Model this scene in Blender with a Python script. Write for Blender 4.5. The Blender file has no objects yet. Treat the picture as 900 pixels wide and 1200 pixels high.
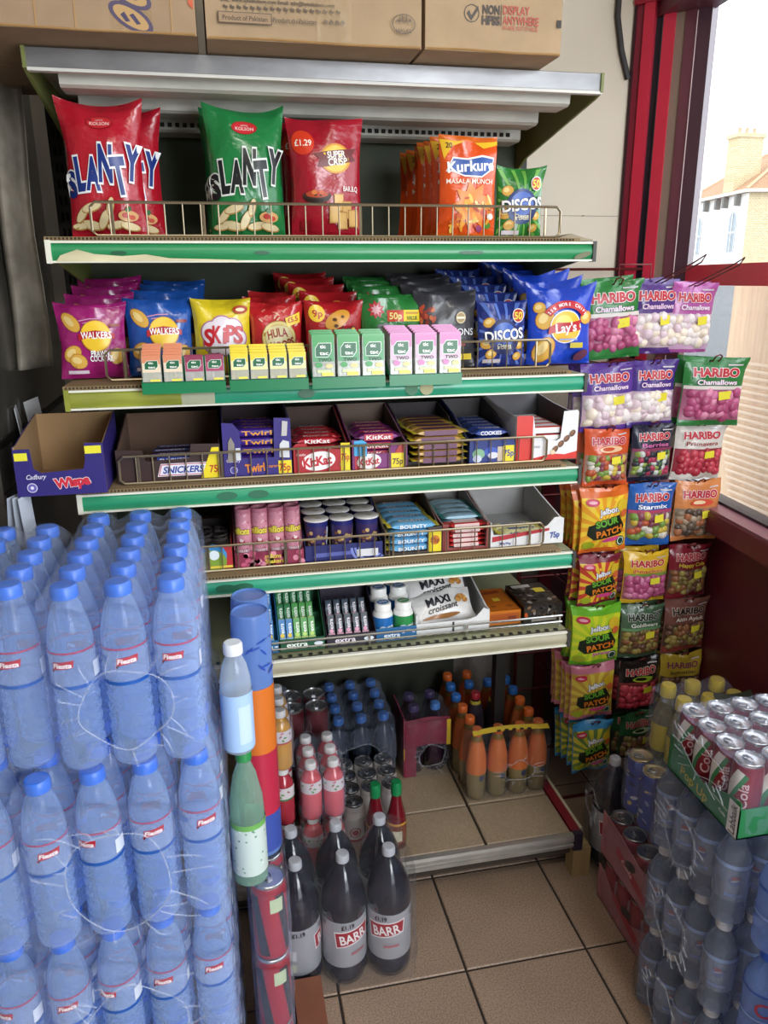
import bpy, bmesh, math, random
from mathutils import Vector, Matrix, Euler
D = bpy.data
S = bpy.context.scene
COL = S.collection
PI = math.pi

# ------------------------------------------------------------------ camera
cam_d = D.cameras.new('camera')
cam = D.objects.new('camera', cam_d)
COL.objects.link(cam)
cam.location = (0.276, -1.468, 1.566)
cam.rotation_mode = 'QUATERNION'
cam.rotation_quaternion = (Matrix.Rotation(-0.203, 3, 'Z') @ Matrix.Rotation(PI / 2 - 0.290, 3, 'X') @ Matrix.Rotation(-0.008, 3, 'Z')).to_quaternion()
cam_d.sensor_fit = 'HORIZONTAL'
cam_d.sensor_width = 36.0
cam_d.lens = 36.0 * 906.6 / 900.0
cam_d.clip_start = 0.02
cam_d.clip_end = 200
S.camera = cam

# ------------------------------------------------------------------ sky and lamps
W = D.worlds.new('overcast_sky')
S.world = W
W.use_nodes = True
_bg = W.node_tree.nodes['Background']
_bg.inputs[0].default_value = (0.86, 0.93, 1.0, 1)
_bg.inputs[1].default_value = 3.5
def area(name, loc, target, sx, sy, watts, col):
    l = D.lights.new(name, 'AREA'); l.shape = 'RECTANGLE'; l.size = sx; l.size_y = sy
    l.energy = watts; l.color = col
    o = D.objects.new(name, l); COL.objects.link(o); o.location = loc
    o.rotation_euler = (Vector(target) - Vector(loc)).to_track_quat('-Z', 'Y').to_euler()
    return o
area('shop_front_daylight', (1.40, -2.75, 1.65), (0.15, 0.0, 0.95), 1.0, 1.5, 46, (0.92, 0.96, 1.0))
area('added_ceiling_light', (0.45, -1.5, 2.62), (0.45, -1.3, 0), 1.2, 0.08, 11, (1.0, 0.93, 0.82))  # unseen strip lamp, added for overhead fill and highlights
S.view_settings.view_transform = 'Standard'
S.view_settings.look = 'None'
S.view_settings.gamma = 1.0
S.view_settings.use_curve_mapping = False
S.view_settings.exposure = 0.12
S.cycles.transparent_max_bounces = 40
S.cycles.max_bounces = 8

# ------------------------------------------------------------------ materials
def lin(h):
    h = h.lstrip('#')
    r = []
    for i in (0, 2, 4):
        c = int(h[i:i + 2], 16) / 255
        r.append(c / 12.92 if c <= 0.04045 else ((c + 0.055) / 1.055) ** 2.4)
    return tuple(r) + (1.0,)
MC = {}
def M(hexc, rough=0.45, kind='plain', metal=0.0, a=None):
    key = (hexc, rough, kind, metal, a)
    if key in MC:
        return MC[key]
    m = D.materials.new(kind + '_' + hexc.lstrip('#'))
    m.use_nodes = True
    nt = m.node_tree; N = nt.nodes; L = nt.links
    b = N['Principled BSDF']; out = N['Material Output']
    c = lin(hexc)
    b.inputs['Base Color'].default_value = c
    b.inputs['Roughness'].default_value = rough
    b.inputs['Metallic'].default_value = metal
    def tex(scale, detail=3.0, stretch=None):
        tc = N.new('ShaderNodeTexCoord'); t = N.new('ShaderNodeTexNoise')
        t.inputs['Scale'].default_value = scale; t.inputs['Detail'].default_value = detail
        if stretch:
            mp = N.new('ShaderNodeMapping'); mp.inputs['Scale'].default_value = stretch
            L.new(tc.outputs['Object'], mp.inputs[0]); L.new(mp.outputs[0], t.inputs['Vector'])
        else:
            L.new(tc.outputs['Object'], t.inputs['Vector'])
        return t.outputs['Fac']
    def vary(fac, lo, hi):
        r = N.new('ShaderNodeMapRange'); r.inputs[1].default_value = 0.3; r.inputs[2].default_value = 0.7
        r.inputs[3].default_value = lo; r.inputs[4].default_value = hi
        L.new(fac, r.inputs[0])
        h = N.new('ShaderNodeHueSaturation'); h.inputs['Color'].default_value = c
        L.new(r.outputs[0], h.inputs['Value']); L.new(h.outputs[0], b.inputs['Base Color'])
    def bump(fac, st, dist):
        bp = N.new('ShaderNodeBump'); bp.inputs['Strength'].default_value = st; bp.inputs['Distance'].default_value = dist
        L.new(fac, bp.inputs['Height']); L.new(bp.outputs[0], b.inputs['Normal'])
        return bp
    if kind == 'foil':
        b.inputs['Coat Weight'].default_value = 0.35; b.inputs['Coat Roughness'].default_value = 0.12
        bump(tex(24, 3), 0.75, 0.008)
    elif kind == 'card':
        vary(tex(14, 4), 0.9, 1.08); bump(tex(160, 2), 0.15, 0.001)
    elif kind == 'worn':
        vary(tex(9, 6, (1, 3, 3)), 0.72, 1.12); bump(tex(60, 3), 0.2, 0.001)
    elif kind == 'plaster':
        vary(tex(2.2, 8), 0.9, 1.04); bump(tex(35, 4), 0.12, 0.002)
    elif kind == 'wood':
        vary(tex(7, 5, (9, 9, 0.5)), 0.82, 1.1)
    elif kind == 'paint':
        vary(tex(5, 5), 0.93, 1.05)
    elif kind in ('clear', 'film', 'glass'):
        # coat of see-through plastic: part of the light goes straight through, part reflects
        fr = N.new('ShaderNodeLayerWeight'); fr.inputs['Blend'].default_value = 0.35
        r = N.new('ShaderNodeMapRange'); r.inputs[3].default_value = a; r.inputs[4].default_value = min(1, a + (0.42 if kind == 'clear' else 0.2))
        L.new(fr.outputs['Facing'], r.inputs[0])
        tr = N.new('ShaderNodeBsdfTransparent')
        if kind == 'clear':
            tr.inputs[0].default_value = tuple(0.55 + 0.45 * x for x in c[:3]) + (1,)
        mx = N.new('ShaderNodeMixShader')
        L.new(r.outputs[0], mx.inputs[0]); L.new(tr.outputs[0], mx.inputs[1]); L.new(b.outputs[0], mx.inputs[2])
        L.new(mx.outputs[0], out.inputs[0])
        b.inputs['Specular IOR Level'].default_value = 0.8
        if kind == 'film':
            bump(tex(17, 2, (1, 1, 0.45)), 0.8, 0.02)
    elif kind == 'liquid':
        b.inputs['Coat Weight'].default_value = 0.6; b.inputs['Coat Roughness'].default_value = 0.08
    MC[key] = m
    return m

# ------------------------------------------------------------------ mesh builder
class MB:
    def __init__(s):
        s.v = []; s.f = []; s.m = []; s.mats = []
    def mi(s, mat):
        if mat not in s.mats:
            s.mats.append(mat)
        return s.mats.index(mat)
    def add(s, vs, fs, mat):
        o = len(s.v); k = s.mi(mat)
        s.v += [tuple(p) for p in vs]
        for f in fs:
            s.f.append([i + o for i in f]); s.m.append(k)
        return s
    def box(s, x0, y0, z0, x1, y1, z1, mat):
        v = [(x, y, z) for z in (z0, z1) for y in (y0, y1) for x in (x0, x1)]
        return s.add(v, [(0, 2, 3, 1), (4, 5, 7, 6), (0, 1, 5, 4), (2, 6, 7, 3), (0, 4, 6, 2), (1, 3, 7, 5)], mat)
    def lathe(s, prof, mat, n=16, c=(0, 0, 0)):
        v = []; f = []
        for r, z in prof:
            for i in range(n):
                a = 2 * PI * i / n
                v.append((c[0] + r * math.cos(a), c[1] + r * math.sin(a), c[2] + z))
        for j in range(len(prof) - 1):
            for i in range(n):
                k = (i + 1) % n
                f.append((j * n + i, j * n + k, (j + 1) * n + k, (j + 1) * n + i))
        if prof[0][0] > 1e-5: f.append(tuple(range(n - 1, -1, -1)))
        if prof[-1][0] > 1e-5: f.append(tuple((len(prof) - 1) * n + i for i in range(n)))
        return s.add(v, f, mat)
    def tube(s, pts, r, mat, n=6, closed=False):
        pts = [Vector(p) for p in pts]; v = []; f = []; m = len(pts)
        up = None
        for i, p in enumerate(pts):
            a = pts[(i - 1) % m] if (closed or i > 0) else p
            b = pts[(i + 1) % m] if (closed or i < m - 1) else p
            t = (b - a).normalized()
            if up is None:
                up = t.orthogonal().normalized()
            up = (up - t * up.dot(t)).normalized(); w = t.cross(up)
            for k in range(n):
                g = 2 * PI * k / n
                v.append(p + up * (r * math.cos(g)) + w * (r * math.sin(g)))
        for i in range(m if closed else m - 1):
            j = (i + 1) % m
            for k in range(n):
                l = (k + 1) % n
                f.append((i * n + k, i * n + l, j * n + l, j * n + k))
        if not closed:
            f.append(tuple(range(n - 1, -1, -1))); f.append(tuple((m - 1) * n + k for k in range(n)))
        return s.add(v, f, mat)
    def prism(s, poly, axis, lo, hi, mat):
        """poly: 2-D outline, extruded along axis x, y or z from lo to hi"""
        n = len(poly)
        def P(p, h):
            return (h, p[0], p[1]) if axis == 'x' else (p[0], h, p[1]) if axis == 'y' else (p[0], p[1], h)
        v = [P(p, lo) for p in poly] + [P(p, hi) for p in poly]
        f = [tuple(range(n - 1, -1, -1)), tuple(range(n, 2 * n))] + [(i, (i + 1) % n, n + (i + 1) % n, n + i) for i in range(n)]
        return s.add(v, f, mat)
    def grid(s, fn, us, vs, mat, flip=False):
        v = [fn(u, w) for w in vs for u in us]; n = len(us); f = []
        for j in range(len(vs) - 1):
            for i in range(n - 1):
                q = (j * n + i, j * n + i + 1, (j + 1) * n + i + 1, (j + 1) * n + i)
                f.append(q[::-1] if flip else q)
        return s.add(v, f, mat)
    def build(s, name, parent=None, smooth=True, weld=False, fix=True, sharp=38):
        me = D.meshes.new(name)
        me.from_pydata(s.v, [], s.f)
        for m in s.mats: me.materials.append(m)
        me.polygons.foreach_set('material_index', s.m)
        if weld or fix:
            bm = bmesh.new(); bm.from_mesh(me)
            if weld: bmesh.ops.remove_doubles(bm, verts=bm.verts, dist=2e-5)
            if fix: bmesh.ops.recalc_face_normals(bm, faces=bm.faces)
            bm.to_mesh(me); bm.free()
        if smooth:
            me.polygons.foreach_set('use_smooth', [True] * len(me.polygons))
            me.set_sharp_from_angle(angle=math.radians(sharp))
        me.update()
        o = D.objects.new(name, me); COL.objects.link(o)
        if parent is not None: o.parent = parent
        return o
def empty(name, loc=(0, 0, 0), rz=0):
    o = D.objects.new(name, None); o.empty_display_size = 0.05
    COL.objects.link(o); o.location = loc; o.rotation_euler = (0, 0, rz)
    return o
def tag(o, label=None, cat=None, group=None, kind=None):
    for k, x in (('label', label), ('category', cat), ('group', group), ('kind', kind)):
        if x: o[k] = x
    return o
KIDS = {}
def dup(o, loc=None, rot=None, label=None, group=None):
    """a copy of a thing with copies of its parts and sub-parts"""
    def rec(a, par):
        c = a.copy(); COL.objects.link(c)
        if par is not None: c.parent = par
        for ch in a.children: rec(ch, c)
        return c
    r = rec(o, None)
    if loc is not None: r.location = loc
    if rot is not None: r.rotation_euler = rot
    if label: r['label'] = label
    if group: r['group'] = group
    return r
FRESH = set()
def put(proto, loc, rot, label, group=None):
    """the first time moves the prototype itself, afterwards copies it"""
    if proto.name in FRESH:
        r = dup(proto, loc, rot, label, group)
    else:
        r = proto; FRESH.add(proto.name); r.location = loc; r.rotation_euler = rot; r['label'] = label
        if group: r['group'] = group
    return r
ORD = ['first', 'second', 'third', 'fourth', 'fifth', 'sixth', 'seventh', 'eighth', 'ninth', 'tenth', 'eleventh', 'twelfth']
def lerp(a, b, t): return a + (b - a) * t
def sstep(a, b, x):
    t = max(0, min(1, (x - a) / (b - a))); return t * t * (3 - 2 * t)

# ------------------------------------------------------------------ flat print laid on a surface
TC = {}
def text2d(s, bold, shear):
    key = (s, bold, shear)
    if key in TC: return TC[key]
    cu = D.curves.new('lettering', 'FONT'); cu.body = s; cu.offset = bold * 0.5; cu.shear = shear
    cu.resolution_u = 3; cu.size = 1.0; cu.fill_mode = 'FRONT'
    ob = D.objects.new('lettering', cu); COL.objects.link(ob)
    me = ob.to_mesh(); me.calc_loop_triangles()
    vs = [(v.co.x, v.co.y) for v in me.vertices]
    tr = [[vs[i] for i in t.vertices] for t in me.loop_triangles]
    ob.to_mesh_clear(); D.objects.remove(ob); D.curves.remove(cu)
    TC[key] = tr
    return tr
def clip_split(poly, ax, step):
    lo = min(p[ax] for p in poly); hi = max(p[ax] for p in poly)
    k = math.floor(lo / step) + 1; out = []
    while k * step < hi - 1e-7:
        c = k * step; A = []; B = []
        n = len(poly)
        for i in range(n):
            p, q = poly[i], poly[(i + 1) % n]
            if p[ax] <= c: A.append(p)
            if p[ax] >= c: B.append(p)
            if (p[ax] - c) * (q[ax] - c) < 0:
                t = (c - p[ax]) / (q[ax] - p[ax]); x = (p[0] + (q[0] - p[0]) * t, p[1] + (q[1] - p[1]) * t)
                A.append(x); B.append(x)
        if len(A) > 2: out.append(A)
        poly = B; k += 1
        if len(poly) < 3: return out
    out.append(poly)
    return out
class Art:
    """print designed in u -0.5..0.5 and v 0..1 of a W x H surface given by fn(x, y, off)"""
    def __init__(s, fn, W, H, step=None, base=0.0005, lay=0.0001):
        s.fn = fn; s.W = W; s.H = H; s.step = step; s.base = base; s.lay = lay; s.k = 0; s.parts = {}; s.part = 'print'
    def on(s, part): s.part = part; return s
    def emit(s, polys, mat):
        mb = s.parts.setdefault(s.part, MB()); off = s.base + s.lay * s.k; s.k += 1
        vs = []; fs = []
        for p in polys:
            sub = [p]
            if s.step:
                sub = [c for a in sub for c in clip_split(a, 0, s.step)]
                sub = [c for a in sub for c in clip_split(a, 1, s.step)]
            for c in sub:
                fs.append(tuple(range(len(vs), len(vs) + len(c)))); vs += [s.fn(x, y, off) for x, y in c]
        mb.add(vs, fs, mat)
        return s
    def mat(s, c): return c if not isinstance(c, str) else M(c, 0.35, 'plain')
    def poly(s, pts, c): return s.emit([[(u * s.W, v * s.H) for u, v in pts]], s.mat(c))
    def polys(s, ps, c): return s.emit([[(u * s.W, v * s.H) for u, v in pts] for pts in ps], s.mat(c))
    def rect(s, u0, v0, u1, v1, c): return s.poly([(u0, v0), (u1, v0), (u1, v1), (u0, v1)], c)
    def ell(s, u, v, ru, rv, c, rot=0, n=20, a0=0, a1=2 * PI, ring=0):
        """radii are in fractions of the width; the ellipse keeps its shape whatever W and H are"""
        W = s.W; pts = []
        cr, sr = math.cos(rot), math.sin(rot)
        def P(k, f):
            a = a0 + (a1 - a0) * k / n; x, y = ru * W * f * math.cos(a), rv * W * f * math.sin(a)
            return (u * W + x * cr - y * sr, v * s.H + x * sr + y * cr)
        if ring:
            return s.emit([[P(k, 1), P(k + 1, 1), P(k + 1, 1 - ring), P(k, 1 - ring)] for k in range(n)], s.mat(c))
        full = abs(a1 - a0) > 6.2
        pts = [P(k, 1) for k in range(n if full else n + 1)]
        return s.emit([pts], s.mat(c))
    def burst(s, u, v, r0, r1, n, c, ph=0):
        W = s.W; ctr = (u * W, v * s.H); ps = []
        R = [(ctr[0] + (r1 if k % 2 else r0) * W * math.cos(ph + PI * k / n), ctr[1] + (r1 if k % 2 else r0) * W * math.sin(ph + PI * k / n)) for k in range(2 * n)]
        for k in range(2 * n): ps.append([ctr, R[k], R[(k + 1) % (2 * n)]])
        return s.emit(ps, s.mat(c))
    def rays(s, u, v, n, c, wid=0.5, ph=0, box=(-0.48, 0.03, 0.48, 0.97)):
        W, H = s.W, s.H; ps = []
        for k in range(n):
            a = ph + 2 * PI * k / n; b = a + 2 * PI / n * wid
            pts = [(u * W, v * H)]
            for g in (a, (a + b) / 2, b):
                dx, dy = math.cos(g), math.sin(g); t = 9
                for lo, hi, o, d in ((box[0] * W, box[2] * W, u * W, dx), (box[1] * H, box[3] * H, v * H, dy)):
                    if abs(d) > 1e-6: t = min(t, ((hi if d > 0 else lo) - o) / d)
                pts.append((u * W + dx * t, v * H + dy * t))
            ps.append(pts)
        return s.emit(ps, s.mat(c))
    def text(s, u, v, t, hh, c, w=None, bold=0.02, out=None, ow=0.06, rot=0, shear=0, arc=0, sp=None):
        """hh is the capital height and w the width of the word, both in metres; (u, v) its centre"""
        tr = text2d(t, bold, shear)
        if not tr: return s
        xs = [p[0] for q in tr for p in q]; x0, x1 = min(xs), max(xs)
        k = hh / 0.70; kx = k if w is None else w / max(1e-6, x1 - x0)
        cx = (x0 + x1) / 2; cr, sr = math.cos(rot), math.sin(rot)
        def P(p):
            x = (p[0] - cx) * kx; y = (p[1] - 0.35) * k
            y += arc * (x / (0.5 * kx * (x1 - x0))) ** 2 * hh
            return (u * s.W + x * cr - y * sr, v * s.H + x * sr + y * cr)
        s.k += 2
        if out:
            s.emit([[P(p) for p in q] for q in text2d(t, bold + ow, shear)], s.mat(out)); s.k += 1
        return s.emit([[P(p) for p in q] for q in tr], s.mat(c))
    def lumps(s, u0, v0, u1, v1, n, cols, r, h=0.5, seed=1, squash=(0.7, 1.0), ring=False):
        """half-round sweets pressed against the film"""
        rd = random.Random(seed); mb = s.parts.setdefault(s.part, MB())
        nx = max(1, int(round(math.sqrt(n * (u1 - u0) * s.W / max(1e-6, (v1 - v0) * s.H))))); ny = max(1, int(math.ceil(n / nx)))
        for j in range(ny):
            for i in range(nx):
                x = lerp(u0, u1, (i + 0.5 + rd.uniform(-0.3, 0.3)) / nx) * s.W; y = lerp(v0, v1, (j + 0.5 + rd.uniform(-0.3, 0.3)) / ny) * s.H
                rr = r * rd.uniform(0.85, 1.2); q = rd.uniform(*squash); ro = rd.uniform(0, PI)
                vs = []; fs = []; n8 = 9
                for f, z in ((1, 0.0), (0.86, 0.55), (0.5, 0.9)):
                    for k in range(n8):
                        a = 2 * PI * k / n8; dx, dy = rr * f * math.cos(a), rr * q * f * math.sin(a)
                        vs.append(s.fn(x + dx * math.cos(ro) - dy * math.sin(ro), y + dx * math.sin(ro) + dy * math.cos(ro), s.base + z * rr * h))
                vs.append(s.fn(x, y, s.base + rr * h))
                for b in (0, 1):
                    for k in range(n8): fs.append((b * n8 + k, b * n8 + (k + 1) % n8, (b + 1) * n8 + (k + 1) % n8, (b + 1) * n8 + k))
                for k in range(n8): fs.append((2 * n8 + k, 2 * n8 + (k + 1) % n8, 3 * n8))
                mb.add(vs, fs, s.mat(rd.choice(cols)))
        s.k += 6
        return s
    def build(s, parent):
        for n, mb in s.parts.items(): mb.build(n, parent, smooth=True, weld=True, fix=False, sharp=60)
def plane_fn(O, U, V):
    O, U, V = Vector(O), Vector(U).normalized(), Vector(V).normalized(); Nn = U.cross(V)
    return lambda x, y, off: O + U * x + V * y + Nn * off
def cyl_fn(r, z0=0.0, a0=0.0, cx=0.0, cy=0.0):
    """wraps round a standing cylinder; x = 0 faces -Y"""
    def fn(x, y, off):
        rr = (r(y) if callable(r) else r); R0 = (r(0) if callable(r) else r); a = x / R0 + a0
        return Vector((cx + (rr + off) * math.sin(a), cy - (rr + off) * math.cos(a), z0 + y))
    return fn

# ================================================================== THE SETTING
def structure(mb, name, parent=None, **k):
    o = mb.build(name, parent, **k)
    if parent is None: o['kind'] = 'structure'
    return o
def emp_struct(name):
    o = empty(name); o['kind'] = 'structure'; return o

# floor: speckled brown tiles with dark joints
TILE = 0.305
def tile_mat(hexc, dk=0.62):
    m = M(hexc, 0.42, 'paint'); nt = m.node_tree; N = nt.nodes; L = nt.links
    b = N['Principled BSDF']
    if 'speck' in N: return m
    tc = N.new('ShaderNodeTexCoord'); t = N.new('ShaderNodeTexNoise'); t.name = 'speck'
    t.inputs['Scale'].default_value = 260; t.inputs['Detail'].default_value = 2
    t2 = N.new('ShaderNodeTexNoise'); t2.inputs['Scale'].default_value = 6; t2.inputs['Detail'].default_value = 6
    r = N.new('ShaderNodeValToRGB'); c = lin(hexc)
    r.color_ramp.elements[0].position = 0.36; r.color_ramp.elements[0].color = tuple(x * dk for x in c[:3]) + (1,)
    r.color_ramp.elements[1].position = 0.62; r.color_ramp.elements[1].color = tuple(min(1, x * 1.14) for x in c[:3]) + (1,)
    mx = N.new('ShaderNodeMix'); mx.data_type = 'RGBA'; mx.blend_type = 'MULTIPLY'; mx.inputs[0].default_value = 0.35
    L.new(tc.outputs['Object'], t.inputs['Vector']); L.new(tc.outputs['Object'], t2.inputs['Vector'])
    L.new(t.outputs['Fac'], r.inputs[0]); L.new(r.outputs[0], mx.inputs[6]); L.new(t2.outputs['Fac'], mx.inputs[7])
    L.new(mx.outputs[2], b.inputs['Base Color'])
    rr = N.new('ShaderNodeMapRange'); rr.inputs[3].default_value = 0.28; rr.inputs[4].default_value = 0.6
    L.new(t2.outputs['Fac'], rr.inputs[0]); L.new(rr.outputs[0], b.inputs['Roughness'])
    return m
TM = tile_mat('#ab917b', 0.68)
fl = structure(MB().box(-1.6, -4.2, -0.06, 1.62, 0.8, -0.004, M('#2c2520', 0.9, 'paint')), 'floor', smooth=False)
def tile_mesh(g, h, mat):
    b = 0.0022
    mb = MB(); a = TILE / 2 - g
    v = [(-a, -a, -h), (a, -a, -h), (a, a, -h), (-a, a, -h), (-a, -a, -b), (a, -a, -b), (a, a, -b), (-a, a, -b),
         (-a + b, -a + b, 0), (a - b, -a + b, 0), (a - b, a - b, 0), (-a + b, a - b, 0)]
    mb.add(v, [(0, 1, 5, 4), (1, 2, 6, 5), (2, 3, 7, 6), (3, 0, 4, 7), (4, 5, 9, 8), (5, 6, 10, 9), (6, 7, 11, 10), (7, 4, 8, 11), (8, 9, 10, 11)], mat)
    return mb
t0 = None
for i in range(-8, 2):
    for j in range(-6, 4):
        x = 1.055 + (i + 0.5) * TILE; y = -0.09 + (j - 0.5) * TILE
        if x > 1.62 or y > 0.76: continue
        if t0 is None: t0 = tile_mesh(0.0028, 0.005, TM).build('tile', fl, smooth=False); o = t0
        else: o = t0.copy(); COL.objects.link(o); o.parent = fl
        o.location = (x, y, 0)

# back wall: cream plaster, old plug and a hairline joint
CREAM = M('#dbd0bd', 0.8, 'plaster')
wb = structure(MB().box(-1.62, 0.76, -0.05, 1.47, 0.88, 2.66, CREAM), 'wall_back', smooth=False)
MB().box(0.98, 0.7592, 1.742, 1.44, 0.76, 1.7436, M('#8d8578', 0.9, 'paint')).build('plaster_joint', wb, smooth=False)
MB().lathe([(0.0, 0), (0.004, 0.0008), (0.004, 0.002), (0, 0.0024)], M('#6a5f52', 0.8), 10).build('wall_plug', wb).location = (1.33, 0.758, 1.742)
MB().tube([(1.39, 0.752, 2.6), (1.392, 0.75, 2.25), (1.41, 0.75, 2.17), (1.437, 0.752, 2.1)], 0.008, M('#2a2626', 0.6)).build('cable', wb)
DADO = M('#3e1720', 0.5, 'paint')
tr = structure(MB().box(1.245, 0.735, 0, 1.285, 0.76, 1.02, M('#6e1f2b', 0.45, 'paint')), 'trim_1', smooth=False)
pn2 = structure(MB().box(0.9, 0.748, 0, 1.245, 0.76, 0.82, M('#77716a', 0.5, 'paint')), 'wall_shade_panel', smooth=False)  # darker panel over the cream wall; its colour holds the shade there
pn = structure(MB().box(1.285, 0.745, 0, 1.47, 0.76, 1.02, M('#54303a', 0.6, 'paint')), 'trim_2', smooth=False)
# ceiling and left glossy side panel
structure(MB().box(-1.6, -4.2, 2.66, 1.62, 0.88, 2.74, M('#d8d4c8', 0.8, 'paint')), 'ceiling', smooth=False)
GLOSS = M('#4b4843', 0.16, 'paint')
wl = structure(MB().box(-0.20, 0.05, 0, -0.14, 0.76, 2.64, GLOSS), 'wall_left', smooth=False)
MB().box(-0.1395, 0.05, 1.27, -0.137, 0.755, 1.284, M('#1d1b1a', 0.4)).build('dark_seam', wl, smooth=False)
MB().box(-0.1395, 0.05, 1.17, -0.136, 0.755, 1.185, M('#2a2725', 0.4)).build('lower_seam', wl, smooth=False)
MB().box(-0.1395, 0.3, 1.50, -0.137, 0.40, 1.72, M('#6b655c', 0.4)).build('faded_notice', wl, smooth=False)
structure(MB().box(-1.6, -4.2, 0, -1.54, 0.80, 2.66, M('#8f877a', 0.7, 'paint')), 'wall_side', smooth=False)
structure(MB().box(-1.6, -4.3, 0, 1.0, -4.2, 2.66, M('#a9a292', 0.7, 'paint')), 'wall_front', smooth=False)

# right side: shop window standing on a maroon wall
WD = Vector((-0.088, -1.0, 0)).normalized(); WN = Vector((1.0, -0.088, 0)).normalized(); WO = Vector((1.585, 0.612, 0))
def wp(t, n): p = WO + WD * t + WN * n; return (p.x, p.y)
def wbox(mb, t0, t1, n0, n1, z0, z1, mat): return mb.prism([wp(t0, n0), wp(t0, n1), wp(t1, n1), wp(t1, n0)][::-1], 'z', z0, z1, mat)
MAROON = M('#5f1c29', 0.4, 'paint'); RED = M('#cf3249', 0.25, 'paint'); PLUM = M('#6b3b46', 0.35, 'paint')
structure(wbox(MB(), -0.03, 2.4, 0.0, 0.10, 0, 0.95, MAROON), 'wall_right', smooth=False)
win = emp_struct('window_1')
# stepped red jamb between the wall and the glass: strips measured along the jamb
J0 = Vector((1.447, 0.758, 0)); JD = Vector((0.185, -0.20, 0)).normalized(); JN = Vector((0.20, 0.185, 0)).normalized()
def jbox(mb, t0, t1, n0, n1, z0, z1, mat):
    P = [J0 + JD * t + JN * n for t, n in ((t0, n0), (t1, n0), (t1, n1), (t0, n1))]
    return mb.prism([(p.x, p.y) for p in P], 'z', z0, z1, mat)
for nm, a, b, n0, mat in (('jamb_strip', 0.0, 0.006, -0.006, M('#3a1d22', 0.5)), ('jamb_strip', 0.006, 0.028, 0.0, M('#8d2a3c', 0.35, 'paint')), ('jamb_strip', 0.028, 0.057, -0.008, RED),
                          ('jamb_strip', 0.057, 0.076, 0.012, M('#1b2230', 0.35)), ('jamb_strip', 0.076, 0.081, 0.004, M('#77788a', 0.4)), ('jamb_strip', 0.081, 0.112, -0.004, RED),
                          ('jamb_strip', 0.112, 0.138, 0.004, M('#8f7a6c', 0.6, 'paint')), ('jamb_strip', 0.138, 0.170, 0.0, PLUM), ('jamb_strip', 0.170, 0.204, 0.002, M('#4d333d', 0.4, 'paint'))):
    jbox(MB(), a, b, n0, 0.06, 0.95, 2.30, mat).build(nm, win, smooth=False)
MB().tube([tuple(J0 + JD * 0.1685 + JN * -0.002 + Vector((0, 0, 1.0))), tuple(J0 + JD * 0.1685 + JN * -0.002 + Vector((0, 0, 2.24)))], 0.0012, M('#d8c6c4', 0.3)).build('bright_bead', win)
jbox(MB(), 0.0, 0.21, -0.004, 0.06, 0.0, 0.95, MAROON).build('jamb_base', win, smooth=False)
wbox(MB(), -0.10, 2.4, -0.10, 0.02, 2.245, 2.40, M('#5a2f38', 0.4, 'paint')).build('head_beam', win, smooth=False)
jbox(MB(), 0.0, 0.21, -0.012, 0.06, 2.28, 2.40, M('#a02236', 0.35, 'paint')).build('head_return', win, smooth=False)
wbox(MB(), 0.0, 2.4, 0.0, 0.03, 1.548, 1.602, M('#ee3a55', 0.3, 'paint')).build('transom', win, smooth=False)
wbox(MB(), 0.0, 2.4, 0.016, 0.02, 1.602, 2.245, M('#eef4f6', 0.03, 'glass', 0, 0.035)).build('glass_pane', win, smooth=False)
wbox(MB(), 0.0, 2.4, 0.016, 0.02, 0.992, 1.548, M('#eef4f6', 0.03, 'glass', 0, 0.035)).build('glass_pane', win, smooth=False)
wbox(MB(), 0.0, 2.4, 0.004, 0.05, 0.95, 0.992, M('#2b2a33', 0.4)).build('bottom_rail', win, smooth=False)
sl = wbox(MB(), -0.01, 2.4, -0.045, 0.004, 0.945, 0.985, M('#8d5a66', 0.35, 'paint')).build('window_sill', win, smooth=False)
wbox(MB(), -0.01, 2.4, -0.05, -0.045, 0.925, 0.978, M('#6d202e', 0.4, 'paint')).build('sill_nosing', sl, smooth=False)

# ------------------------------------------------------------------ street outside the window
structure(MB().box(1.75, -30, -0.18, 90, 120, -0.12, M('#8d8d8c', 0.9, 'worn')), 'ground', smooth=False)
wood = M('#d3b692', 0.6, 'wood')
nt = wood.node_tree
bd = MB(); 
hb = empty('timber_hoarding', (1.9, 0.0, -0.12)); tag(hb, 'pale timber board standing on the pavement outside the lower window', 'hoarding')
for k in range(5):
    MB().box(0, 0.83 - 0.36 * (k + 1) + 0.002, 0, 0.02, 0.83 - 0.36 * k - 0.002, 1.71, wood).build('board', hb, smooth=False)
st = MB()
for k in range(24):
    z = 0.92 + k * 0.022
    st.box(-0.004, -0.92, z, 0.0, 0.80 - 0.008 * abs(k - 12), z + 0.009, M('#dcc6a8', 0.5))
st.build('shutter_reflections', hb, smooth=False)  # pale streaks painting a shutter's reflection over the board, not real slats
MB().box(0.02, 0.1, 0.3, 0.06, 0.16, 1.7, wood).build('back_post', hb, smooth=False)

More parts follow.
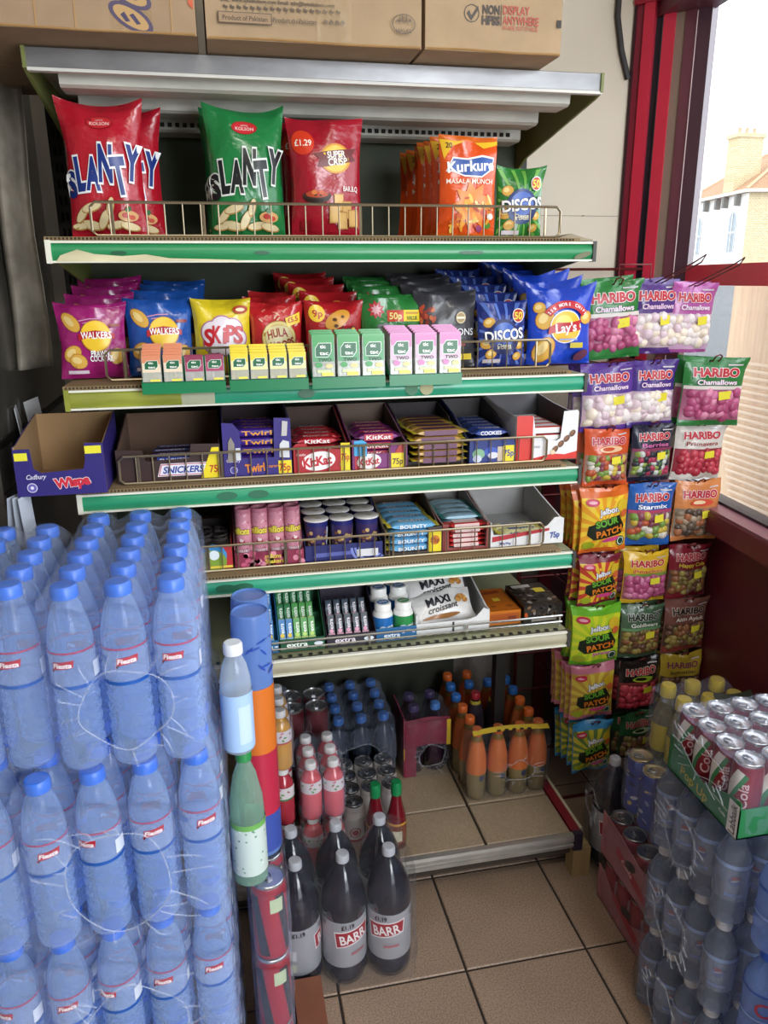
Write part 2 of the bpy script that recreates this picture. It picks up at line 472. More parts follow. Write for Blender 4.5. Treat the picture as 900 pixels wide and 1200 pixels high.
BRICK = M('#c9b58b', 0.85, 'paint')
_n = BRICK.node_tree; _b = _n.nodes.new('ShaderNodeTexBrick'); _tc = _n.nodes.new('ShaderNodeTexCoord'); _mp = _n.nodes.new('ShaderNodeMapping')
_mp.inputs['Rotation'].default_value = (PI / 2, 0, 0)
_b.inputs['Color1'].default_value = lin('#cdb78a'); _b.inputs['Color2'].default_value = lin('#b89f70'); _b.inputs['Mortar'].default_value = lin('#e0d6bd')
_b.inputs['Scale'].default_value = 2.6; _b.inputs['Mortar Size'].default_value = 0.03
_n.links.new(_tc.outputs['Object'], _mp.inputs[0]); _n.links.new(_mp.outputs[0], _b.inputs['Vector']); _n.links.new(_b.outputs[0], _n.nodes['Principled BSDF'].inputs['Base Color'])
hs = empty('street_house', (0, 0, 0)); tag(hs, 'pale brick end house with tiled roof and chimney across the street', 'house')
K = Vector((31.0, 41.6, 0)); Lf = Vector((32.25, 50.0, 0))
def along(a, b, t): return a + (b - a) * t
Rt = K + Vector((7.5, -1.2, 0)); Bk = Lf + (Rt - K)
ZE = 6.45
def quadwall(a, b, z0, z1, mat, name, th=0.3):
    d = (b - a).normalized(); n = Vector((-d.y, d.x, 0)) * th
    mb = MB().prism([(p.x, p.y) for p in (a, b, b + n, a + n)], 'z', z0, z1, mat)
    return mb.build(name, hs, smooth=False)
WHITE = M('#eceae4', 0.7, 'paint')
quadwall(K, Lf, -0.1, ZE, WHITE, 'front_wall', -0.3); quadwall(K, Rt, -0.1, ZE, BRICK, 'side_wall', 0.3)
quadwall(Rt, Bk, -0.1, ZE, BRICK, 'rear_wall'); quadwall(Lf, Bk, -0.1, ZE, BRICK, 'end_wall')
ROOF = M('#a9815f', 0.85, 'worn')
e = 0.35; ux = (Rt - K).normalized(); uy = (Lf - K).normalized()
cs = [K - ux * e - uy * e, Rt + ux * e - uy * e, Bk + ux * e + uy * e, Lf - ux * e + uy * e]
md = along(K, Rt, 0.5); r1 = md + uy * 2.6; r2 = md + uy * 5.8
rv = [(c.x, c.y, ZE + 0.05) for c in cs] + [(r1.x, r1.y, ZE + 2.7), (r2.x, r2.y, ZE + 2.7)] + [(c.x, c.y, ZE - 0.1) for c in cs]
rf = MB().add(rv, [(0, 1, 4), (1, 2, 5, 4), (2, 3, 5), (3, 0, 4, 5), (0, 6, 7, 1), (1, 7, 8, 2), (2, 8, 9, 3), (3, 9, 6, 0), (9, 8, 7, 6)], ROOF).build('roof', hs, smooth=False)
for a, b in ((cs[0], r1), (cs[1], r1), (cs[2], r2), (cs[3], r2)):
    MB().tube([(a.x, a.y, ZE + 0.08), (b.x, b.y, ZE + 2.74)], 0.09, M('#c9a27f', 0.8), 5).build('hip_tiles', rf)
MB().tube([(cs[0].x, cs[0].y, ZE - 0.02), (cs[3].x, cs[3].y, ZE - 0.02)], 0.09, M('#f2f0ea', 0.5), 6).build('gutter', hs)
MB().tube([(cs[0].x, cs[0].y, ZE - 0.02), (cs[1].x, cs[1].y, ZE - 0.02)], 0.09, M('#f2f0ea', 0.5), 6).build('gutter', hs)
ch = MB(); cx, cy = 31.75, 43.7
ch.box(cx - 0.75, cy - 0.5, ZE, cx + 0.95, cy + 0.5, 9.55, BRICK); chim = ch.build('chimney', hs, smooth=False)
MB().box(cx - 0.84, cy - 0.58, 9.55, cx + 1.04, cy + 0.58, 9.78, BRICK).build('chimney_cap', chim, smooth=False)
for k in range(3):
    MB().lathe([(0.12, 0), (0.1, 0.3), (0.13, 0.34), (0.08, 0.34), (0.08, 0.1), (0, 0.1)], M('#b9a184', 0.8), 10, (cx - 0.4 + 0.5 * k, cy, 9.78)).build('chimney_pot', chim)
fx = plane_fn((Lf.x - 0.02, Lf.y, 0), K - Lf, (0, 0, 1))
FL = (Lf - K).length
for t in (0.19, 0.74):
    A = Art(fx, FL, 1.0, base=0.02, lay=0.01)
    u = 0.5 * 0 + (1 - t)                      # fraction from the far end
    x0 = u * 1.0
    arch = [(x0 + 0.045 * math.cos(PI * q / 8) , 5.0 + 0.42 * math.sin(PI * q / 8)) for q in range(9)]
    A.on('window').poly([(x0 + 0.055, 3.0)] + [(x0 + 0.055 * math.cos(PI * q / 8), 5.0 + 0.5 * math.sin(PI * q / 8)) for q in range(9)] + [(x0 - 0.055, 3.0)], M('#d9dde0', 0.5))
    A.on('pane').poly([(x0 + 0.045, 3.1)] + arch + [(x0 - 0.045, 3.1)], M('#7d8b93', 0.15))
    A.on('glazing_bar').rect(x0 - 0.045, 4.2, x0 + 0.045, 4.28, M('#e4e6e6', 0.5)); A.rect(x0 - 0.005, 3.1, x0 + 0.005, 5.4, M('#e4e6e6', 0.5))
    A.build(hs)
A = Art(fx, FL, 1.0, base=0.02, lay=0.01); A.on('sign_lettering').text(0.53, 4.6, 'TENTA', 0.34, '#b9b9bb', w=1.5); A.text(0.53, 4.0, '· · ·', 0.3, '#c4c4c6', w=1.3); A.build(hs)
for t in (0.12, 0.3, 0.42, 0.6, 0.85):
    p = along(K, Lf, t); MB().box(p.x - 0.35, p.y - 0.09, ZE - 0.75, p.x, p.y + 0.09, ZE - 0.12, M('#6d6a66', 0.7)).build('eave_bracket', hs, smooth=False)
p = along(Lf, K, 0.25)
MB().tube([(28.3, 42.5, -0.1), (28.3, 42.5, 7.6)], 0.16, M('#eceff0', 0.5), 8).build('street_pole', None)
tag(D.objects['street_pole'], 'pale street pole standing in front of the house across the road', 'pole')
gw = MB().box(9.0, 9.5, -0.12, 9.3, 17.5, 1.44, M('#8a8c8e', 0.8, 'worn')).build('street_wall', None, smooth=False); tag(gw, 'low grey wall across the road seen below the red transom', 'wall')
ro = MB().add([(24.0, 42.0, 2.2), (26.6, 42.0, 2.2), (26.6, 44.0, 2.2), (24.0, 44.0, 2.2), (25.3, 43.0, 3.1)], [(0, 1, 4), (1, 2, 4), (2, 3, 4), (3, 0, 4), (3, 2, 1, 0)], M('#8a8c8d', 0.8)).build('shed_roof', None, smooth=False); MB().box(24.1, 42.1, -0.12, 26.5, 43.9, 2.2, M('#b9b4aa', 0.8)).build('shed_wall', ro, smooth=False); tag(ro, 'small grey pyramid roofed shed before the house', 'shed')

# ================================================================== SHELVING BAY
LIME = M('#7f8a3c', 0.5, 'paint'); DKG = M('#39412c', 0.6, 'paint'); STEEL = M('#c9c7c0', 0.35, 'worn', 0.3); DARK = M('#1f1c1a', 0.55, 'paint')
gon = empty('shelving_bay', (0, 0.45, 0)); tag(gon, 'dark uprights and olive back panels carrying the snack shelves', 'shelving')
def gpart(mb, name, par=gon, **k):
    o = mb.build(name, par, **k)
    if par is gon: o.location = (0, -0.45, 0)
    return o
for x in (-0.055, 1.0):
    gpart(MB().box(x, 0.45, 0.145, x + 0.03, 0.485, 1.95, DARK), 'upright', smooth=False)
gpart(MB().box(-0.012, 0.44, 0.80, 0.0, 0.452, 1.95, M('#6f6d66', 0.5, 'paint')), 'side_trim', smooth=False)
for z0, z1 in ((0.80, 1.08), (1.085, 1.36), (1.365, 1.64), (1.645, 1.95)):
    gpart(MB().box(-0.02, 0.452, z0, 1.0, 0.46, z1, DKG), 'back_panel', smooth=False)
gpart(MB().box(-0.13, 0.738, 0.145, 0.96, 0.744, 0.80, M('#25281d', 0.7, 'paint')), 'lower_back_panel', smooth=False)  # added dark sheet; shade behind the plinth drinks put into its colour
sl = MB()
for k in range(34):
    z = 0.84 + 0.033 * k
    sl.box(-0.046, 0.4485, z, -0.040, 0.45, z + 0.018, M('#050505', 0.9)); sl.box(-0.036, 0.4485, z, -0.030, 0.45, z + 0.018, M('#050505', 0.9))
gpart(sl, 'slots', smooth=False)['kind'] = 'stuff'

GREEN = M('#2f9b78', 0.28, 'paint'); GREENL = M('#2a8a55', 0.3, 'paint'); EDGE = M('#e3e2d2', 0.35, 'paint'); CREAMP = M('#d8cfa8', 0.6, 'worn')
CORR = M('#8a7452', 0.9, 'card'); YEL = M('#9aa03a', 0.45, 'worn')
SZ = [1.636, 1.383, 1.190, 1.000, 0.810]
def shelf(n, x0, x1, zt, label):
    s = empty('metal_shelf', ((x0 + x1) / 2, 0.2, zt)); tag(s, label, 'shelf', 'snack shelves')
    cx, cy = (x0 + x1) / 2, 0.2
    def p(mb, name, par=s, **k):
        for i, v in enumerate(mb.v): mb.v[i] = (v[0] - cx, v[1] - cy, v[2] - zt)
        return mb.build(name, par, **k)
    under = M('#8f9070', 0.5, 'paint')
    p(MB().box(x0, 0.008, zt - 0.012, x1, 0.45, zt - 0.001, under).box(x0, 0.10, zt - 0.030, x1, 0.125, zt - 0.012, under).box(x0, 0.28, zt - 0.030, x1, 0.305, zt - 0.012, under), 'tray', smooth=False)
    for bx in (x0, x1 - 0.004):
        p(MB().prism([(0.03, zt - 0.012), (0.45, zt - 0.012), (0.45, zt - 0.075), (0.36, zt - 0.072), (0.03, zt - 0.03)], 'x', bx, bx + 0.004, M('#77813f', 0.5, 'paint')), 'bracket', smooth=False)
    # price rail: metal edges, curved plastic strip
    rail = p(MB().box(x0, 0.0, zt - 0.004, x1, 0.012, zt, EDGE).box(x0, 0.0, zt - 0.036, x1, 0.012, zt - 0.0325, EDGE).box(x0, 0.008, zt - 0.036, x1, 0.012, zt, M('#9c9a80', 0.5, 'paint')), 'rail', smooth=False)
    def strip(a, b, mat, name):
        fn = lambda u, w: (u, 0.006 - 0.0055 * math.sin(PI * w), zt - 0.0325 + 0.0285 * w)
        return p(MB().grid(fn, [a, b], [i / 6 for i in range(7)], mat), name, rail)
    p(MB().box(x1 - 0.004, -0.002, zt - 0.037, x1 + 0.003, 0.014, zt + 0.001, M('#3b3a36', 0.5)), 'end_cap', smooth=False)
    p(MB().box(x0 - 0.003, -0.001, zt - 0.037, x0 + 0.006, 0.012, zt + 0.001, EDGE if n != 1 else YEL), 'end_cap', smooth=False)
    if n == 0:
        strip(x0, x1, GREENL, 'price_strip')
        fa = plane_fn((0, 0.0004, zt - 0.036), (1, 0, 0), (0, 0, 1))
        A = Art(fa, 1, 0.036, base=0.001)
        A.poly([(0.012, 0.06), (0.02, 0.34), (0.048, 0.60), (0.075, 0.40), (0.12, 0.30), (0.16, 0.38), (0.2, 0.2), (0.31, 0.12), (0.325, 0.06)], CREAMP)
        for q in (0.115, 0.36, 0.74, 0.76): A.ell(q, 0.45, 0.014, 0.003, M('#21583c', 0.4))
        A.ell(0.975, 0.3, 0.018, 0.005, M('#6a6a4a', 0.5), rot=0.3)
        for mb in A.parts.values(): p(mb, 'worn_patch', rail)
    elif n == 1:
        strip(x0, x0 + 0.20, YEL, 'faded_strip'); strip(x0 + 0.2, x0 + 0.26, M('#b9bb9e', 0.4, 'paint'), 'bare_strip'); strip(x0 + 0.26, x1, GREEN, 'price_strip')
        fa = plane_fn((0, 0.0004, zt - 0.036), (1, 0, 0), (0, 0, 1)); A = Art(fa, 1, 0.036, base=0.001)
        A.ell(0.635, 0.5, 0.013, 0.0125, M('#3d7a55', 0.5)); A.ell(0.665, 0.5, 0.0135, 0.013, M('#b7b58a', 0.7)); A.ell(0.43, 0.45, 0.016, 0.009, M('#3d6a52', 0.5))
        for mb in A.parts.values(): p(mb, 'round_sticker', rail)
    elif n < 4:
        strip(x0, x1, GREEN if n == 3 else M('#2f946a', 0.3, 'paint'), 'price_strip')
        fa = plane_fn((0, 0.0004, zt - 0.036), (1, 0, 0), (0, 0, 1)); A = Art(fa, 1, 0.036, base=0.001)
        for q in ((0.27, 0.33) if n == 2 else (0.255, 0.29)): A.ell(q, 0.5, 0.02, 0.008, M('#2a6a4c', 0.5))
        for mb in A.parts.values(): p(mb, 'worn_patch', rail)
    else:
        strip(x0, x1, M('#b3ad92', 0.5, 'worn'), 'metal_strip')
        h = MB()
        for k in range(46):
            x = x0 + 0.012 + k * (x1 - x0 - 0.02) / 46
            h.box(x, 0.013, zt + 0.0005, x + 0.008, 0.021, zt + 0.0022, M('#1a1a18', 0.9))
        p(h, 'slot_row', smooth=False)['kind'] = 'stuff'
    if n < 4:
        # corrugated card laid on the tray, its fluted edge showing
        c = p(MB().box(x0 - 0.004, 0.004, zt + 0.0005, x1 - 0.03, 0.44, zt + 0.0065, CORR), 'card_liner', smooth=False)
        f = MB()
        for k in range(150):
            x = x0 + k * (x1 - x0 - 0.04) / 150
            f.box(x, 0.0028, zt + 0.0016, x + 0.0034, 0.0041, zt + 0.0054, M('#3a2f22', 0.9))
        p(f, 'fluting', c, smooth=False)['kind'] = 'stuff'
        if n == 0:
            p(MB().prism([(0.92, zt + 0.004), (0.955, zt + 0.0155), (0.985, zt + 0.007), (1.0, zt + 0.005), (1.0, zt + 0.002), (0.92, zt + 0.001)], 'y', 0.012, 0.2, M('#a0937c', 0.9, 'card')), 'curled_card', smooth=False)
    return s
shelf(0, 0, 1, SZ[0], 'top snack shelf with torn green price strip over cream metal')
shelf(1, 0, 1, SZ[1], 'second shelf down with lime-faded left strip and round sticker, crisps and mint trays')
shelf(2, 0, 1, SZ[2], 'third shelf down with green strip, carrying the chocolate bar boxes')
shelf(3, 0, 1, SZ[3], 'fourth shelf down with green strip, pink tubes and blue cups on it')
shelf(4, 0, 1, SZ[4], 'lowest shelf with scuffed grey metal edge, chewing gum boxes on it')

# chrome wire fences along the shelf fronts
WIRE = M('#a89a80', 0.3, 'plain', 0.85)
def riser(x0, x1, zt, h, label, y=0.03, mats=WIRE):
    r = empty('wire_riser', ((x0 + x1) / 2, y, zt)); tag(r, label, 'wire fence', 'wire fences on the shelf fronts')
    c = Vector(((x0 + x1) / 2, 0.03, zt))
    q = 0.008
    fr = [(x0, 0, q), (x0, 0, h - q), (x0 + q, 0, h), (x1 - q, 0, h), (x1, 0, h - q), (x1, 0, q), (x1 - q, 0, 0), (x0 + q, 0, 0)]
    MB().tube([(x - c.x, 0, z) for x, y, z in fr], 0.0026, mats, 6, True).build('frame', r)
    n = int((x1 - x0) / 0.0305)
    w0 = None
    for k in range(1, n):
        x = x0 + (x1 - x0) * k / n
        if w0 is None: w0 = w = MB().tube([(0, 0.001, 0), (0, 0.001, h)], 0.0013, mats, 5).build('wire', r)
        else: w = w0.copy(); COL.objects.link(w); w.parent = r
        w.location = (x - c.x, 0, 0)
    for x in (x0 + 0.035, x0 + 0.19, (x0 + x1) / 2 + 0.04, x1 - 0.03):
        MB().tube([(x - c.x, 0.002, h), (x - c.x, 0.002, 0.0), (x - c.x, 0.06, -0.0005)], 0.0028, mats, 5).build('stay', r)
    return r
riser(0.072, 0.938, SZ[0] + 0.0095, 0.055, 'brassy wire fence along the front of the top shelf')
riser(0.066, 0.945, SZ[1] + 0.0095, 0.055, 'brassy wire fence behind the mint trays on the second shelf', 0.06)
riser(0.074, 0.935, SZ[2] + 0.0095, 0.052, 'wire fence in front of the chocolate bar boxes')
riser(0.19, 0.938, SZ[3] + 0.0095, 0.052, 'wire fence in front of the pink tubes and blue cups')
r5 = empty('wire_riser', (0.65, 0.03, SZ[4])); tag(r5, 'low twin chrome rails along the front of the gum shelf', 'wire fence', 'wire fences on the shelf fronts')
CHR = M('#cfcfcb', 0.2, 'plain', 0.9)
for z in (0.012, 0.027): MB().tube([(-0.36, 0, z), (0.345, 0, z)], 0.0026, CHR).build('rail', r5)
for x in (-0.355, -0.1, 0.12, 0.34): MB().tube([(x, 0.002, 0.001), (x, 0.002, 0.027)], 0.003, CHR).build('stay', r5)

# canopy shelf at the top, seen from below
cn = empty('canopy_shelf', (0.5, 0.03, 1.9)); tag(cn, 'deep grey canopy shelf under the cardboard boxes, stepped underside', 'shelf')
def cpart(mb, name, **k):
    for i, v in enumerate(mb.v): mb.v[i] = (v[0] - 0.5, v[1] - 0.03, v[2] - 1.9)
    return mb.build(name, cn, **k)
LG = M('#cdccc0', 0.5, 'worn')
cpart(MB().box(0.0, 0.03, 1.922, 1.0, 0.45, 1.931, LG), 'tray', smooth=False)
cpart(MB().prism([(0.022, 1.931), (0.03, 1.934), (0.03, 1.898), (0.022, 1.903)], 'x', 0.0, 1.004, M('#9a9a9c', 0.32, 'worn', 0.5)), 'fascia', smooth=False)
cpart(MB().box(0.0, 0.020, 1.897, 1.004, 0.034, 1.902, M('#dedcd4', 0.4, 'paint')), 'fascia_lip', smooth=False)
for a, y0, y1, z0, z1 in ((0.04, 0.06, 0.13, 1.884, 1.922), (0.05, 0.19, 0.26, 1.874, 1.922), (0.03, 0.34, 0.42, 1.866, 1.922)):
    cpart(MB().prism([(y0, z1), (y0 + 0.004, z0 + 0.004), (y0 + 0.012, z0), (y1 - 0.004, z0), (y1, z1)], 'x', a, 1.0 - a, LG), 'stiffener', smooth=False)
v = MB()
for k in range(60): v.box(0.05 + k * 0.015, 0.3385, 1.874, 0.058 + k * 0.015, 0.341, 1.882, M('#2a2a26', 0.9))
cpart(v, 'vent_row', smooth=False)['kind'] = 'stuff'
OL = M('#7a8248', 0.5, 'paint')
for x, w in ((-0.006, 0.006), (1.0, 0.005)):
    cpart(MB().prism([(0.018, 1.932), (0.45, 1.932), (0.45, 1.775), (0.435, 1.79), (0.425, 1.822), (0.385, 1.838), (0.045, 1.893), (0.018, 1.9)], 'x', x, x + w, OL), 'bracket', smooth=False)

# tiled plinth under the shelves
pl = empty('tiled_plinth', (0.45, 0.13, 0)); tag(pl, 'low tiled plinth with ridged metal front edge, under the bottom shelf', 'plinth')
def ppart(mb, name, **k):
    for i, v in enumerate(mb.v): mb.v[i] = (v[0] - 0.45, v[1] - 0.13, v[2])
    return mb.build(name, pl, **k)
ppart(MB().box(-0.12, 0.15, 0.07, 1.118, 0.735, 0.133, M('#3a3128', 0.8, 'paint')), 'board', smooth=False)
PT = tile_mat('#a8947a', 0.86)
pt = tile_mesh(0.0035, 0.006, PT); 
for i, v in enumerate(pt.v): pt.v[i] = (v[0] / TILE * 0.30, v[1] / TILE * 0.30, v[2])
t1 = None
xs = [(0.727, 1), (0.427, 1), (0.127, 1), (-0.02, 0)]
for x in (0.727, 0.427, 0.127):
    for y in (0.232, 0.461, 0.62):
        pass
def ptile(x0, y0, x1, y1):
    g = 0.0035; b = 0.002; ppart(MB().add([(x0 + g, y0 + g, 0.13), (x1 - g, y0 + g, 0.13), (x1 - g, y1 - g, 0.13), (x0 + g, y1 - g, 0.13),
        (x0 + g, y0 + g, 0.138), (x1 - g, y0 + g, 0.138), (x1 - g, y1 - g, 0.138), (x0 + g, y1 - g, 0.138),
        (x0 + g + b, y0 + g + b, 0.14), (x1 - g - b, y0 + g + b, 0.14), (x1 - g - b, y1 - g - b, 0.14), (x0 + g + b, y1 - g - b, 0.14)],
        [(0, 1, 5, 4), (1, 2, 6, 5), (2, 3, 7, 6), (3, 0, 4, 7), (4, 5, 9, 8), (5, 6, 10, 9), (6, 7, 11, 10), (7, 4, 8, 11), (8, 9, 10, 11)], PT), 'tile', smooth=False)
XS = [-0.12, 0.277, 0.577, 0.877, 1.118]
for i in range(4):
    for y0, y1 in ((0.146, 0.311), (0.311, 0.611), (0.611, 0.735)): ptile(XS[i], y0, XS[i + 1], y1)
ppart(MB().prism([(0.131, 0.14), (0.146, 0.14), (0.146, 0.098), (0.134, 0.098), (0.134, 0.104), (0.129, 0.106), (0.129, 0.112), (0.134, 0.114), (0.134, 0.120), (0.129, 0.122), (0.129, 0.131)], 'x', -0.12, 1.118, M('#b5b2aa', 0.3, 'worn', 0.6)), 'metal_edge', smooth=False)
ppart(MB().box(1.118, 0.146, 0.112, 1.142, 0.62, 0.143, M('#7c1a26', 0.5, 'paint')), 'red_side_strip', smooth=False)
ppart(MB().box(1.118, 0.131, 0.09, 1.144, 0.146, 0.143, M('#2a2436', 0.5)), 'corner_cap', smooth=False)
ppart(MB().box(1.142, 0.15, 0.09, 1.15, 0.62, 0.145, M('#c2b79f', 0.7, 'card')), 'side_lath', smooth=False)
for x in (1.122, 0.3, -0.1): ppart(MB().box(x, 0.135, 0.0, x + 0.05, 0.18, 0.09, M('#a58c62', 0.8, 'wood')), 'wood_block', smooth=False)

# ================================================================== CRISP BAGS
def pouch_fn(w, h, t, seed, waist=0.06, ear=0.0, pleat=1.0):
    rd = random.Random(seed); p = [rd.uniform(0, 6.28) for _ in range(8)]; e0, e1 = rd.uniform(0.5, 1), rd.uniform(0.5, 1)
    def fn(x, y, off, side=-1):
        v = min(1, max(0, y / h)); u = max(-1, min(1, 2 * x / w))
        sc = 1 - waist * math.sin(PI * v)
        X = x * sc
        a = max(0.0, 1 - abs(u) ** 2.6) ** 0.75
        g = (1 - abs(2 * v - 1) ** 3.2) ** 0.85 if 0 < v < 1 else 0
        seal = max(math.exp(-v / 0.13), math.exp(-(1 - v) / 0.15))
        wr = pleat * (0.0030 * seal * math.sin(u * 8.5 + p[0] + 2 * v) * (0.3 + a) + 0.0016 * math.sin(u * 4 + 7 * v + p[1]) * a + 0.0012 * math.sin(11 * v - 5 * u + p[2]) * a)
        d = t * 0.5 * a * g
        bend = 0.010 * pleat * math.sin(u * 2.6 + p[3]) * sstep(0.8, 1, v) + 0.006 * pleat * math.sin(u * 3 + p[4]) * sstep(0.2, 0, v)
        Y = side * (d + off) + (wr if side < 0 else -wr) * min(1, 0.25 + 3 * g) + bend
        Z = y
        if ear:
            k = sstep(0.72, 1, v) * abs(u) ** 3
            Z += ear * h * k * (e0 if u < 0 else e1); X += 0.5 * ear * w * k * (1 if u > 0 else -1)
        return Vector((X, Y, Z))
    return fn
def make_bag(name, label, cat, w, h, t, col, seed, design, seal=None, group=None, waist=0.06, ear=0.0, head=0.055, foot=0.05, rough=0.24, pleat=1.0, nu=18, nv=22):
    fn = pouch_fn(w, h, t, seed, waist, ear, pleat)
    body = M(col, rough, 'foil'); mb = MB()
    us = [-w / 2 * math.cos(PI * i / nu) for i in range(nu + 1)]
    us = [lerp(-w / 2 + w * i / nu, us[i], 0.5) for i in range(nu + 1)]
    vs = [h * (foot + (1 - foot - head) * j / nv) for j in range(nv + 1)]
    mb.grid(lambda x, y: fn(x, y, 0, -1), us, vs, body); mb.grid(lambda x, y: fn(x, y, 0, 1), us, vs, body, True)
    root = mb.build(name, None, weld=True, fix=False, sharp=70)
    tag(root, label, cat, group)
    sm = M(seal or col, rough, 'foil')
    for nm, a, b in (('top_seal', 1 - head, 1.0), ('bottom_seal', 0.0, foot)):
        s = MB(); n = 7
        rows = [h * lerp(a, b, j / n) for j in range(n + 1)]
        s.grid(lambda x, y: fn(x, y, 0.0003 + 0.0005 * (int(round((y / h - a) / (b - a) * n)) % 2), -1), us, rows, sm)
        s.grid(lambda x, y: fn(x, y, 0.0003 + 0.0005 * (int(round((y / h - a) / (b - a) * n)) % 2), 1), us, rows, sm, True)
        s.build(nm, root, weld=True, fix=False, sharp=80)
    A = Art(fn, w, h, step=0.010, base=0.0012, lay=0.00014)
    design(A)
    A.build(root)
    return root
CHIP = ['#d8a94a', '#e6c069', '#c98f35']
def chip(A, u, v, r, rot=0.3, sq=0.8, c='#d9a847'):
    A.ell(u, v, r, r * sq, '#a86a25', rot, 14); A.ell(u, v, r * 0.94, r * sq * 0.92, c, rot, 14); A.ell(u - r * 0.15, v + r * 0.1, r * 0.55, r * sq * 0.45, '#ecd08a', rot, 12)
def slanty(letter, outline, emblem):
    def f(A):
        A.on('maker_badge').ell(0.0, 0.855, 0.17, 0.085, emblem); A.ell(0, 0.855, 0.155, 0.073, '#c92b33')
        A.text(0, 0.845, 'KOLSON', 0.0055, '#f2dcd6', w=0.033); A.text(0.0, 0.872, 'LOTTE', 0.003, '#f2dcd6')
        A.on('brand_lettering')
        for ch, u, v, hh, ww, r in (('S', -0.44, 0.40, 0.040, 0.018, 0.1), ('L', -0.30, 0.475, 0.052, 0.02, 0.08), ('A', -0.14, 0.475, 0.05, 0.026, -0.02), ('N', 0.04, 0.55, 0.056, 0.025, -0.06), ('T', 0.21, 0.46, 0.056, 0.026, 0.12), ('Y', 0.39, 0.56, 0.054, 0.026, -0.12)):
            A.text(u, v, ch, hh, letter, w=ww, bold=0.10, out=outline, ow=0.09, rot=r)
            A.on('snack_picture')
        for q, (u, v, r, ro) in enumerate(((-0.33, 0.17, 0.13, 0.9), (-0.2, 0.22, 0.14, 0.3), (-0.22, 0.09, 0.15, -0.2), (-0.05, 0.13, 0.14, 1.1), (0.05, 0.23, 0.12, 1.3), (0.1, 0.09, 0.13, 0.2), (0.28, 0.08, 0.13, -0.2), (-0.38, 0.08, 0.1, 0))):
            A.ell(u, v, r, r * 0.42, '#b28a4a', ro, 14); A.ell(u, v + 0.004, r * 0.92, r * 0.34, '#e4d3a6', ro, 14)
        A.ell(0.27, 0.16, 0.13, 0.07, '#d8a66b'); A.ell(0.24, 0.165, 0.05, 0.035, '#b5362c'); A.ell(0.32, 0.15, 0.04, 0.03, '#c9503a'); A.ell(0.28, 0.21, 0.045, 0.03, '#2c6a34', 0.6)
    return f
slred = make_bag('crisp_bag', '', 'crisps', 0.135, 0.221, 0.06, '#b0172a', 1, slanty('#16307c', '#f2f2f4', '#8f1220'), ear=0.10, group='big snack bags on the top shelf')
slgrn = make_bag('crisp_bag', '', 'crisps', 0.138, 0.219, 0.06, '#1c7a3f', 2, slanty('#12151a', '#dfe6e0', '#b21c26'), ear=0.07, group='big snack bags on the top shelf')
def d_super(A):
    A.on('price_flash').ell(-0.32, 0.80, 0.15, 0.15, '#d93a1e', n=24); A.text(-0.32, 0.80, '£1.29', 0.0105, '#fff2e6', w=0.031, bold=0.03)
    A.on('brand_lettering').ell(0.12, 0.67, 0.22, 0.19, '#d9912a'); A.ell(0.12, 0.67, 0.19, 0.165, '#f0c43a')
    A.poly([(-0.2, 0.71), (0.0, 0.73), (0.2, 0.745), (0.42, 0.76), (0.36, 0.70), (0.42, 0.66), (0.2, 0.625), (-0.02, 0.60), (-0.14, 0.60), (-0.1, 0.66)], '#6c1a1c')
    A.text(0.13, 0.705, 'SUPER', 0.011, '#f6f0e4', w=0.036, bold=0.05, rot=0.08); A.text(0.15, 0.645, 'CRISP', 0.012, '#f6f0e4', w=0.038, bold=0.05, rot=0.08)
    A.on('flavour_lettering').text(0.33, 0.42, 'BAR.B.Q', 0.009, '#f2e4e0', w=0.03, bold=0.03)
    A.on('snack_picture').ell(-0.16, 0.36, 0.2, 0.10, '#2a1a18', a0=PI, a1=2 * PI); A.ell(-0.16, 0.36, 0.2, 0.05, '#3c2a24'); A.ell(-0.16, 0.37, 0.16, 0.045, '#b5482a'); A.ell(-0.2, 0.385, 0.04, 0.03, '#d97a3a'); A.ell(-0.1, 0.385, 0.035, 0.03, '#c95a2a')
    for u, v in ((0.15, 0.30), (0.27, 0.24), (0.08, 0.2), (0.2, 0.15), (0.36, 0.17)): A.rect(u - 0.07, v - 0.075, u + 0.07, v + 0.075, '#b98238'); A.rect(u - 0.06, v - 0.065, u + 0.06, v + 0.065, '#dcb066')
    A.rect(-0.38, 0.07, -0.24, 0.15, '#8d1420')
scrisp = make_bag('crisp_bag', '', 'crisps', 0.138, 0.207, 0.055, '#a31529', 3, d_super, ear=0.05, group='big snack bags on the top shelf')
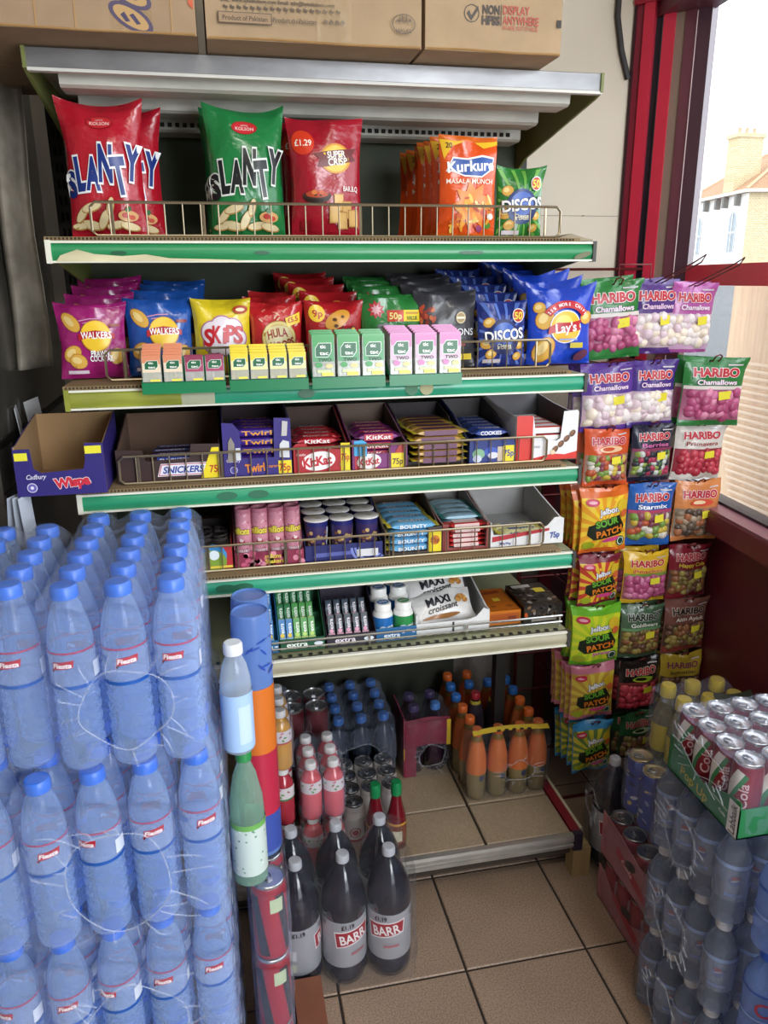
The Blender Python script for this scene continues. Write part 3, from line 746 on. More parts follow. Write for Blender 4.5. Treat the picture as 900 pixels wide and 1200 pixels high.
def d_kurk(A):
    A.on('top_swoosh').poly([(-0.5, 0.955), (-0.44, 0.78), (-0.3, 0.90), (-0.1, 0.945)], '#f2c230'); A.poly([(0.1, 0.945), (0.24, 0.885), (0.5, 0.92), (0.5, 0.955)], '#f2c230'); A.text(-0.36, 0.905, '20', 0.009, '#4a2a12', bold=0.03)
    A.on('brand_lettering').poly([(-0.42, 0.66), (-0.3, 0.80), (-0.05, 0.785), (0.2, 0.82), (0.44, 0.80), (0.40, 0.68), (0.2, 0.60), (-0.1, 0.61), (-0.3, 0.655)], '#f5f1ea'); A.poly([(-0.40, 0.67), (-0.29, 0.785), (-0.05, 0.77), (0.2, 0.80), (0.42, 0.785), (0.38, 0.69), (0.2, 0.615), (-0.1, 0.625), (-0.29, 0.67)], '#1d4fa0')
    A.text(0.02, 0.715, 'Kurkure', 0.019, '#ffffff', w=0.098, bold=0.05, rot=0.06)
    A.on('flavour_lettering').text(0.0, 0.565, 'MASALA MUNCH', 0.0085, '#f8e6d2', w=0.098, bold=0.03)
    A.on('snack_picture').burst(0.05, 0.33, 0.24, 0.38, 9, '#e9862a'); 
    rd = random.Random(4)
    for k in range(30): u, v = rd.uniform(-0.3, 0.38), rd.uniform(0.08, 0.40); A.ell(u, v, rd.uniform(0.06, 0.11), rd.uniform(0.022, 0.04), rd.choice(['#f0a52e', '#d9651c', '#e9c25a', '#b8431a', '#f2d38a']), rd.uniform(-1.4, 1.4), 10); A.k = 14 + k % 4
    for u, v, c in ((0.26, 0.26, '#c9382a'), (0.34, 0.13, '#5a8f35'), (0.18, 0.1, '#8d3a6a'), (0.38, 0.22, '#e8e6dc')): A.ell(u, v, 0.06, 0.05, c)
kurk = make_bag('crisp_bag', '', 'crisps', 0.118, 0.183, 0.034, '#df5219', 5, d_kurk, ear=0.02, seal='#d9661c', group='orange snack bags on the top shelf')
def d_discos(body, disc, sub):
    def f(A):
        A.on('sun_rays').rays(0.0, 0.44, 18, sub, 0.3)
        A.on('snack_picture')
        for u, v, r in ((-0.3, 0.68, 0.12), (-0.34, 0.36, 0.13), (0.33, 0.33, 0.1), (-0.25, 0.2, 0.12), (0.28, 0.16, 0.1)): chip(A, u, v, r)
        A.on('brand_lettering').ell(0, 0.46, 0.33, 0.33, disc); A.ell(0, 0.5, 0.25, 0.22, '#3a62b8')
        A.text(0.02, 0.49, 'DISCOS', 0.021, '#ffffff', w=0.088, bold=0.05, out='#16204a', ow=0.06, rot=0.1)
        A.on('flavour_lettering').text(0, 0.33, 'Cheese', 0.007, '#f2e9c8', w=0.03)
        A.text(0, 0.295, '& Onion', 0.006, '#f2e9c8', w=0.03)
        A.on('price_flash').ell(0.30, 0.78, 0.13, 0.13, '#f2f0ea'); A.ell(0.30, 0.78, 0.115, 0.115, '#b5301f'); A.text(0.30, 0.78, '50', 0.014, '#f5d23a', w=0.019, bold=0.05)
        A.on('small_print').rect(-0.4, 0.06, -0.05, 0.12, '#d8cfd6')
    return f
dgreen = make_bag('crisp_bag', '', 'crisps', 0.1, 0.132, 0.035, '#2c7a34', 6, d_discos('', '#16306e', '#6fae4a'), ear=0.05)
dblue = make_bag('crisp_bag', '', 'crisps', 0.108, 0.132, 0.036, '#27367f', 7, d_discos('', '#18225c', '#5a78c8'), ear=0.04)
def d_walk(sub, subc):
    def f(A):
        A.on('snack_picture')
        chip(A, -0.28, 0.76, 0.17, -0.8, 0.62); chip(A, -0.3, 0.34, 0.15, 0.6, 0.8); chip(A, -0.22, 0.24, 0.14, -0.3, 0.8); chip(A, 0.36, 0.30, 0.13, 1.2, 0.8)
        A.poly([(-0.16, 0.775), (0.0, 0.80), (0.16, 0.80), (0.16, 0.815), (0.0, 0.815), (-0.16, 0.79)], '#c98ab0'); A.poly([(-0.1, 0.745), (0.02, 0.76), (0.14, 0.76), (0.14, 0.772), (0.02, 0.772), (-0.1, 0.757)], '#c98ab0')
        A.on('brand_lettering').ell(0.08, 0.575, 0.235, 0.235, '#c98a1d', n=26); A.ell(0.08, 0.58, 0.22, 0.22, '#f2c832', n=26)
        A.poly([(-0.19, 0.60), (-0.1, 0.635), (0.08, 0.655), (0.26, 0.635), (0.36, 0.60), (0.36, 0.535), (0.26, 0.555), (0.08, 0.56), (-0.1, 0.545), (-0.19, 0.515)], '#b01a28')
        A.text(0.085, 0.59, 'WALKERS', 0.0125, '#ffffff', w=0.058, bold=0.03)
        A.on('flavour_lettering'); s = sub.split('|'); A.text(0.12, 0.345, s[0], 0.0105, subc, w=0.034, bold=0.05); A.text(0.14, 0.275, s[1], 0.0105, subc, w=0.044, bold=0.05)
        A.on('small_print').rect(-0.38, 0.07, -0.08, 0.115, '#d9c9d6'); A.ell(0.36, 0.72, 0.09, 0.025, '#8c2a22')
    return f
wpink = make_bag('crisp_bag', '', 'crisps', 0.125, 0.136, 0.04, '#9b1c6c', 8, d_walk('PRAWN|COCKTAIL', '#ffffff'), ear=0.06)
wblue = make_bag('crisp_bag', '', 'crisps', 0.125, 0.143, 0.04, '#1f53a8', 9, d_walk(' | ', '#ffffff'), ear=0.05)
def d_skips(A):
    A.on('cloud_badge')
    for u, v, r in ((-0.18, 0.56, 0.19), (0.0, 0.62, 0.2), (0.18, 0.6, 0.18), (0.26, 0.48, 0.16), (0.05, 0.43, 0.22), (-0.16, 0.43, 0.18)): A.ell(u, v, r + 0.022, r + 0.022, '#b06a92')
    for u, v, r in ((-0.18, 0.56, 0.19), (0.0, 0.62, 0.2), (0.18, 0.6, 0.18), (0.26, 0.48, 0.16), (0.05, 0.43, 0.22), (-0.16, 0.43, 0.18)): A.ell(u, v, r, r, '#e6dde6')
    A.on('brand_lettering')
    for ch, u, v in (('S', -0.25, 0.50), ('K', -0.10, 0.54), ('i', 0.04, 0.53), ('P', 0.15, 0.545), ('S', 0.29, 0.53)): A.text(u, v, ch, 0.031, '#c41f2c', bold=0.07, rot=-0.08, w=None if ch == 'i' else 0.019)
    A.on('price_flash').ell(0.33, 0.86, 0.13, 0.07, '#b23a22'); A.ell(0.33, 0.86, 0.08, 0.03, '#f2e2b8')
    A.on('prawn_picture').ell(0.3, 0.2, 0.13, 0.08, '#d9733a', 0.4); A.ell(-0.2, 0.16, 0.14, 0.05, '#efe6c4', 0.3)
skips = make_bag('crisp_bag', '', 'crisps', 0.112, 0.142, 0.04, '#e3ca28', 10, d_skips, ear=0.03)
def d_hula(A):
    A.on('confetti'); rd = random.Random(3)
    for k in range(14): A.ell(rd.uniform(-0.42, 0.42), rd.uniform(0.68, 0.9), 0.05, 0.018, rd.choice(['#e8b8a0', '#d97a6a']), rd.uniform(-1, 1), 8)
    A.on('hoop_badge').ell(0.03, 0.5, 0.34, 0.32, '#a87a30', n=26); A.ell(0.03, 0.5, 0.325, 0.305, '#e3d08a', n=26); A.ell(0.03, 0.5, 0.28, 0.25, '#c9b06a', n=26); A.ell(0.03, 0.5, 0.265, 0.235, '#ded2a0', n=26)
    A.on('brand_lettering').text(0.0, 0.58, 'HULA', 0.016, '#9a2a24', w=0.042, bold=0.05, rot=0.12, arc=-0.2); A.text(0.1, 0.40, 'HOOPS', 0.016, '#9a2a24', w=0.05, bold=0.05, rot=0.2, arc=0.2)
    A.on('price_flash').poly([(0.16, 0.78), (0.44, 0.86), (0.46, 0.72), (0.2, 0.66)], '#f0cf3c'); A.text(0.31, 0.765, '£5.5', 0.009, '#b5301f', bold=0.04, rot=0.2)
    A.on('pack_foot').rect(-0.4, 0.1, 0.4, 0.2, '#8c1c22'); A.text(0, 0.15, 'HOOPS', 0.007, '#e8d8a0')
hula = make_bag('crisp_bag', '', 'crisps', 0.105, 0.134, 0.038, '#c2262c', 11, d_hula, ear=0.04)
def d_cheet(A):
    A.on('price_flash').ell(-0.3, 0.83, 0.14, 0.14, '#f0c93a'); A.text(-0.29, 0.83, '9p', 0.013, '#b5301f', w=0.021, bold=0.04)
    A.on('snack_picture').ell(0.05, 0.74, 0.24, 0.13, '#d99a3a', 0.5); A.ell(0.0, 0.74, 0.04, 0.03, '#5a3a18'); A.ell(0.14, 0.78, 0.03, 0.025, '#5a3a18'); A.ell(0.02, 0.65, 0.04, 0.03, '#5a3a18')
    A.on('brand_lettering').text(0.04, 0.515, 'Cheetos', 0.026, '#f3b52a', w=0.082, bold=0.07, out='#221612', ow=0.13, rot=0.28)
    A.on('snack_picture').ell(0.15, 0.28, 0.2, 0.07, '#e08a2a', 0.3); A.ell(-0.12, 0.2, 0.2, 0.06, '#d97a22', -0.3)
cheet = make_bag('crisp_bag', '', 'crisps', 0.118, 0.136, 0.042, '#ad1d25', 12, d_cheet, ear=0.03)
def d_monst(A):
    A.on('red_burst').burst(-0.27, 0.80, 0.09, 0.14, 9, '#b5303a'); A.burst(-0.27, 0.80, 0.05, 0.09, 8, '#d8a0a8')
    A.on('price_flash').rect(-0.1, 0.64, 0.16, 0.79, '#c8321f'); A.rect(0.16, 0.64, 0.46, 0.79, '#efd22e'); A.text(0.03, 0.715, '50p', 0.013, '#f6e08a', w=0.026, bold=0.05); A.text(0.31, 0.685, 'VALUE', 0.008, '#3a6a2a', w=0.026, bold=0.04); A.rect(0.2, 0.735, 0.42, 0.765, '#c8962a')
    A.on('snack_picture')
    for k in range(9): a = k * 0.7; A.ell(-0.15 + 0.11 * math.cos(a), 0.47 + 0.09 * math.sin(a), 0.07, 0.07, '#7d7684', ring=0.5)
    A.ell(0.22, 0.36, 0.18, 0.16, '#9fb88a'); A.ell(0.22, 0.36, 0.1, 0.09, '#2e7d3a')
monst = make_bag('crisp_bag', '', 'crisps', 0.132, 0.148, 0.042, '#2b7a38', 13, d_monst, ear=0.03)
def d_sens(A):
    A.on('flame_picture')
    rd = random.Random(9)
    for k in range(16): A.ell(-0.33 + rd.uniform(-0.12, 0.12), 0.64 + rd.uniform(-0.16, 0.16), rd.uniform(0.04, 0.08), rd.uniform(0.02, 0.035), rd.choice(['#8a2f22', '#b5482a', '#5a241e', '#c96a3a']), rd.uniform(0.6, 1.8), 8)
    A.on('brand_lettering').text(0.03, 0.475, 'SENSATIONS', 0.0135, '#e8e8ea', w=0.112, bold=0.0)
    A.on('seal_badge').ell(0.22, 0.66, 0.09, 0.09, '#cdbf9c'); A.ell(0.22, 0.66, 0.07, 0.07, '#a8946a'); A.rect(0.15, 0.645, 0.29, 0.672, '#efe6cf')
    A.on('flavour_lettering').rect(-0.1, 0.29, 0.3, 0.315, '#c8525a'); A.rect(0.2, 0.1, 0.42, 0.18, '#e2c53c')
sens = make_bag('crisp_bag', '', 'crisps', 0.132, 0.152, 0.04, '#37373d', 14, d_sens, ear=0.04, rough=0.4)
def d_lays(A):
    A.on('snack_picture'); chip(A, -0.28, 0.60, 0.15, 0.9, 0.9); chip(A, 0.4, 0.62, 0.12, 0.2, 0.8); chip(A, -0.28, 0.2, 0.2, 0.9, 0.75); chip(A, -0.36, 0.75, 0.09)
    A.on('brand_lettering').ell(0.04, 0.5, 0.25, 0.23, '#e9edf6', n=24); A.ell(0.04, 0.5, 0.235, 0.215, '#efb92c', n=24); A.ell(0.0, 0.54, 0.14, 0.12, '#f6d766')
    A.poly([(-0.22, 0.5), (-0.1, 0.555), (0.1, 0.555), (0.3, 0.59), (0.26, 0.50), (0.3, 0.46), (0.1, 0.425), (-0.12, 0.43), (-0.24, 0.40)], '#b81f2b'); A.text(0.04, 0.49, "Lay's", 0.019, '#ffffff', w=0.05, bold=0.04, rot=0.1)
    A.on('offer_ribbon')
    for k in range(12): a, b = 2.55 - k * 0.165, 2.55 - (k + 1) * 0.165; A.poly([(0.05 + r * math.cos(g), 0.5 + r * 0.82 * math.sin(g)) for r, g in ((0.3, a), (0.42, a), (0.42, b), (0.3, b))], '#c2262f')
    for k, chh in enumerate('25% MORE CHIPS'):
        a = 2.48 - k * 0.142
        if chh != ' ': A.text(0.05 + 0.36 * math.cos(a), 0.5 + 0.295 * math.sin(a), chh, 0.0065, '#ffffff', rot=a - PI / 2, bold=0.03)
    A.on('flavour_lettering').rect(-0.08, 0.325, 0.2, 0.345, '#8fa4dc'); A.rect(0.1, 0.22, 0.3, 0.29, '#c9b93a'); A.ell(0.3, 0.12, 0.12, 0.07, '#6a3a52', 0.4)
lays = make_bag('crisp_bag', '', 'crisps', 0.148, 0.156, 0.046, '#1c44bd', 15, d_lays, ear=0.10)

def rows(proto, desc, x, zs, ys, group, lean=0.06, dx=0.0, dz=0.0, seed=0, last=None, spots=None):
    """a row of bags one behind another; desc may hold one word for the place in the row"""
    rd = random.Random(seed)
    for k, y in enumerate(ys):
        first = k == 0
        lab = desc + (', at the front' if first and len(ys) > 1 else '' if first else ', %s behind the front one' % ORD[k - 1])
        z = zs + dz * k + (rd.uniform(0, 0.006) if k else 0)
        xx = x + dx * k + (rd.uniform(-0.006, 0.006) if k else 0)
        put(proto, (xx, y, z), (-lean + (rd.uniform(-0.05, 0.05) if k else 0), 0 if first else rd.uniform(-0.03, 0.03), rd.uniform(-0.05, 0.05) if k else 0), lab, group)
Z1 = SZ[0] + 0.009; Z2 = SZ[1] + 0.009
G1 = 'big snack bags on the top shelf'
rows(slred, 'tall red snack bag with slanted blue letters on top shelf', 0.095, Z1, [0.10], G1, lean=0.03)
put(slred, (0.122, 0.168, Z1), (-0.02, 0, 0.05), 'red snack bag half hidden behind the front slanted-letter red bag', G1)
rows(slgrn, 'tall green snack bag with slanted black letters', 0.344, Z1, [0.10, 0.165, 0.23], G1, lean=0.04, dx=-0.006)
rows(scrisp, 'dark red barbecue crisp bag with orange price disc', 0.492, Z1, [0.10, 0.165], G1, lean=0.02, dx=-0.012)
rows(kurk, 'orange masala snack bag with blue ribbon', 0.766, Z1, [0.085, 0.135, 0.175, 0.215, 0.255, 0.295, 0.33], 'orange snack bags on the top shelf', lean=-0.01, dx=-0.004)
rows(dgreen, 'small green crisp bag with blue disc at right end of top shelf', 0.878, Z1, [0.10], G1, lean=-0.02)
G2 = 'crisp bags along the second shelf'
rows(wpink, 'pink prawn crisp bag at left end of second shelf', 0.04, Z2, [0.11, 0.19, 0.26, 0.33], G2, lean=0.05, dz=0.014, seed=1, dx=0.006)
rows(wblue, 'blue crisp bag with red and yellow badge', 0.163, Z2, [0.12, 0.19, 0.26, 0.33], G2, lean=0.06, dz=0.010, seed=2, dx=0.010)
rows(skips, 'yellow snack bag with white cloud badge', 0.282, Z2, [0.12, 0.2], G2, lean=0.05, seed=3, dz=-0.004)
rows(hula, 'red hoop snack bag with cream ring badge', 0.388, Z2, [0.12, 0.19, 0.26], G2, lean=0.05, dz=0.008, seed=4)
rows(cheet, 'red snack bag with slanting orange lettering', 0.502, Z2, [0.115, 0.18, 0.24, 0.30, 0.36], G2, lean=0.05, dz=0.013, dx=-0.008, seed=5)
rows(monst, 'green snack bag with red and yellow value flash', 0.622, Z2, [0.115, 0.19, 0.26, 0.33], G2, lean=0.06, dz=0.011, seed=6)
rows(sens, 'charcoal crisp bag with thin white capitals', 0.735, Z2, [0.115, 0.18, 0.25, 0.32], G2, lean=0.05, dz=0.012, dx=-0.004, seed=7)
rows(dblue, 'navy crisp bag with round discs', 0.852, Z2, [0.10, 0.165, 0.22, 0.28, 0.34], G2, lean=0.05, dz=0.016, dx=-0.004, seed=8)
rows(lays, 'bright blue crisp bag with yellow disc and red ribbon', 0.985, Z2, [0.11, 0.175, 0.235, 0.29, 0.34, 0.39], G2, lean=0.05, dz=0.013, dx=-0.004, seed=9)

# ================================================================== SWEETS ON THE LOWER SHELVES
def panel2(mb, poly, axis, lo, hi, outer, inner, outer_low=True):
    """a card panel with its own colour on each face"""
    mid = (lo + hi) / 2
    mb.prism(poly, axis, lo, mid, outer if outer_low else inner); mb.prism(poly, axis, mid, hi, inner if outer_low else outer)
    return mb
def display_box(label, x0, x1, y0, d, z, col, inner, front, sh, bh, fh0, cat='box', group=None, name='display_box', design=None, rx=0):
    """open-topped shelf carton; front: outline in (0..1 across, metres up); sh: side height at back"""
    w = x1 - x0; t = 0.003
    r = empty(name, ((x0 + x1) / 2, y0, z)); tag(r, label, cat, group)
    co, ci = M(col, 0.5, 'card'), M(inner, 0.85, 'card')
    MB().box(-w / 2, 0, 0, w / 2, d, t, ci).build('base_panel', r, smooth=False)
    panel2(MB(), [(-w / 2 + u * w, h) for u, h in front], 'y', -t, 0, co, ci).build('front_panel', r, smooth=False)
    side = [(0, 0), (d, 0), (d, bh), (d * 0.55, sh), (0.02, fh0), (0, fh0)]
    panel2(MB(), side, 'x', -w / 2 - 0.0005, -w / 2 + t, co, ci).build('side_panel', r, smooth=False)
    panel2(MB(), side, 'x', w / 2 - t, w / 2 + 0.0005, co, ci, False).build('side_panel', r, smooth=False)
    panel2(MB(), [(-w / 2, 0), (w / 2, 0), (w / 2, bh), (-w / 2, bh)], 'y', d - t, d, co, ci, False).build('back_panel', r, smooth=False)
    if design:
        A = Art(plane_fn((0, -t, 0), (1, 0, 0), (0, 0, 1)), w, 0.1, base=0.0006, lay=0.00012); design(A); A.build(r)
    return r
def wrapped_bar(name, l, d, h, col, text, tc, group, band=None, endc=None, out=None):
    mb = MB(); n = 10; mat = M(col, 0.28, 'foil')
    xs = [(-l / 2, 0.02, 1.05), (-l / 2 + 0.009, 0.05, 1.02), (-l / 2 + 0.016, 0.75, 0.95), (-l / 2 + 0.026, 1, 1), (l / 2 - 0.026, 1, 1), (l / 2 - 0.016, 0.75, 0.95), (l / 2 - 0.009, 0.05, 1.02), (l / 2, 0.02, 1.05)]
    vs = []
    for x, kz, ky in xs:
        for k in range(n):
            a = 2 * PI * (k + 0.5) / n; c, s_ = math.cos(a), math.sin(a)
            vs.append((x, d / 2 * ky * math.copysign(abs(c) ** 0.6, c), h / 2 + h / 2 * kz * math.copysign(abs(s_) ** 0.6, s_)))
    fs = [(j * n + i, j * n + (i + 1) % n, (j + 1) * n + (i + 1) % n, (j + 1) * n + i) for j in range(1, 6) for i in range(n)]
    mb.add(vs, fs, mat)
    o = mb.build(name, None, sharp=50)
    em = M(endc or col, 0.3, 'foil')
    for j in (0, 6):
        MB().add(vs[j * n:(j + 2) * n], [(i, (i + 1) % n, n + (i + 1) % n, n + i) for i in range(n)] + [tuple(range(n)), tuple(range(n, 2 * n))], em).build('crimped_end', o, smooth=False)
    A = Art(plane_fn((0, -d / 2, 0), (1, 0, 0), (0, 0, 1)), l, h, base=0.0003); A.on('wrapper_print')
    if band: A.rect(-0.3, 0.12, 0.3, 0.88, band)
    A.text(0, 0.5, text, h * 0.5, tc, w=l * 0.52, bold=0.04, out=out)
    B = Art(plane_fn((0, -d / 2, h), (1, 0, 0), (0, 1, 0)), l, d, base=0.0003); B.on('wrapper_print')
    if band: B.rect(-0.3, 0.15, 0.3, 0.85, band)
    B.text(0, 0.5, text, d * 0.42, tc, w=l * 0.52, bold=0.04, out=out)
    k = A.parts.setdefault('wrapper_print', MB()); q = B.parts.setdefault('wrapper_print', MB()); off = len(k.v); k.v += q.v
    for f, m in zip(q.f, q.m): k.f.append([i + off for i in f]); k.m.append(k.mi(q.mats[m]))
    if not k.v: A.parts.pop('wrapper_print')
    A.build(o); tag(o, None, 'chocolate bar', group)
    return o
LAYER = ['bottom', 'second', 'third', 'fourth', 'fifth', 'sixth']
def stack_bars(proto, desc, x, y0, z0, rws, layers, dd, hh, group, seed=0, vis=2, jit=0.003):
    rd = random.Random(seed)
    for r in range(rws):
        for k in range(layers):
            if r > 0 and k < layers - vis: continue
            row = 'front row' if r == 0 else '%s row' % ORD[r]
            put(proto, (x + rd.uniform(-jit, jit), y0 + dd * r, z0 + hh * k), (0, 0, rd.uniform(-0.03, 0.03)), '%s, %s, %s layer' % (desc, row, LAYER[k]), group)
Z3 = SZ[2] + 0.009; Z4 = SZ[3] + 0.009; Z5 = SZ[4] + 0.003
GB = 'chocolate boxes on the third shelf'
# empty purple carton hanging over the left end
def d_wispa(A):
    A.on('brand_lettering').text(0.12, 0.24, 'Wispa', 0.017, '#cf3040', w=0.062, bold=0.10, out='#f0dfe6', ow=0.08, rot=0.10)
    A.text(-0.27, 0.36, 'Cadbury', 0.0085, '#e2dcf0', w=0.034, shear=0.35)
    A.on('round_seal').ell(-0.33, 0.16, 0.058, 0.058, '#cfcbe6'); A.ell(-0.33, 0.16, 0.048, 0.048, '#6a62b0'); A.ell(-0.33, 0.16, 0.02, 0.02, '#e2dcf0')
    A.on('price_sticker').rect(-0.485, 0.66, -0.34, 0.80, '#e8de3c'); A.rect(0.30, 0.74, 0.485, 0.88, '#e8de3c')
r = display_box('empty purple chocolate carton hanging over left end of third shelf', -0.096, 0.056, -0.022, 0.20, Z3 + 0.0005, '#2d2272', '#9c7d58', [(0, 0), (1, 0), (1, 0.092), (0.8, 0.093), (0.79, 0.06), (0.76, 0.046), (0.29, 0.042), (0.21, 0.05), (0.19, 0.086), (0, 0.086)], 0.105, 0.118, 0.09, group=GB, design=d_wispa)
# brown carton
def d_snick(A):
    A.on('brand_lettering').poly([(-0.12, 0.09), (0.36, 0.09), (0.40, 0.34), (-0.08, 0.34)], '#e9e4ee'); A.poly([(-0.11, 0.105), (0.355, 0.105), (0.385, 0.325), (-0.078, 0.325)], '#b5202c'); A.poly([(-0.10, 0.12), (0.345, 0.12), (0.375, 0.31), (-0.07, 0.31)], '#e9e6f2')
    A.text(0.135, 0.215, 'SNICKERS', 0.0125, '#1f3f98', w=0.078, bold=0.06, shear=0.25)
    A.on('price_wedge').poly([(0.30, 0.02), (0.49, 0.02), (0.49, 0.62), (0.42, 0.62)], '#ead527')
    A.text(0.45, 0.2, '75p', 0.014, '#b52a20', w=0.024, bold=0.04)
snk = display_box('dark brown chocolate carton with blue and white lettering', 0.068, 0.262, 0.042, 0.215, Z3, '#37201f', '#6b5242', [(0, 0), (1, 0), (1, 0.068), (0.72, 0.07), (0.70, 0.042), (0.28, 0.04), (0.25, 0.062), (0, 0.064)], 0.08, 0.10, 0.06, group=GB, design=d_snick)
b = wrapped_bar('chocolate_bar', 0.11, 0.034, 0.021, '#3d2420', 'SNICKERS', '#e8e2f0', 'brown bars in the brown carton', band='#26418f', endc='#4a2c26')
stack_bars(b, 'dark brown wrapped bar in the brown carton', 0.165, 0.066, Z3 + 0.004, 3, 2, 0.038, 0.022, 'brown bars in the brown carton', 1, 1, 0.02)
# purple carton with torn tabs
def d_twirl(A):
    A.on('brand_lettering').text(-0.05, 0.17, 'Twirl', 0.016, '#e58a2a', w=0.038, bold=0.06, rot=0.06); A.text(0.25, 0.19, 'caramel', 0.006, '#e58a2a', w=0.026)
    A.on('round_seal').ell(-0.36, 0.14, 0.055, 0.055, '#c9c6e4'); A.ell(-0.36, 0.14, 0.045, 0.045, '#5a54a8'); A.text(-0.36, 0.33, 'Cadbury', 0.006, '#d8d2ea', w=0.026)
    A.on('price_sticker').rect(0.30, 0.03, 0.495, 0.29, '#ead527'); A.text(0.395, 0.155, '75p', 0.014, '#c2341f', w=0.022, bold=0.05)
    A.on('torn_patch').poly([(-0.44, 0.3), (-0.34, 0.32), (-0.33, 0.66), (-0.38, 0.8), (-0.42, 0.7)], '#8f8880'); A.poly([(0.32, 0.36), (0.47, 0.34), (0.47, 0.66), (0.38, 0.7), (0.33, 0.62)], '#d5d8dc'); A.poly([(0.36, 0.78), (0.44, 0.78), (0.46, 1.06), (0.38, 1.08)], '#c2bfbc'); A.rect(-0.32, 0.34, -0.25, 0.58, '#d5d8dc')
display_box('purple carton with torn tabs, full of purple chocolate bars', 0.268, 0.400, 0.042, 0.22, Z3, '#31237a', '#4a3f44', [(0, 0), (1, 0), (1, 0.112), (0.76, 0.114), (0.74, 0.036), (0.27, 0.036), (0.25, 0.09), (0.16, 0.106), (0, 0.108)], 0.118, 0.122, 0.106, group=GB, design=d_twirl)
b = wrapped_bar('chocolate_bar', 0.112, 0.032, 0.0175, '#3c2282', 'Twirl', '#e09a3a', 'purple bars in the purple carton')
stack_bars(b, 'purple wrapped bar in the torn purple carton', 0.334, 0.064, Z3 + 0.004, 4, 5, 0.035, 0.0178, 'purple bars in the purple carton', 2)
def d_kit(A):
    A.on('brand_lettering').ell(-0.06, 0.235, 0.30, 0.17, '#f2eeee', rot=0.12, n=26); A.text(-0.08, 0.235, 'KitKat', 0.018, '#c01f2b', w=0.058, bold=0.08, rot=0.12)
    A.on('small_print').text(-0.37, 0.38, 'Nestle', 0.005, '#f0d6d6'); A.ell(0.37, 0.17, 0.08, 0.04, '#8c4a2a', 0.5)
kt = display_box('red front chocolate carton with white oval, tall yellow price card beside', 0.404, 0.517, 0.042, 0.22, Z3, '#b01c28', '#57463f', [(0, 0), (0.86, 0), (0.86, 0.046), (0.28, 0.048), (0.22, 0.06), (0.05, 0.06), (0, 0.055)], 0.075, 0.10, 0.05, group=GB, design=d_kit)
MB().box(0.038, -0.0045, 0.001, 0.0565, -0.0032, 0.058, M('#ead527', 0.5, 'card')).build('price_card', kt, smooth=False)
A = Art(plane_fn((0.047, -0.0046, 0.03), (1, 0, 0), (0, 0, 1)), 0.02, 0.02); A.on('price_lettering').text(0, 0, '75p', 0.013, '#c2341f', w=0.017, bold=0.04); A.build(kt)
b = wrapped_bar('chocolate_bar', 0.098, 0.034, 0.016, '#b21d2a', 'KitKat', '#f2e6e4', 'red bars in the red carton')
stack_bars(b, 'red wrapped bar in the red front carton', 0.456, 0.066, Z3 + 0.004, 4, 4, 0.037, 0.0165, 'red bars in the red carton', 3)
def d_kit2(A):
    A.on('brand_lettering').rect(-0.46, 0.01, 0.14, 0.30, '#7d2a72'); A.rect(-0.46, 0.01, -0.05, 0.30, '#b5243a'); A.ell(-0.20, 0.17, 0.22, 0.14, '#f0ecec', rot=0.1); A.text(-0.20, 0.17, 'KitKat', 0.014, '#c01f2b', w=0.042, bold=0.07, rot=0.1)
    A.on('price_flash').rect(0.20, 0.02, 0.44, 0.32, '#ead527'); A.text(0.32, 0.15, '75p', 0.012, '#5a3a16', w=0.022, bold=0.05); A.poly([(0.26, 0.32), (0.44, 0.32), (0.46, 0.5), (0.36, 0.5)], '#b02a26')
    A.on('blue_sticker').poly([(-0.47, 0.30), (-0.24, 0.28), (-0.24, 0.56), (-0.32, 0.62), (-0.47, 0.6)], '#3fa4d8')
display_box('red and purple bar carton with blue sticker on its corner', 0.522, 0.636, 0.042, 0.22, Z3, '#7d2a72', '#77655a', [(0, 0), (0.94, 0), (0.94, 0.048), (0.70, 0.05), (0.66, 0.032), (0.28, 0.032), (0.24, 0.06), (0, 0.062)], 0.08, 0.102, 0.055, group=GB, design=d_kit2)
b = wrapped_bar('chocolate_bar', 0.1, 0.034, 0.017, '#7a2276', 'KitKat', '#f2e6e4', 'purple and red bars in the stickered carton', band='#b5243a')
stack_bars(b, 'purple bar with red band in the blue-stickered carton', 0.576, 0.066, Z3 + 0.004, 4, 4, 0.037, 0.0172, 'purple and red bars in the stickered carton', 4)
# gold bars, no front
display_box('dark open carton holding gold-wrapped bars', 0.642, 0.764, 0.062, 0.21, Z3, '#3a3438', '#4a4548', [(0, 0), (1, 0), (1, 0.006), (0, 0.006)], 0.08, 0.098, 0.02, group=GB)
b = wrapped_bar('chocolate_bar', 0.118, 0.034, 0.0138, '#b58d3e', '', '#f0dca0', 'gold bars in the open carton', band='#6a3f5a', endc='#e8d430')
stack_bars(b, 'gold wrapped bar with yellow end in the open carton', 0.703, 0.052, Z3 + 0.006, 5, 5, 0.036, 0.0142, 'gold bars in the open carton', 5)
def d_cook(A):
    A.on('printed_scene').ell(-0.3, 0.2, 0.14, 0.11, '#7fae8a'); A.ell(-0.33, 0.1, 0.1, 0.08, '#c9cfe8'); A.ell(-0.02, 0.24, 0.16, 0.1, '#3a56b8'); A.ell(0.02, 0.16, 0.12, 0.07, '#d8d6e6'); A.rect(0.12, 0.03, 0.24, 0.34, '#c9b7a0')
    A.on('price_flash').rect(0.25, 0.02, 0.49, 0.36, '#ead527'); A.text(0.37, 0.2, '75p', 0.013, '#2a3f98', w=0.022, bold=0.05)
display_box('navy biscuit carton with yellow price square', 0.769, 0.867, 0.042, 0.22, Z3, '#22357f', '#5d5a5c', [(0, 0), (1, 0), (1, 0.046), (0.9, 0.05), (0, 0.05)], 0.085, 0.104, 0.05, group=GB, design=d_cook)
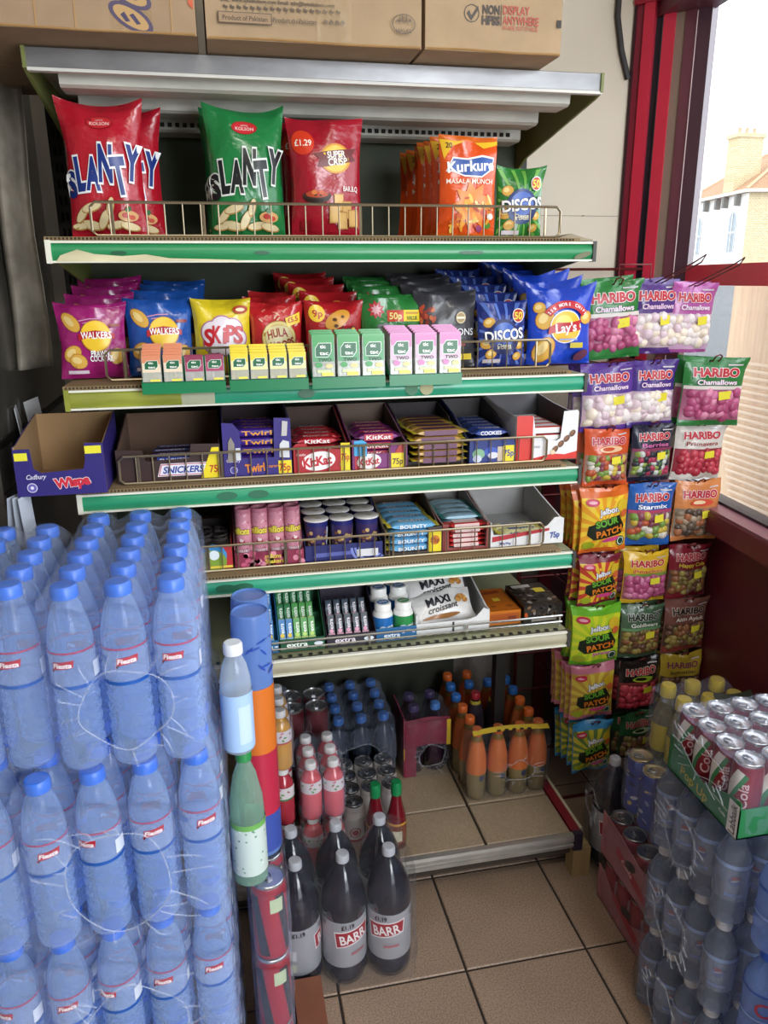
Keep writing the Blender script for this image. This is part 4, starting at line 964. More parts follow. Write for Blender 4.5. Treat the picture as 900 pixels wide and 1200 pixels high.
b = wrapped_bar('biscuit_bar', 0.088, 0.034, 0.016, '#2c4494', 'COOKIES', '#f2f2f6', 'navy bars in the navy carton')
stack_bars(b, 'navy wrapped biscuit bar in the navy carton', 0.818, 0.066, Z3 + 0.004, 5, 4, 0.036, 0.0165, 'navy bars in the navy carton', 6)
def d_bueno(A):
    A.on('carton_print').poly([(-0.5, 0.0), (0.5, 0.0), (0.5, 0.16), (0.3, 0.1), (0.1, 0.13), (-0.2, 0.05), (-0.5, 0.1)], '#d43227'); A.text(-0.22, 0.30, 'bueno', 0.007, '#8a8f98', w=0.03)
    A.on('bar_picture')
    for k in range(4): A.ell(0.14 + 0.09 * k, 0.22 + 0.11 * k, 0.06, 0.042, '#6a4630', 0.9); A.ell(0.13 + 0.09 * k, 0.235 + 0.11 * k, 0.04, 0.022, '#8d6242', 0.9)
    A.ell(0.10, 0.16, 0.04, 0.035, '#e6d2b0')
    A.on('red_tab').poly([(-0.5, 0.0), (-0.24, 0.0), (-0.24, 0.92), (-0.26, 0.96), (-0.48, 0.97), (-0.5, 0.95)], '#d23226')
display_box('white and red wafer bar carton with tall tabs at right end', 0.870, 1.008, 0.042, 0.22, Z3, '#e8e8ea', '#7d7c80', [(0, 0), (1, 0), (1, 0.100), (0.98, 0.104), (0.76, 0.102), (0.72, 0.045), (0.66, 0.04), (0.32, 0.05), (0.27, 0.094), (0.02, 0.096), (0, 0.094)], 0.10, 0.11, 0.095, group=GB, design=d_bueno)
b = wrapped_bar('wafer_bar', 0.118, 0.038, 0.016, '#cf2f26', 'bueno', '#f6f2f0', 'red bars in the white and red carton', band='#e9e6e6')
stack_bars(b, 'red and white wafer bar in the tall-tabbed carton', 0.938, 0.068, Z3 + 0.004, 4, 4, 0.041, 0.0165, 'red bars in the white and red carton', 7)

# ------------------------------------------------------------------ mint packs in green trays on the second shelf
def mint_pack(w, d, h, body, lab, lab2, text2, sweets, group):
    o = MB().prism([(-w / 2, 0), (w / 2, 0), (w / 2, h * 0.93), (-w / 2, h * 0.93)], 'y', -d / 2, d / 2, M('#e8ebe6', 0.12, 'clear', 0, 0.45)).build('mint_pack', None, smooth=False)
    tag(o, None, 'mints', group)
    cap = MB(); cap.prism([(-w / 2, h * 0.93), (w / 2, h * 0.93), (w / 2, h * 0.985), (w / 2 - 0.003, h), (-w / 2 + 0.003, h), (-w / 2, h * 0.985)], 'y', -d / 2, d / 2, M(lab, 0.3, 'plain')); cap.build('flip_cap', o, smooth=False)
    sw = MB(); rd = random.Random(3); nx = int(w / 0.0075)
    for k in range(nx * 3):
        x, z = -w / 2 + 0.005 + (k % nx) * (w - 0.01) / max(1, nx - 1), 0.004 + (k // nx) * 0.0065
        sw.lathe([(0, -0.0045), (0.0026, -0.003), (0.0032, 0), (0.0026, 0.003), (0, 0.0045)], M(sweets[k % len(sweets)], 0.35), 6, (x, -d / 2 + 0.004, z))
    sw.build('sweets', o)['kind'] = 'stuff'
    A = Art(plane_fn((0, -d / 2, 0), (1, 0, 0), (0, 0, 1)), w, h, base=0.0004); A.on('front_label')
    A.poly([(-0.47, 0.36), (0.47, 0.36), (0.47, 0.93), (-0.47, 0.93)], lab2); A.poly([(-0.47, 0.72), (0.47, 0.66), (0.47, 0.93), (-0.47, 0.93)], lab)
    A.on('leaf_logo').poly([(-0.36, 0.47), (0.2, 0.46), (0.36, 0.58), (0.36, 0.80), (-0.2, 0.80), (-0.36, 0.68)], '#e6efe6'); A.poly([(-0.34, 0.48), (0.19, 0.475), (0.335, 0.585), (0.335, 0.785), (-0.19, 0.785), (-0.34, 0.675)], '#12603a')
    A.text(-0.02, 0.715, 'tic', h * 0.085, '#f4f8f2', w=w * 0.26, bold=0.05); A.text(0.02, 0.56, 'tac', h * 0.085, '#f4f8f2', w=w * 0.38, bold=0.05)
    if text2: A.text(0.05, 0.40, text2, h * 0.075, '#15301f', w=w * 0.6, bold=0.05); A.rect(-0.3, 0.1, 0.3, 0.16, '#cfe0a0'); A.ell(-0.22, 0.28, 0.16, 0.12, lab); A.ell(0.24, 0.25, 0.18, 0.1, '#d6c98a')
    A.on('price_strip').rect(-0.1, 0.02, 0.42, 0.10, '#e8df52')
    A.build(o)
    return o
TRG = M('#157a4c', 0.3, 'paint')
def mint_tray(x0, x1, label, z=Z2 - 0.0165):
    t = empty('mint_tray', ((x0 + x1) / 2, -0.03, z)); tag(t, label, 'tray', 'green mint trays on the second shelf')
    w = (x1 - x0) / 2 - 0.0015
    MB().box(-w, 0, 0.018, w, 0.076, 0.0205, TRG).build('base', t, smooth=False)
    MB().box(-w, -0.002, 0, w, 0.0, 0.020, TRG).build('front_lip', t, smooth=False)
    for x in (-w, w - 0.002): MB().prism([(0, 0.018), (0.076, 0.018), (0.076, 0.058), (0.07, 0.062), (0.05, 0.045), (0, 0.021)], 'x', x, x + 0.002, TRG).build('side_wing', t, smooth=False)
    MB().box(-w, 0.074, 0.018, w, 0.076, 0.06, TRG).build('back_panel', t, smooth=False)
ZT = Z2 + 0.0045
mint_tray(0.134, 0.283, 'green tray of small peach and maroon mint packs'); mint_tray(0.287, 0.433, 'green tray of small yellow mint packs')
mint_tray(0.437, 0.578, 'green tray of larger green mint packs'); mint_tray(0.583, 0.728, 'green tray of larger pink and lime mint packs')
def mints(proto, xs, rows_, dy, dz, desc, group):
    for c, x in enumerate(xs):
        for k in range(rows_):
            put(proto, (x, -0.022 + dy * k, ZT + dz * k), (-0.05, 0, 0), '%s, %s column, %s' % (desc, ORD[c], 'front' if k == 0 else ORD[k] + ' from front'), group)
g = 'small mint packs'
p = mint_pack(0.033, 0.0105, 0.047, '', '#d98a66', '#e9d3b8', '', ['#e8c27a', '#d9d2c0', '#a8b85a'], g)
mints(p, [0.154, 0.191], 5, 0.0115, 0.0042, 'peach-capped small mint pack in leftmost tray', g)
p = mint_pack(0.033, 0.0105, 0.046, '', '#8a2c4e', '#a8486a', '', ['#7a2a4a', '#c98aa0', '#e0d6c8'], g)
mints(p, [0.228, 0.264], 1, 0.0115, 0.0042, 'maroon small mint pack in leftmost tray', g)
p = mint_pack(0.032, 0.0105, 0.047, '', '#e6cf2e', '#f0e6a0', '', ['#e8d04a', '#cfa03a', '#a8b84a'], g)
mints(p, [0.308, 0.343, 0.378, 0.413], 4, 0.0115, 0.0042, 'yellow small mint pack', g)
p = mint_pack(0.042, 0.015, 0.077, '', '#3f9a52', '#4d9a66', 'TWO', ['#eef0e8', '#dfe8d8'], 'large mint packs')
mints(p, [0.461, 0.508, 0.555], 3, 0.0165, 0.003, 'large green mint pack', 'large mint packs')
p = mint_pack(0.042, 0.0135, 0.077, '', '#c777ae', '#d6b0c8', 'TWO', ['#eef0e8', '#e6d4e0'], 'large mint packs')
mints(p, [0.608, 0.656, 0.704], 5, 0.0142, 0.0026, 'large pink and lime mint pack', 'large mint packs')

# ------------------------------------------------------------------ fourth shelf: tubes, cups, cartons
def tube_shaker():
    o = MB().lathe([(0.0, 0.001), (0.0165, 0.001), (0.0165, 0.112), (0.015, 0.112), (0.0148, 0.104), (0.0, 0.104)], M('#c98696', 0.45, 'card'), 20).build('sweet_tube', None)
    tag(o, None, 'sweets', 'pink sweet tubes')
    MB().lathe([(0.0167, 0.106), (0.0172, 0.108), (0.0172, 0.1135), (0.0158, 0.1145), (0.0152, 0.109)], M('#b06a7c', 0.4), 20).build('rim', o)
    A = Art(cyl_fn(0.0166), 0.104, 0.112, step=0.004); A.on('tube_print'); rd = random.Random(6)
    for k in range(70): A.ell(rd.uniform(-0.5, 0.5), rd.uniform(0.03, 0.95), rd.uniform(0.014, 0.028), rd.uniform(0.012, 0.024), rd.choice(['#dba9b4', '#a84a66', '#e6c3ca', '#b8637a']), rd.uniform(0, 3), 7); A.k = 1
    A.k = 3
    for a in (-0.02, 0.48): A.text(a, 0.62, 'millions', 0.0135, '#e8d24a', w=0.036, bold=0.07, out='#3a2430', ow=0.10)
    A.ell(0, 0.42, 0.06, 0.05, '#a82436'); A.ell(0, 0.44, 0.04, 0.03, '#e6d3d6'); A.text(0, 0.24, 'SHAKERS', 0.006, '#f2e6ea', w=0.026)
    A.build(o)
    return o
tb = tube_shaker()
TX = [0.298, 0.331, 0.364, 0.397]
n = 0
for r in range(3):
    for c in range(4):
        if r == 2 and c == 3: continue
        put(tb, (TX[c], 0.066 + 0.036 * r, Z4 + 0.0045), (0, 0, 0.2 * (c - 1.5) + 0.1 * r), 'pink printed sweet tube, %s from the left in the %s row' % (ORD[c], 'front' if r == 0 else ORD[r]), 'pink sweet tubes')
def d_mil(A):
    A.on('carton_print'); rd = random.Random(8)
    for k in range(26): A.ell(rd.uniform(-0.48, 0.48), rd.uniform(0.02, 0.28), 0.045, 0.045, rd.choice(['#a03050', '#c05a78', '#7a1f3c', '#d88aa0']), n=9); A.k = 1
    A.k = 3; A.text(0.05, 0.2, 'millions', 0.009, '#e2c84a', w=0.032, bold=0.05); A.text(0.07, 0.09, 'Shakers', 0.009, '#e2c84a', w=0.038, bold=0.05)
display_box('low pink carton holding the sweet tubes', 0.277, 0.417, 0.044, 0.12, Z4, '#8a2744', '#7c5a60', [(0, 0), (1, 0), (1, 0.03), (0, 0.03)], 0.1, 0.112, 0.03, group='cartons on the fourth shelf', design=d_mil)
def noodle_cup():
    o = MB().lathe([(0, 0.0), (0.019, 0.0), (0.0195, 0.002), (0.0245, 0.078), (0.024, 0.078)], M('#20246a', 0.4, 'card'), 20).build('sweet_cup', None); tag(o, None, 'sweets', 'blue sweet cups')
    MB().lathe([(0.0244, 0.076), (0.0262, 0.077), (0.0264, 0.0795), (0.0245, 0.0805)], M('#e2dfda', 0.35), 20).build('rim', o)
    lid = MB().lathe([(0.0248, 0.0788), (0.018, 0.0795), (0, 0.0797)], M('#5d3a34', 0.4), 20).build('lid', o)
    A = Art(plane_fn((0, -0.025, 0.0798), (1, 0, 0), (0, 1, 0)), 0.05, 0.05); A.on('lid_print').ell(0, 0.5, 0.4, 0.36, '#6a4640'); A.ell(-0.05, 0.52, 0.26, 0.16, '#c9b43c', 0.4); A.ell(0.1, 0.4, 0.14, 0.1, '#a88a3a'); A.ell(-0.1, 0.62, 0.08, 0.05, '#e2d45a'); A.build(lid)
    A = Art(cyl_fn(lambda y: 0.0195 + 0.005 * y / 0.078), 0.12, 0.078, step=0.005); A.on('cup_print'); rd = random.Random(2)
    A.poly([(-0.24, 0.14), (0.2, 0.1), (0.24, 0.84), (-0.2, 0.86)], '#3a2c5c')
    for k in range(22): A.ell(rd.uniform(-0.2, 0.2), rd.uniform(0.16, 0.7), 0.03, 0.026, rd.choice(['#8a5a3a', '#b58a52', '#5a3a4a', '#c9a86a']), rd.uniform(0, 3), 8); A.k = 2
    A.k = 4; A.poly([(0.2, 0.2), (0.27, 0.2), (0.27, 0.8), (0.2, 0.8)], '#c9d2e6')
    A.build(o)
    return o
cp = noodle_cup()
for r in range(4):
    for c in range(3):
        put(cp, (0.448 + 0.0535 * c, 0.074 + 0.0535 * r, Z4 + 0.0045 + 0.001 * r), (0, 0, 0.25 * (c - 1)), 'dark blue cup with white rim, %s column from the pink tubes, %s row' % (ORD[c], 'front' if r == 0 else ORD[r]), 'blue sweet cups')
def d_cup(A):
    A.on('carton_print').poly([(-0.4, 0.08), (0.1, 0.1), (0.12, 0.18), (-0.38, 0.17)], '#5a62a8')
    for q in range(3): A.ell(0.32, 0.24, 0.14 + 0.05 * q, 0.13 + 0.05 * q, '#7f8ad0', ring=0.14, a0=PI, a1=1.8 * PI)
    A.on('bar_code_patch').rect(0.16, 0.04, 0.44, 0.2, '#d8d8dc')
display_box('low navy carton holding the blue cups', 0.420, 0.583, 0.044, 0.235, Z4, '#1c2166', '#2a2a3a', [(0, 0), (1, 0), (1, 0.034), (0, 0.034)], 0.1, 0.115, 0.034, group='cartons on the fourth shelf', design=d_cup)
def d_red(A):
    A.on('carton_print').ell(0.0, 0.28, 0.36, 0.34, '#3f8fc9'); A.ell(-0.05, 0.16, 0.4, 0.34, '#7d9c3a'); A.ell(0.02, 0.3, 0.14, 0.14, '#dfe8ee'); A.poly([(-0.5, 0.02), (0.5, 0.02), (0.5, 0.07), (-0.5, 0.07)], '#e0c84a')
display_box('small red sweet carton left of the pink tubes', 0.198, 0.272, 0.044, 0.16, Z4, '#b3262e', '#2a2422', [(0, 0), (1, 0), (1, 0.05), (0, 0.05)], 0.055, 0.06, 0.05, group='cartons on the fourth shelf', design=d_red)
for k in range(6):
    a = k * 1.05
    o = MB().tube([(0.014 * math.cos(q * 0.7), 0.012 * math.sin(q * 0.7), 0.002 + 0.001 * q) for q in range(9)], 0.003, M('#3a3434', 0.5), 5).build('liquorice_twist', None)
    tag(o, None, 'sweets', 'dark twists in the red carton'); o['label'] = 'dark twisted sweet in the small red carton, %s from its front' % ORD[k]; o.location = (0.22 + 0.03 * (k % 2), 0.075 + 0.035 * (k // 2), Z4 + 0.045 + 0.0005 * k)
    o.rotation_euler = (0, 0, a)
bx = MB().box(-0.032, 0, 0, 0.032, 0.13, 0.04, M('#4c4340', 0.8, 'card')).build('inner_card', None, smooth=False); bx.location = (0.235, 0.06, Z4 + 0.0035); tag(bx, 'dark card insert inside the small red carton', 'insert')
def d_none(A): pass
def d_bty(A):
    A.on('price_flash').rect(0.27, 0.02, 0.49, 0.5, '#ead527'); A.ell(0.38, 0.28, 0.085, 0.085, '#c9782a'); A.text(0.38, 0.28, '75p', 0.010, '#7a2a16', w=0.018, bold=0.04)
GC = 'cartons on the fourth shelf'
display_box('brown-lined carton holding pale blue coconut bars', 0.588, 0.712, 0.044, 0.22, Z4, '#4d443f', '#6e5a4c', [(0, 0), (1, 0), (1, 0.058), (0.76, 0.056), (0.74, 0.004), (0.02, 0.004), (0, 0.06)], 0.085, 0.105, 0.055, group=GC, design=d_bty)
b = wrapped_bar('coconut_bar', 0.112, 0.034, 0.0158, '#6fb2dc', 'BOUNTY', '#f6fafc', 'pale blue bars in the brown-lined carton', out='#2a6ab0', endc='#e2d24a')
stack_bars(b, 'pale blue coconut bar in the brown-lined carton', 0.648, 0.06, Z4 + 0.004, 5, 4, 0.036, 0.0162, 'pale blue bars in the brown-lined carton', 8)
display_box('grey-lined carton of red striped bars', 0.714, 0.818, 0.044, 0.22, Z4, '#8d3f3a', '#a9a6a6', [(0, 0), (1, 0), (1, 0.06), (0.95, 0.06), (0.93, 0.006), (0.14, 0.006), (0.12, 0.06), (0, 0.06)], 0.075, 0.10, 0.06, group=GC)
b = wrapped_bar('striped_bar', 0.092, 0.034, 0.0105, '#c22f2c', '', '#f2e4e2', 'red striped bars in the grey-lined carton', band='#e0c4c0')
stack_bars(b, 'thin red bar in the grey-lined carton', 0.768, 0.06, Z4 + 0.006, 1, 5, 0.036, 0.0108, 'red striped bars in the grey-lined carton', 9)
b = wrapped_bar('striped_bar', 0.092, 0.034, 0.012, '#a9cfe2', '', '#3a6aa8', 'pale blue bars behind the red ones', endc='#3f9a94')
stack_bars(b, 'pale blue bar behind the thin red ones', 0.768, 0.096, Z4 + 0.006, 4, 5, 0.036, 0.0124, 'pale blue bars behind the red ones', 10, 1)
def d_wht(A):
    A.on('red_flash').poly([(-0.48, 0.12), (0.3, 0.3), (0.3, 0.36), (-0.48, 0.24)], '#b3343c'); A.on('carton_print').text(-0.3, 0.08, 'MilkyWay', 0.006, '#3a4a9a', w=0.026)
    A.on('price_lettering').text(0.38, 0.2, '75p', 0.013, '#2f52a0', w=0.022, bold=0.05, rot=0.1)
display_box('wide white carton with red slash, nearly empty, at right of fourth shelf', 0.822, 0.990, 0.044, 0.23, Z4, '#dcdcdc', '#b3b1b0', [(0, 0), (1, 0), (1, 0.056), (0.94, 0.06), (0.86, 0.058), (0.78, 0.042), (0.6, 0.028), (0.04, 0.028), (0, 0.05)], 0.075, 0.098, 0.055, group=GC, design=d_wht)
b = wrapped_bar('milk_bar', 0.115, 0.032, 0.014, '#e3dca0', 'MilkyWay', '#4a5aa8', 'cream bars in the white carton', endc='#e0d24a')
stack_bars(b, 'cream wrapped bar in the wide white carton', 0.898, 0.066, Z4 + 0.004, 2, 2, 0.034, 0.0144, 'cream bars in the white carton', 11)

# ------------------------------------------------------------------ lowest shelf: gum, croissants, dates
def gum_pack(c1, c2, tc, group, dot=None):
    o = MB().prism([(-0.0068, 0), (0.0068, 0), (0.0068, 0.052), (-0.0068, 0.052)], 'y', -0.006, 0.006, M(c1, 0.3, 'foil')).build('gum_pack', None, smooth=False)
    tag(o, None, 'chewing gum', group)
    MB().box(-0.0071, -0.0063, 0.0, 0.0071, 0.0063, 0.012, M(c2, 0.3, 'foil')).build('foil_end', o, smooth=False)
    A = Art(plane_fn((0, -0.006, 0), (1, 0, 0), (0, 0, 1)), 0.0136, 0.052); A.on('pack_print').text(0, 0.62, 'extra', 0.008, tc, w=0.022, rot=PI / 2, bold=0.05); A.ell(0, 0.32, 0.34, 0.34, dot or c2); A.build(o)
    return o
def gum_block(proto, x0, n, row, col_word, group, dx=0.0158):
    y = 0.052 + 0.034 * row; z = Z5 + 0.010 + 0.021 * row
    for k in range(n):
        put(proto, (x0 + dx * k, y, z), (-0.55, 0, 0), '%s gum pack, %s in the %s tier from front' % (col_word, ORD[k], ORD[row]), group)
G5 = 'gum packs on the lowest shelf'
gb = gum_pack('#2a78b8', '#8fc4e6', '#e8f2fa', G5, '#e0c23a'); gg = gum_pack('#2a7a4a', '#9ac46a', '#eaf6e6', G5); gl = gum_pack('#4c9a4e', '#b8d86a', '#f2f8ea', G5); gp = gum_pack('#31404e', '#d99ab4', '#e9e2ea', G5)
gum_block(gb, 0.325, 2, 0, 'left blue', G5); gum_block(gb, 0.325, 2, 1, 'left blue', G5); gum_block(gb, 0.325, 2, 2, 'left blue', G5)
gum_block(gb, 0.366, 2, 0, 'blue middle', G5); gum_block(gl, 0.398, 3, 0, 'light green', G5); gum_block(gg, 0.366, 2, 1, 'dark green', G5); gum_block(gl, 0.398, 3, 1, 'light green', G5); gum_block(gg, 0.366, 5, 2, 'dark green', G5)
gum_block(gp, 0.472, 5, 0, 'pink-tipped dark', G5, 0.0185); gum_block(gp, 0.472, 5, 1, 'pink-tipped dark', G5, 0.0185)
def gum_tray(x0, x1, col, text, label, tc='#eef4ea'):
    w = x1 - x0
    t = empty('gum_tray', ((x0 + x1) / 2, 0.034, Z5)); tag(t, label, 'tray', 'gum cartons on the lowest shelf')
    cm = M(col, 0.45, 'card')
    MB().box(-w / 2, 0.0, 0, w / 2, 0.002, 0.028, cm).build('front_panel', t, smooth=False)
    for x in (-w / 2, w / 2 - 0.0015): MB().prism([(0, 0), (0.13, 0), (0.13, 0.10), (0.1, 0.09), (0, 0.028)], 'x', x, x + 0.0015, cm).build('side_panel', t, smooth=False)
    for k in range(3): MB().box(-w / 2 + 0.002, 0.01 + 0.034 * k, 0, w / 2 - 0.002, 0.044 + 0.034 * k - 0.001, 0.009 + 0.021 * k, cm).build('step', t, smooth=False)
    MB().box(-w / 2, 0.128, 0, w / 2, 0.13, 0.11, cm).build('back_panel', t, smooth=False)
    A = Art(plane_fn((0, 0, 0), (1, 0, 0), (0, 0, 1)), w, 0.028, base=0.0005); A.on('front_print').text(-0.12, 0.55, text, 0.011, tc, w=min(0.045, w * 0.6), bold=0.05); A.ell(0.35, 0.5, 0.1, 0.045, '#d8dfe6'); A.build(t)
gum_tray(0.315, 0.357, '#2c6f9c', 'extra', 'narrow blue gum carton at left end of lowest shelf'); gum_tray(0.358, 0.455, '#1f5a3c', 'extra', 'green stepped gum carton on lowest shelf'); gum_tray(0.457, 0.566, '#2f2a38', 'extra', 'dark stepped gum carton with pink-tipped packs', '#e9dfe8')
def gum_bottle(c, group):
    o = MB().lathe([(0, 0), (0.021, 0), (0.0225, 0.003), (0.0225, 0.047), (0.020, 0.054), (0.016, 0.057)], M('#e4e4e0', 0.3), 22).build('gum_bottle', None); tag(o, None, 'chewing gum', group)
    lid = MB().lathe([(0.0172, 0.0555), (0.0185, 0.057), (0.0185, 0.071), (0.0172, 0.074), (0, 0.0745)], M('#ecece8', 0.3), 22).build('lid', o)
    MB().lathe([(0.0228, 0.005), (0.0229, 0.006), (0.0229, 0.044), (0.0228, 0.045)], M(c, 0.3), 22).build('label_band', o)
    A = Art(cyl_fn(0.0229), 0.14, 0.06, step=0.005); A.on('label_lettering').text(0.03, 0.36, 'extra', 0.014, '#f4f6f8', w=0.034, bold=0.05, rot=0.08); A.ell(-0.06, 0.3, 0.06, 0.06, '#cfe0ee'); A.build(o)
    A = Art(plane_fn((0, -0.0185, 0.0746), (1, 0, 0), (0, 1, 0)), 0.037, 0.037); A.on('lid_print').ell(0, 0.5, 0.36, 0.33, c); A.text(0, 0.5, 'extra', 0.006, '#f4f6f8', w=0.018, bold=0.05); A.build(lid)
    return o
bb = gum_bottle('#2468ae', 'gum bottles'); bgr = gum_bottle('#2f8a4a', 'gum bottles')
for r in range(4):
    for c in range(2):
        put(bgr if (r == 0 and c == 1) else bb, (0.588 + 0.046 * c, 0.071 + 0.048 * r, Z5 + 0.004 + 0.017 * r), (0, 0, 0.2), '%s gum bottle with white lid, %s column, %s row' % ('green-labelled' if (r == 0 and c == 1) else 'blue-labelled', ('left', 'right')[c], 'front' if r == 0 else ORD[r]), 'gum bottles')
t = empty('gum_tray', (0.611, 0.038, Z5)); tag(t, 'blue stepped carton under the white-lidded gum bottles', 'tray', 'gum cartons on the lowest shelf')
bm_ = M('#2a6a9c', 0.45, 'card')
MB().box(-0.046, 0, 0, 0.046, 0.002, 0.030, bm_).build('front_panel', t, smooth=False)
for r in range(4): MB().box(-0.045, 0.008 + 0.048 * r, 0, 0.045, 0.0555 + 0.048 * r, 0.0035 + 0.017 * r, bm_).build('step', t, smooth=False)
A = Art(plane_fn((0, 0, 0), (1, 0, 0), (0, 0, 1)), 0.092, 0.03, base=0.0005); A.on('front_print').text(-0.1, 0.45, 'extra', 0.010, '#eef4fa', w=0.036, bold=0.05); A.ell(0.3, 0.5, 0.16, 0.1, '#c9cfe6', ring=0.4, a0=0, a1=PI); A.build(t)
# croissant packets in a white carton
def d_cro(A):
    A.on('brand_lettering').text(-0.06, 0.62, 'MAXI', 0.018, '#1d1d26', w=0.06, bold=0.08, rot=0.12); A.text(0.0, 0.40, 'croissant', 0.014, '#2a2a30', w=0.075, bold=0.03, shear=0.3, rot=0.12)
    A.on('croissant_picture')
    for k in range(6): a = 0.5 + k * 0.42; A.ell(0.33 + 0.075 * math.cos(a), 0.5 + 0.22 * math.sin(a) - 0.05, 0.05, 0.035, ['#b8793a', '#d09a52'][k % 2], a)
    A.ell(-0.05, 0.15, 0.3, 0.03, '#9a6a3a', 0.04)
cro = make_bag('croissant_packet', '', 'croissant', 0.15, 0.078, 0.04, '#dcdad8', 31, d_cro, head=0.04, foot=0.04, rough=0.35, nu=14, nv=10)
GCR = 'croissant packets'
for k, (y, z, ro) in enumerate(((0.105, 0.012, -0.75), (0.145, 0.040, -0.7), (0.185, 0.062, -0.7))):
    put(cro, (0.732 - 0.004 * k, y - 0.03, Z5 + z), (ro, -0.06, 0.02), 'white croissant packet with dark lettering, %s in the white carton' % ('front', 'middle', 'rear')[k], GCR)
cb = display_box('white carton holding croissant packets on lowest shelf', 0.658, 0.826, 0.046, 0.22, Z5, '#dededd', '#cfcfd0', [(0, 0), (1, 0), (1, 0.048), (0.92, 0.055), (0.82, 0.036), (0.7, 0.03), (0, 0.03)], 0.075, 0.10, 0.05, group='cartons on lowest shelf')
MB().box(-0.002, -0.0045, 0.002, 0.002, -0.003, 0.028, M('#3a3a3a', 0.6)).build('cut_mark', cb, smooth=False)
def flat_box(label, x0, x1, y0, d, h, col, z, design_top, design_front, rz=0):
    w = x1 - x0
    o = MB().box(-w / 2, 0, 0, w / 2, d, h, M(col, 0.25, 'foil')).build('sweet_box', None, smooth=False); o.location = ((x0 + x1) / 2, y0, z); o.rotation_euler = (0, 0, rz); tag(o, label, 'box')
    A = Art(plane_fn((0, 0, h), (1, 0, 0), (0, 1, 0)), w, d); A.on('lid_print'); design_top(A); A.build(o)
    A = Art(plane_fn((0, 0, 0), (1, 0, 0), (0, 0, 1)), w, h); A.on('front_print'); design_front(A); A.build(o)
    return o
def t_or(A):
    A.rect(-0.46, 0.04, 0.46, 0.96, '#b8641c'); A.poly([(-0.3, 0.74), (0.3, 0.78), (0.28, 0.9), (-0.28, 0.86)], '#8d3a1c'); A.rect(-0.1, 0.42, 0.12, 0.56, '#e0c040'); A.ell(-0.25, 0.2, 0.1, 0.07, '#8d4a18'); A.ell(0.25, 0.18, 0.12, 0.08, '#8d4a18')
flat_box('amber orange date box beside the croissant carton', 0.832, 0.908, 0.062, 0.13, 0.034, '#c06c1e', Z5, t_or, lambda A: (A.rect(-0.45, 0.15, 0.45, 0.8, '#a8521a'), A.rect(0.1, 0.35, 0.35, 0.6, '#7a3216')))
def t_bk(A):
    rd = random.Random(5)
    for k in range(26): A.ell(rd.uniform(-0.45, 0.45), rd.uniform(0.08, 0.92), 0.09, 0.06, rd.choice(['#3c332c', '#4a3d34', '#2a2420', '#6a5648', '#8d8478']), rd.uniform(0, 3), 9); A.k = 1
    A.k = 3; A.rect(0.1, 0.55, 0.36, 0.75, '#d6c23c'); A.poly([(-0.4, 0.8), (0.1, 0.82), (0.1, 0.95), (-0.4, 0.94)], '#b9b5ad')
def f_bk(A):
    rd = random.Random(6)
    for k in range(22): A.ell(rd.uniform(-0.46, 0.46), rd.uniform(0.3, 0.95), 0.06, 0.035, rd.choice(['#4a3f38', '#6d6058', '#8d857c', '#2a2420', '#7a5a3a']), rd.uniform(0, 3), 8); A.k = 1
    A.k = 3; A.rect(-0.3, 0.12, 0.35, 0.26, '#8f8a82'); A.ell(-0.45, 0.5, 0.04, 0.06, '#c9531f')
flat_box('black box with clear lid and dark dates at right end of lowest shelf', 0.912, 1.004, 0.052, 0.125, 0.046, '#26221f', Z5, t_bk, f_bk)

# ================================================================== CARDBOARD BOXES ON THE CANOPY
KRAFT = M('#a0866a', 0.85, 'card')
def carton(label, x0, x1, y0, d, h, z, kids, kraft=KRAFT, rz=0):
    w = x1 - x0
    r = MB().box(-w / 2, 0, 0.001, w / 2, d, h, kraft).build('cardboard_box', None, smooth=False); r.location = ((x0 + x1) / 2, y0, z); r.rotation_euler = (0, 0, rz); tag(r, label, 'box', 'cardboard boxes on the canopy')
    fl = MB()
    fl.box(-w / 2, 0, -0.002, w / 2, d / 2 - 0.002, 0.001, kraft); fl.box(-w / 2, d / 2 + 0.002, -0.002, w / 2, d, 0.001, kraft); fl.build('bottom_flaps', r, smooth=False)
    MB().tube([(-w / 2 + 0.002, 0.0005, 0.0), (-w * 0.2, -0.0012, 0.0008), (w * 0.15, 0.0, -0.001), (w / 2 - 0.002, -0.0005, 0.0)], 0.0018, M('#a57f4f', 0.9, 'card'), 5).build('worn_edge', r)
    A = Art(plane_fn((0, 0, 0), (1, 0, 0), (0, 0, 1)), w, h, base=0.0008); kids(A, w, h); A.build(r)
    return r
INK = '#4b3a28'
def k1(A, w, h):
    A.on('packing_tape').rect(0.23, 0.0, 0.36, 1, M('#c4a67a', 0.18, 'film', 0, 0.25))
    for v, q in ((0.035, 1), (0.13, 1)):
        A.on('tape_emblem').ell(0.295, v + 0.02, 0.075, 0.034, '#4a3f5e', rot=-0.5); A.ell(0.295, v + 0.02, 0.06, 0.024, '#b7925f', rot=-0.5); A.poly([(0.262, v + 0.030), (0.275, v + 0.042), (0.292, v + 0.004), (0.278, v + 0.002)], '#3c3458'); A.poly([(0.290, v + 0.030), (0.303, v + 0.036), (0.325, v - 0.004), (0.312, v - 0.008)], '#3c3458')
    A.on('crease')
    for u in (0.0, 0.12, 0.42): A.poly([(u, 0), (u + 0.004, 0), (u + 0.012, 1), (u + 0.008, 1)], '#b18a58')
    A.on('torn_print').poly([(0.478, 0.12), (0.494, 0.10), (0.494, 0.32), (0.482, 0.3)], '#c4532c')
carton('big kraft box with dark tape emblems, left end of canopy', -0.20, 0.272, -0.066, 0.46, 0.34, 1.937, k1)
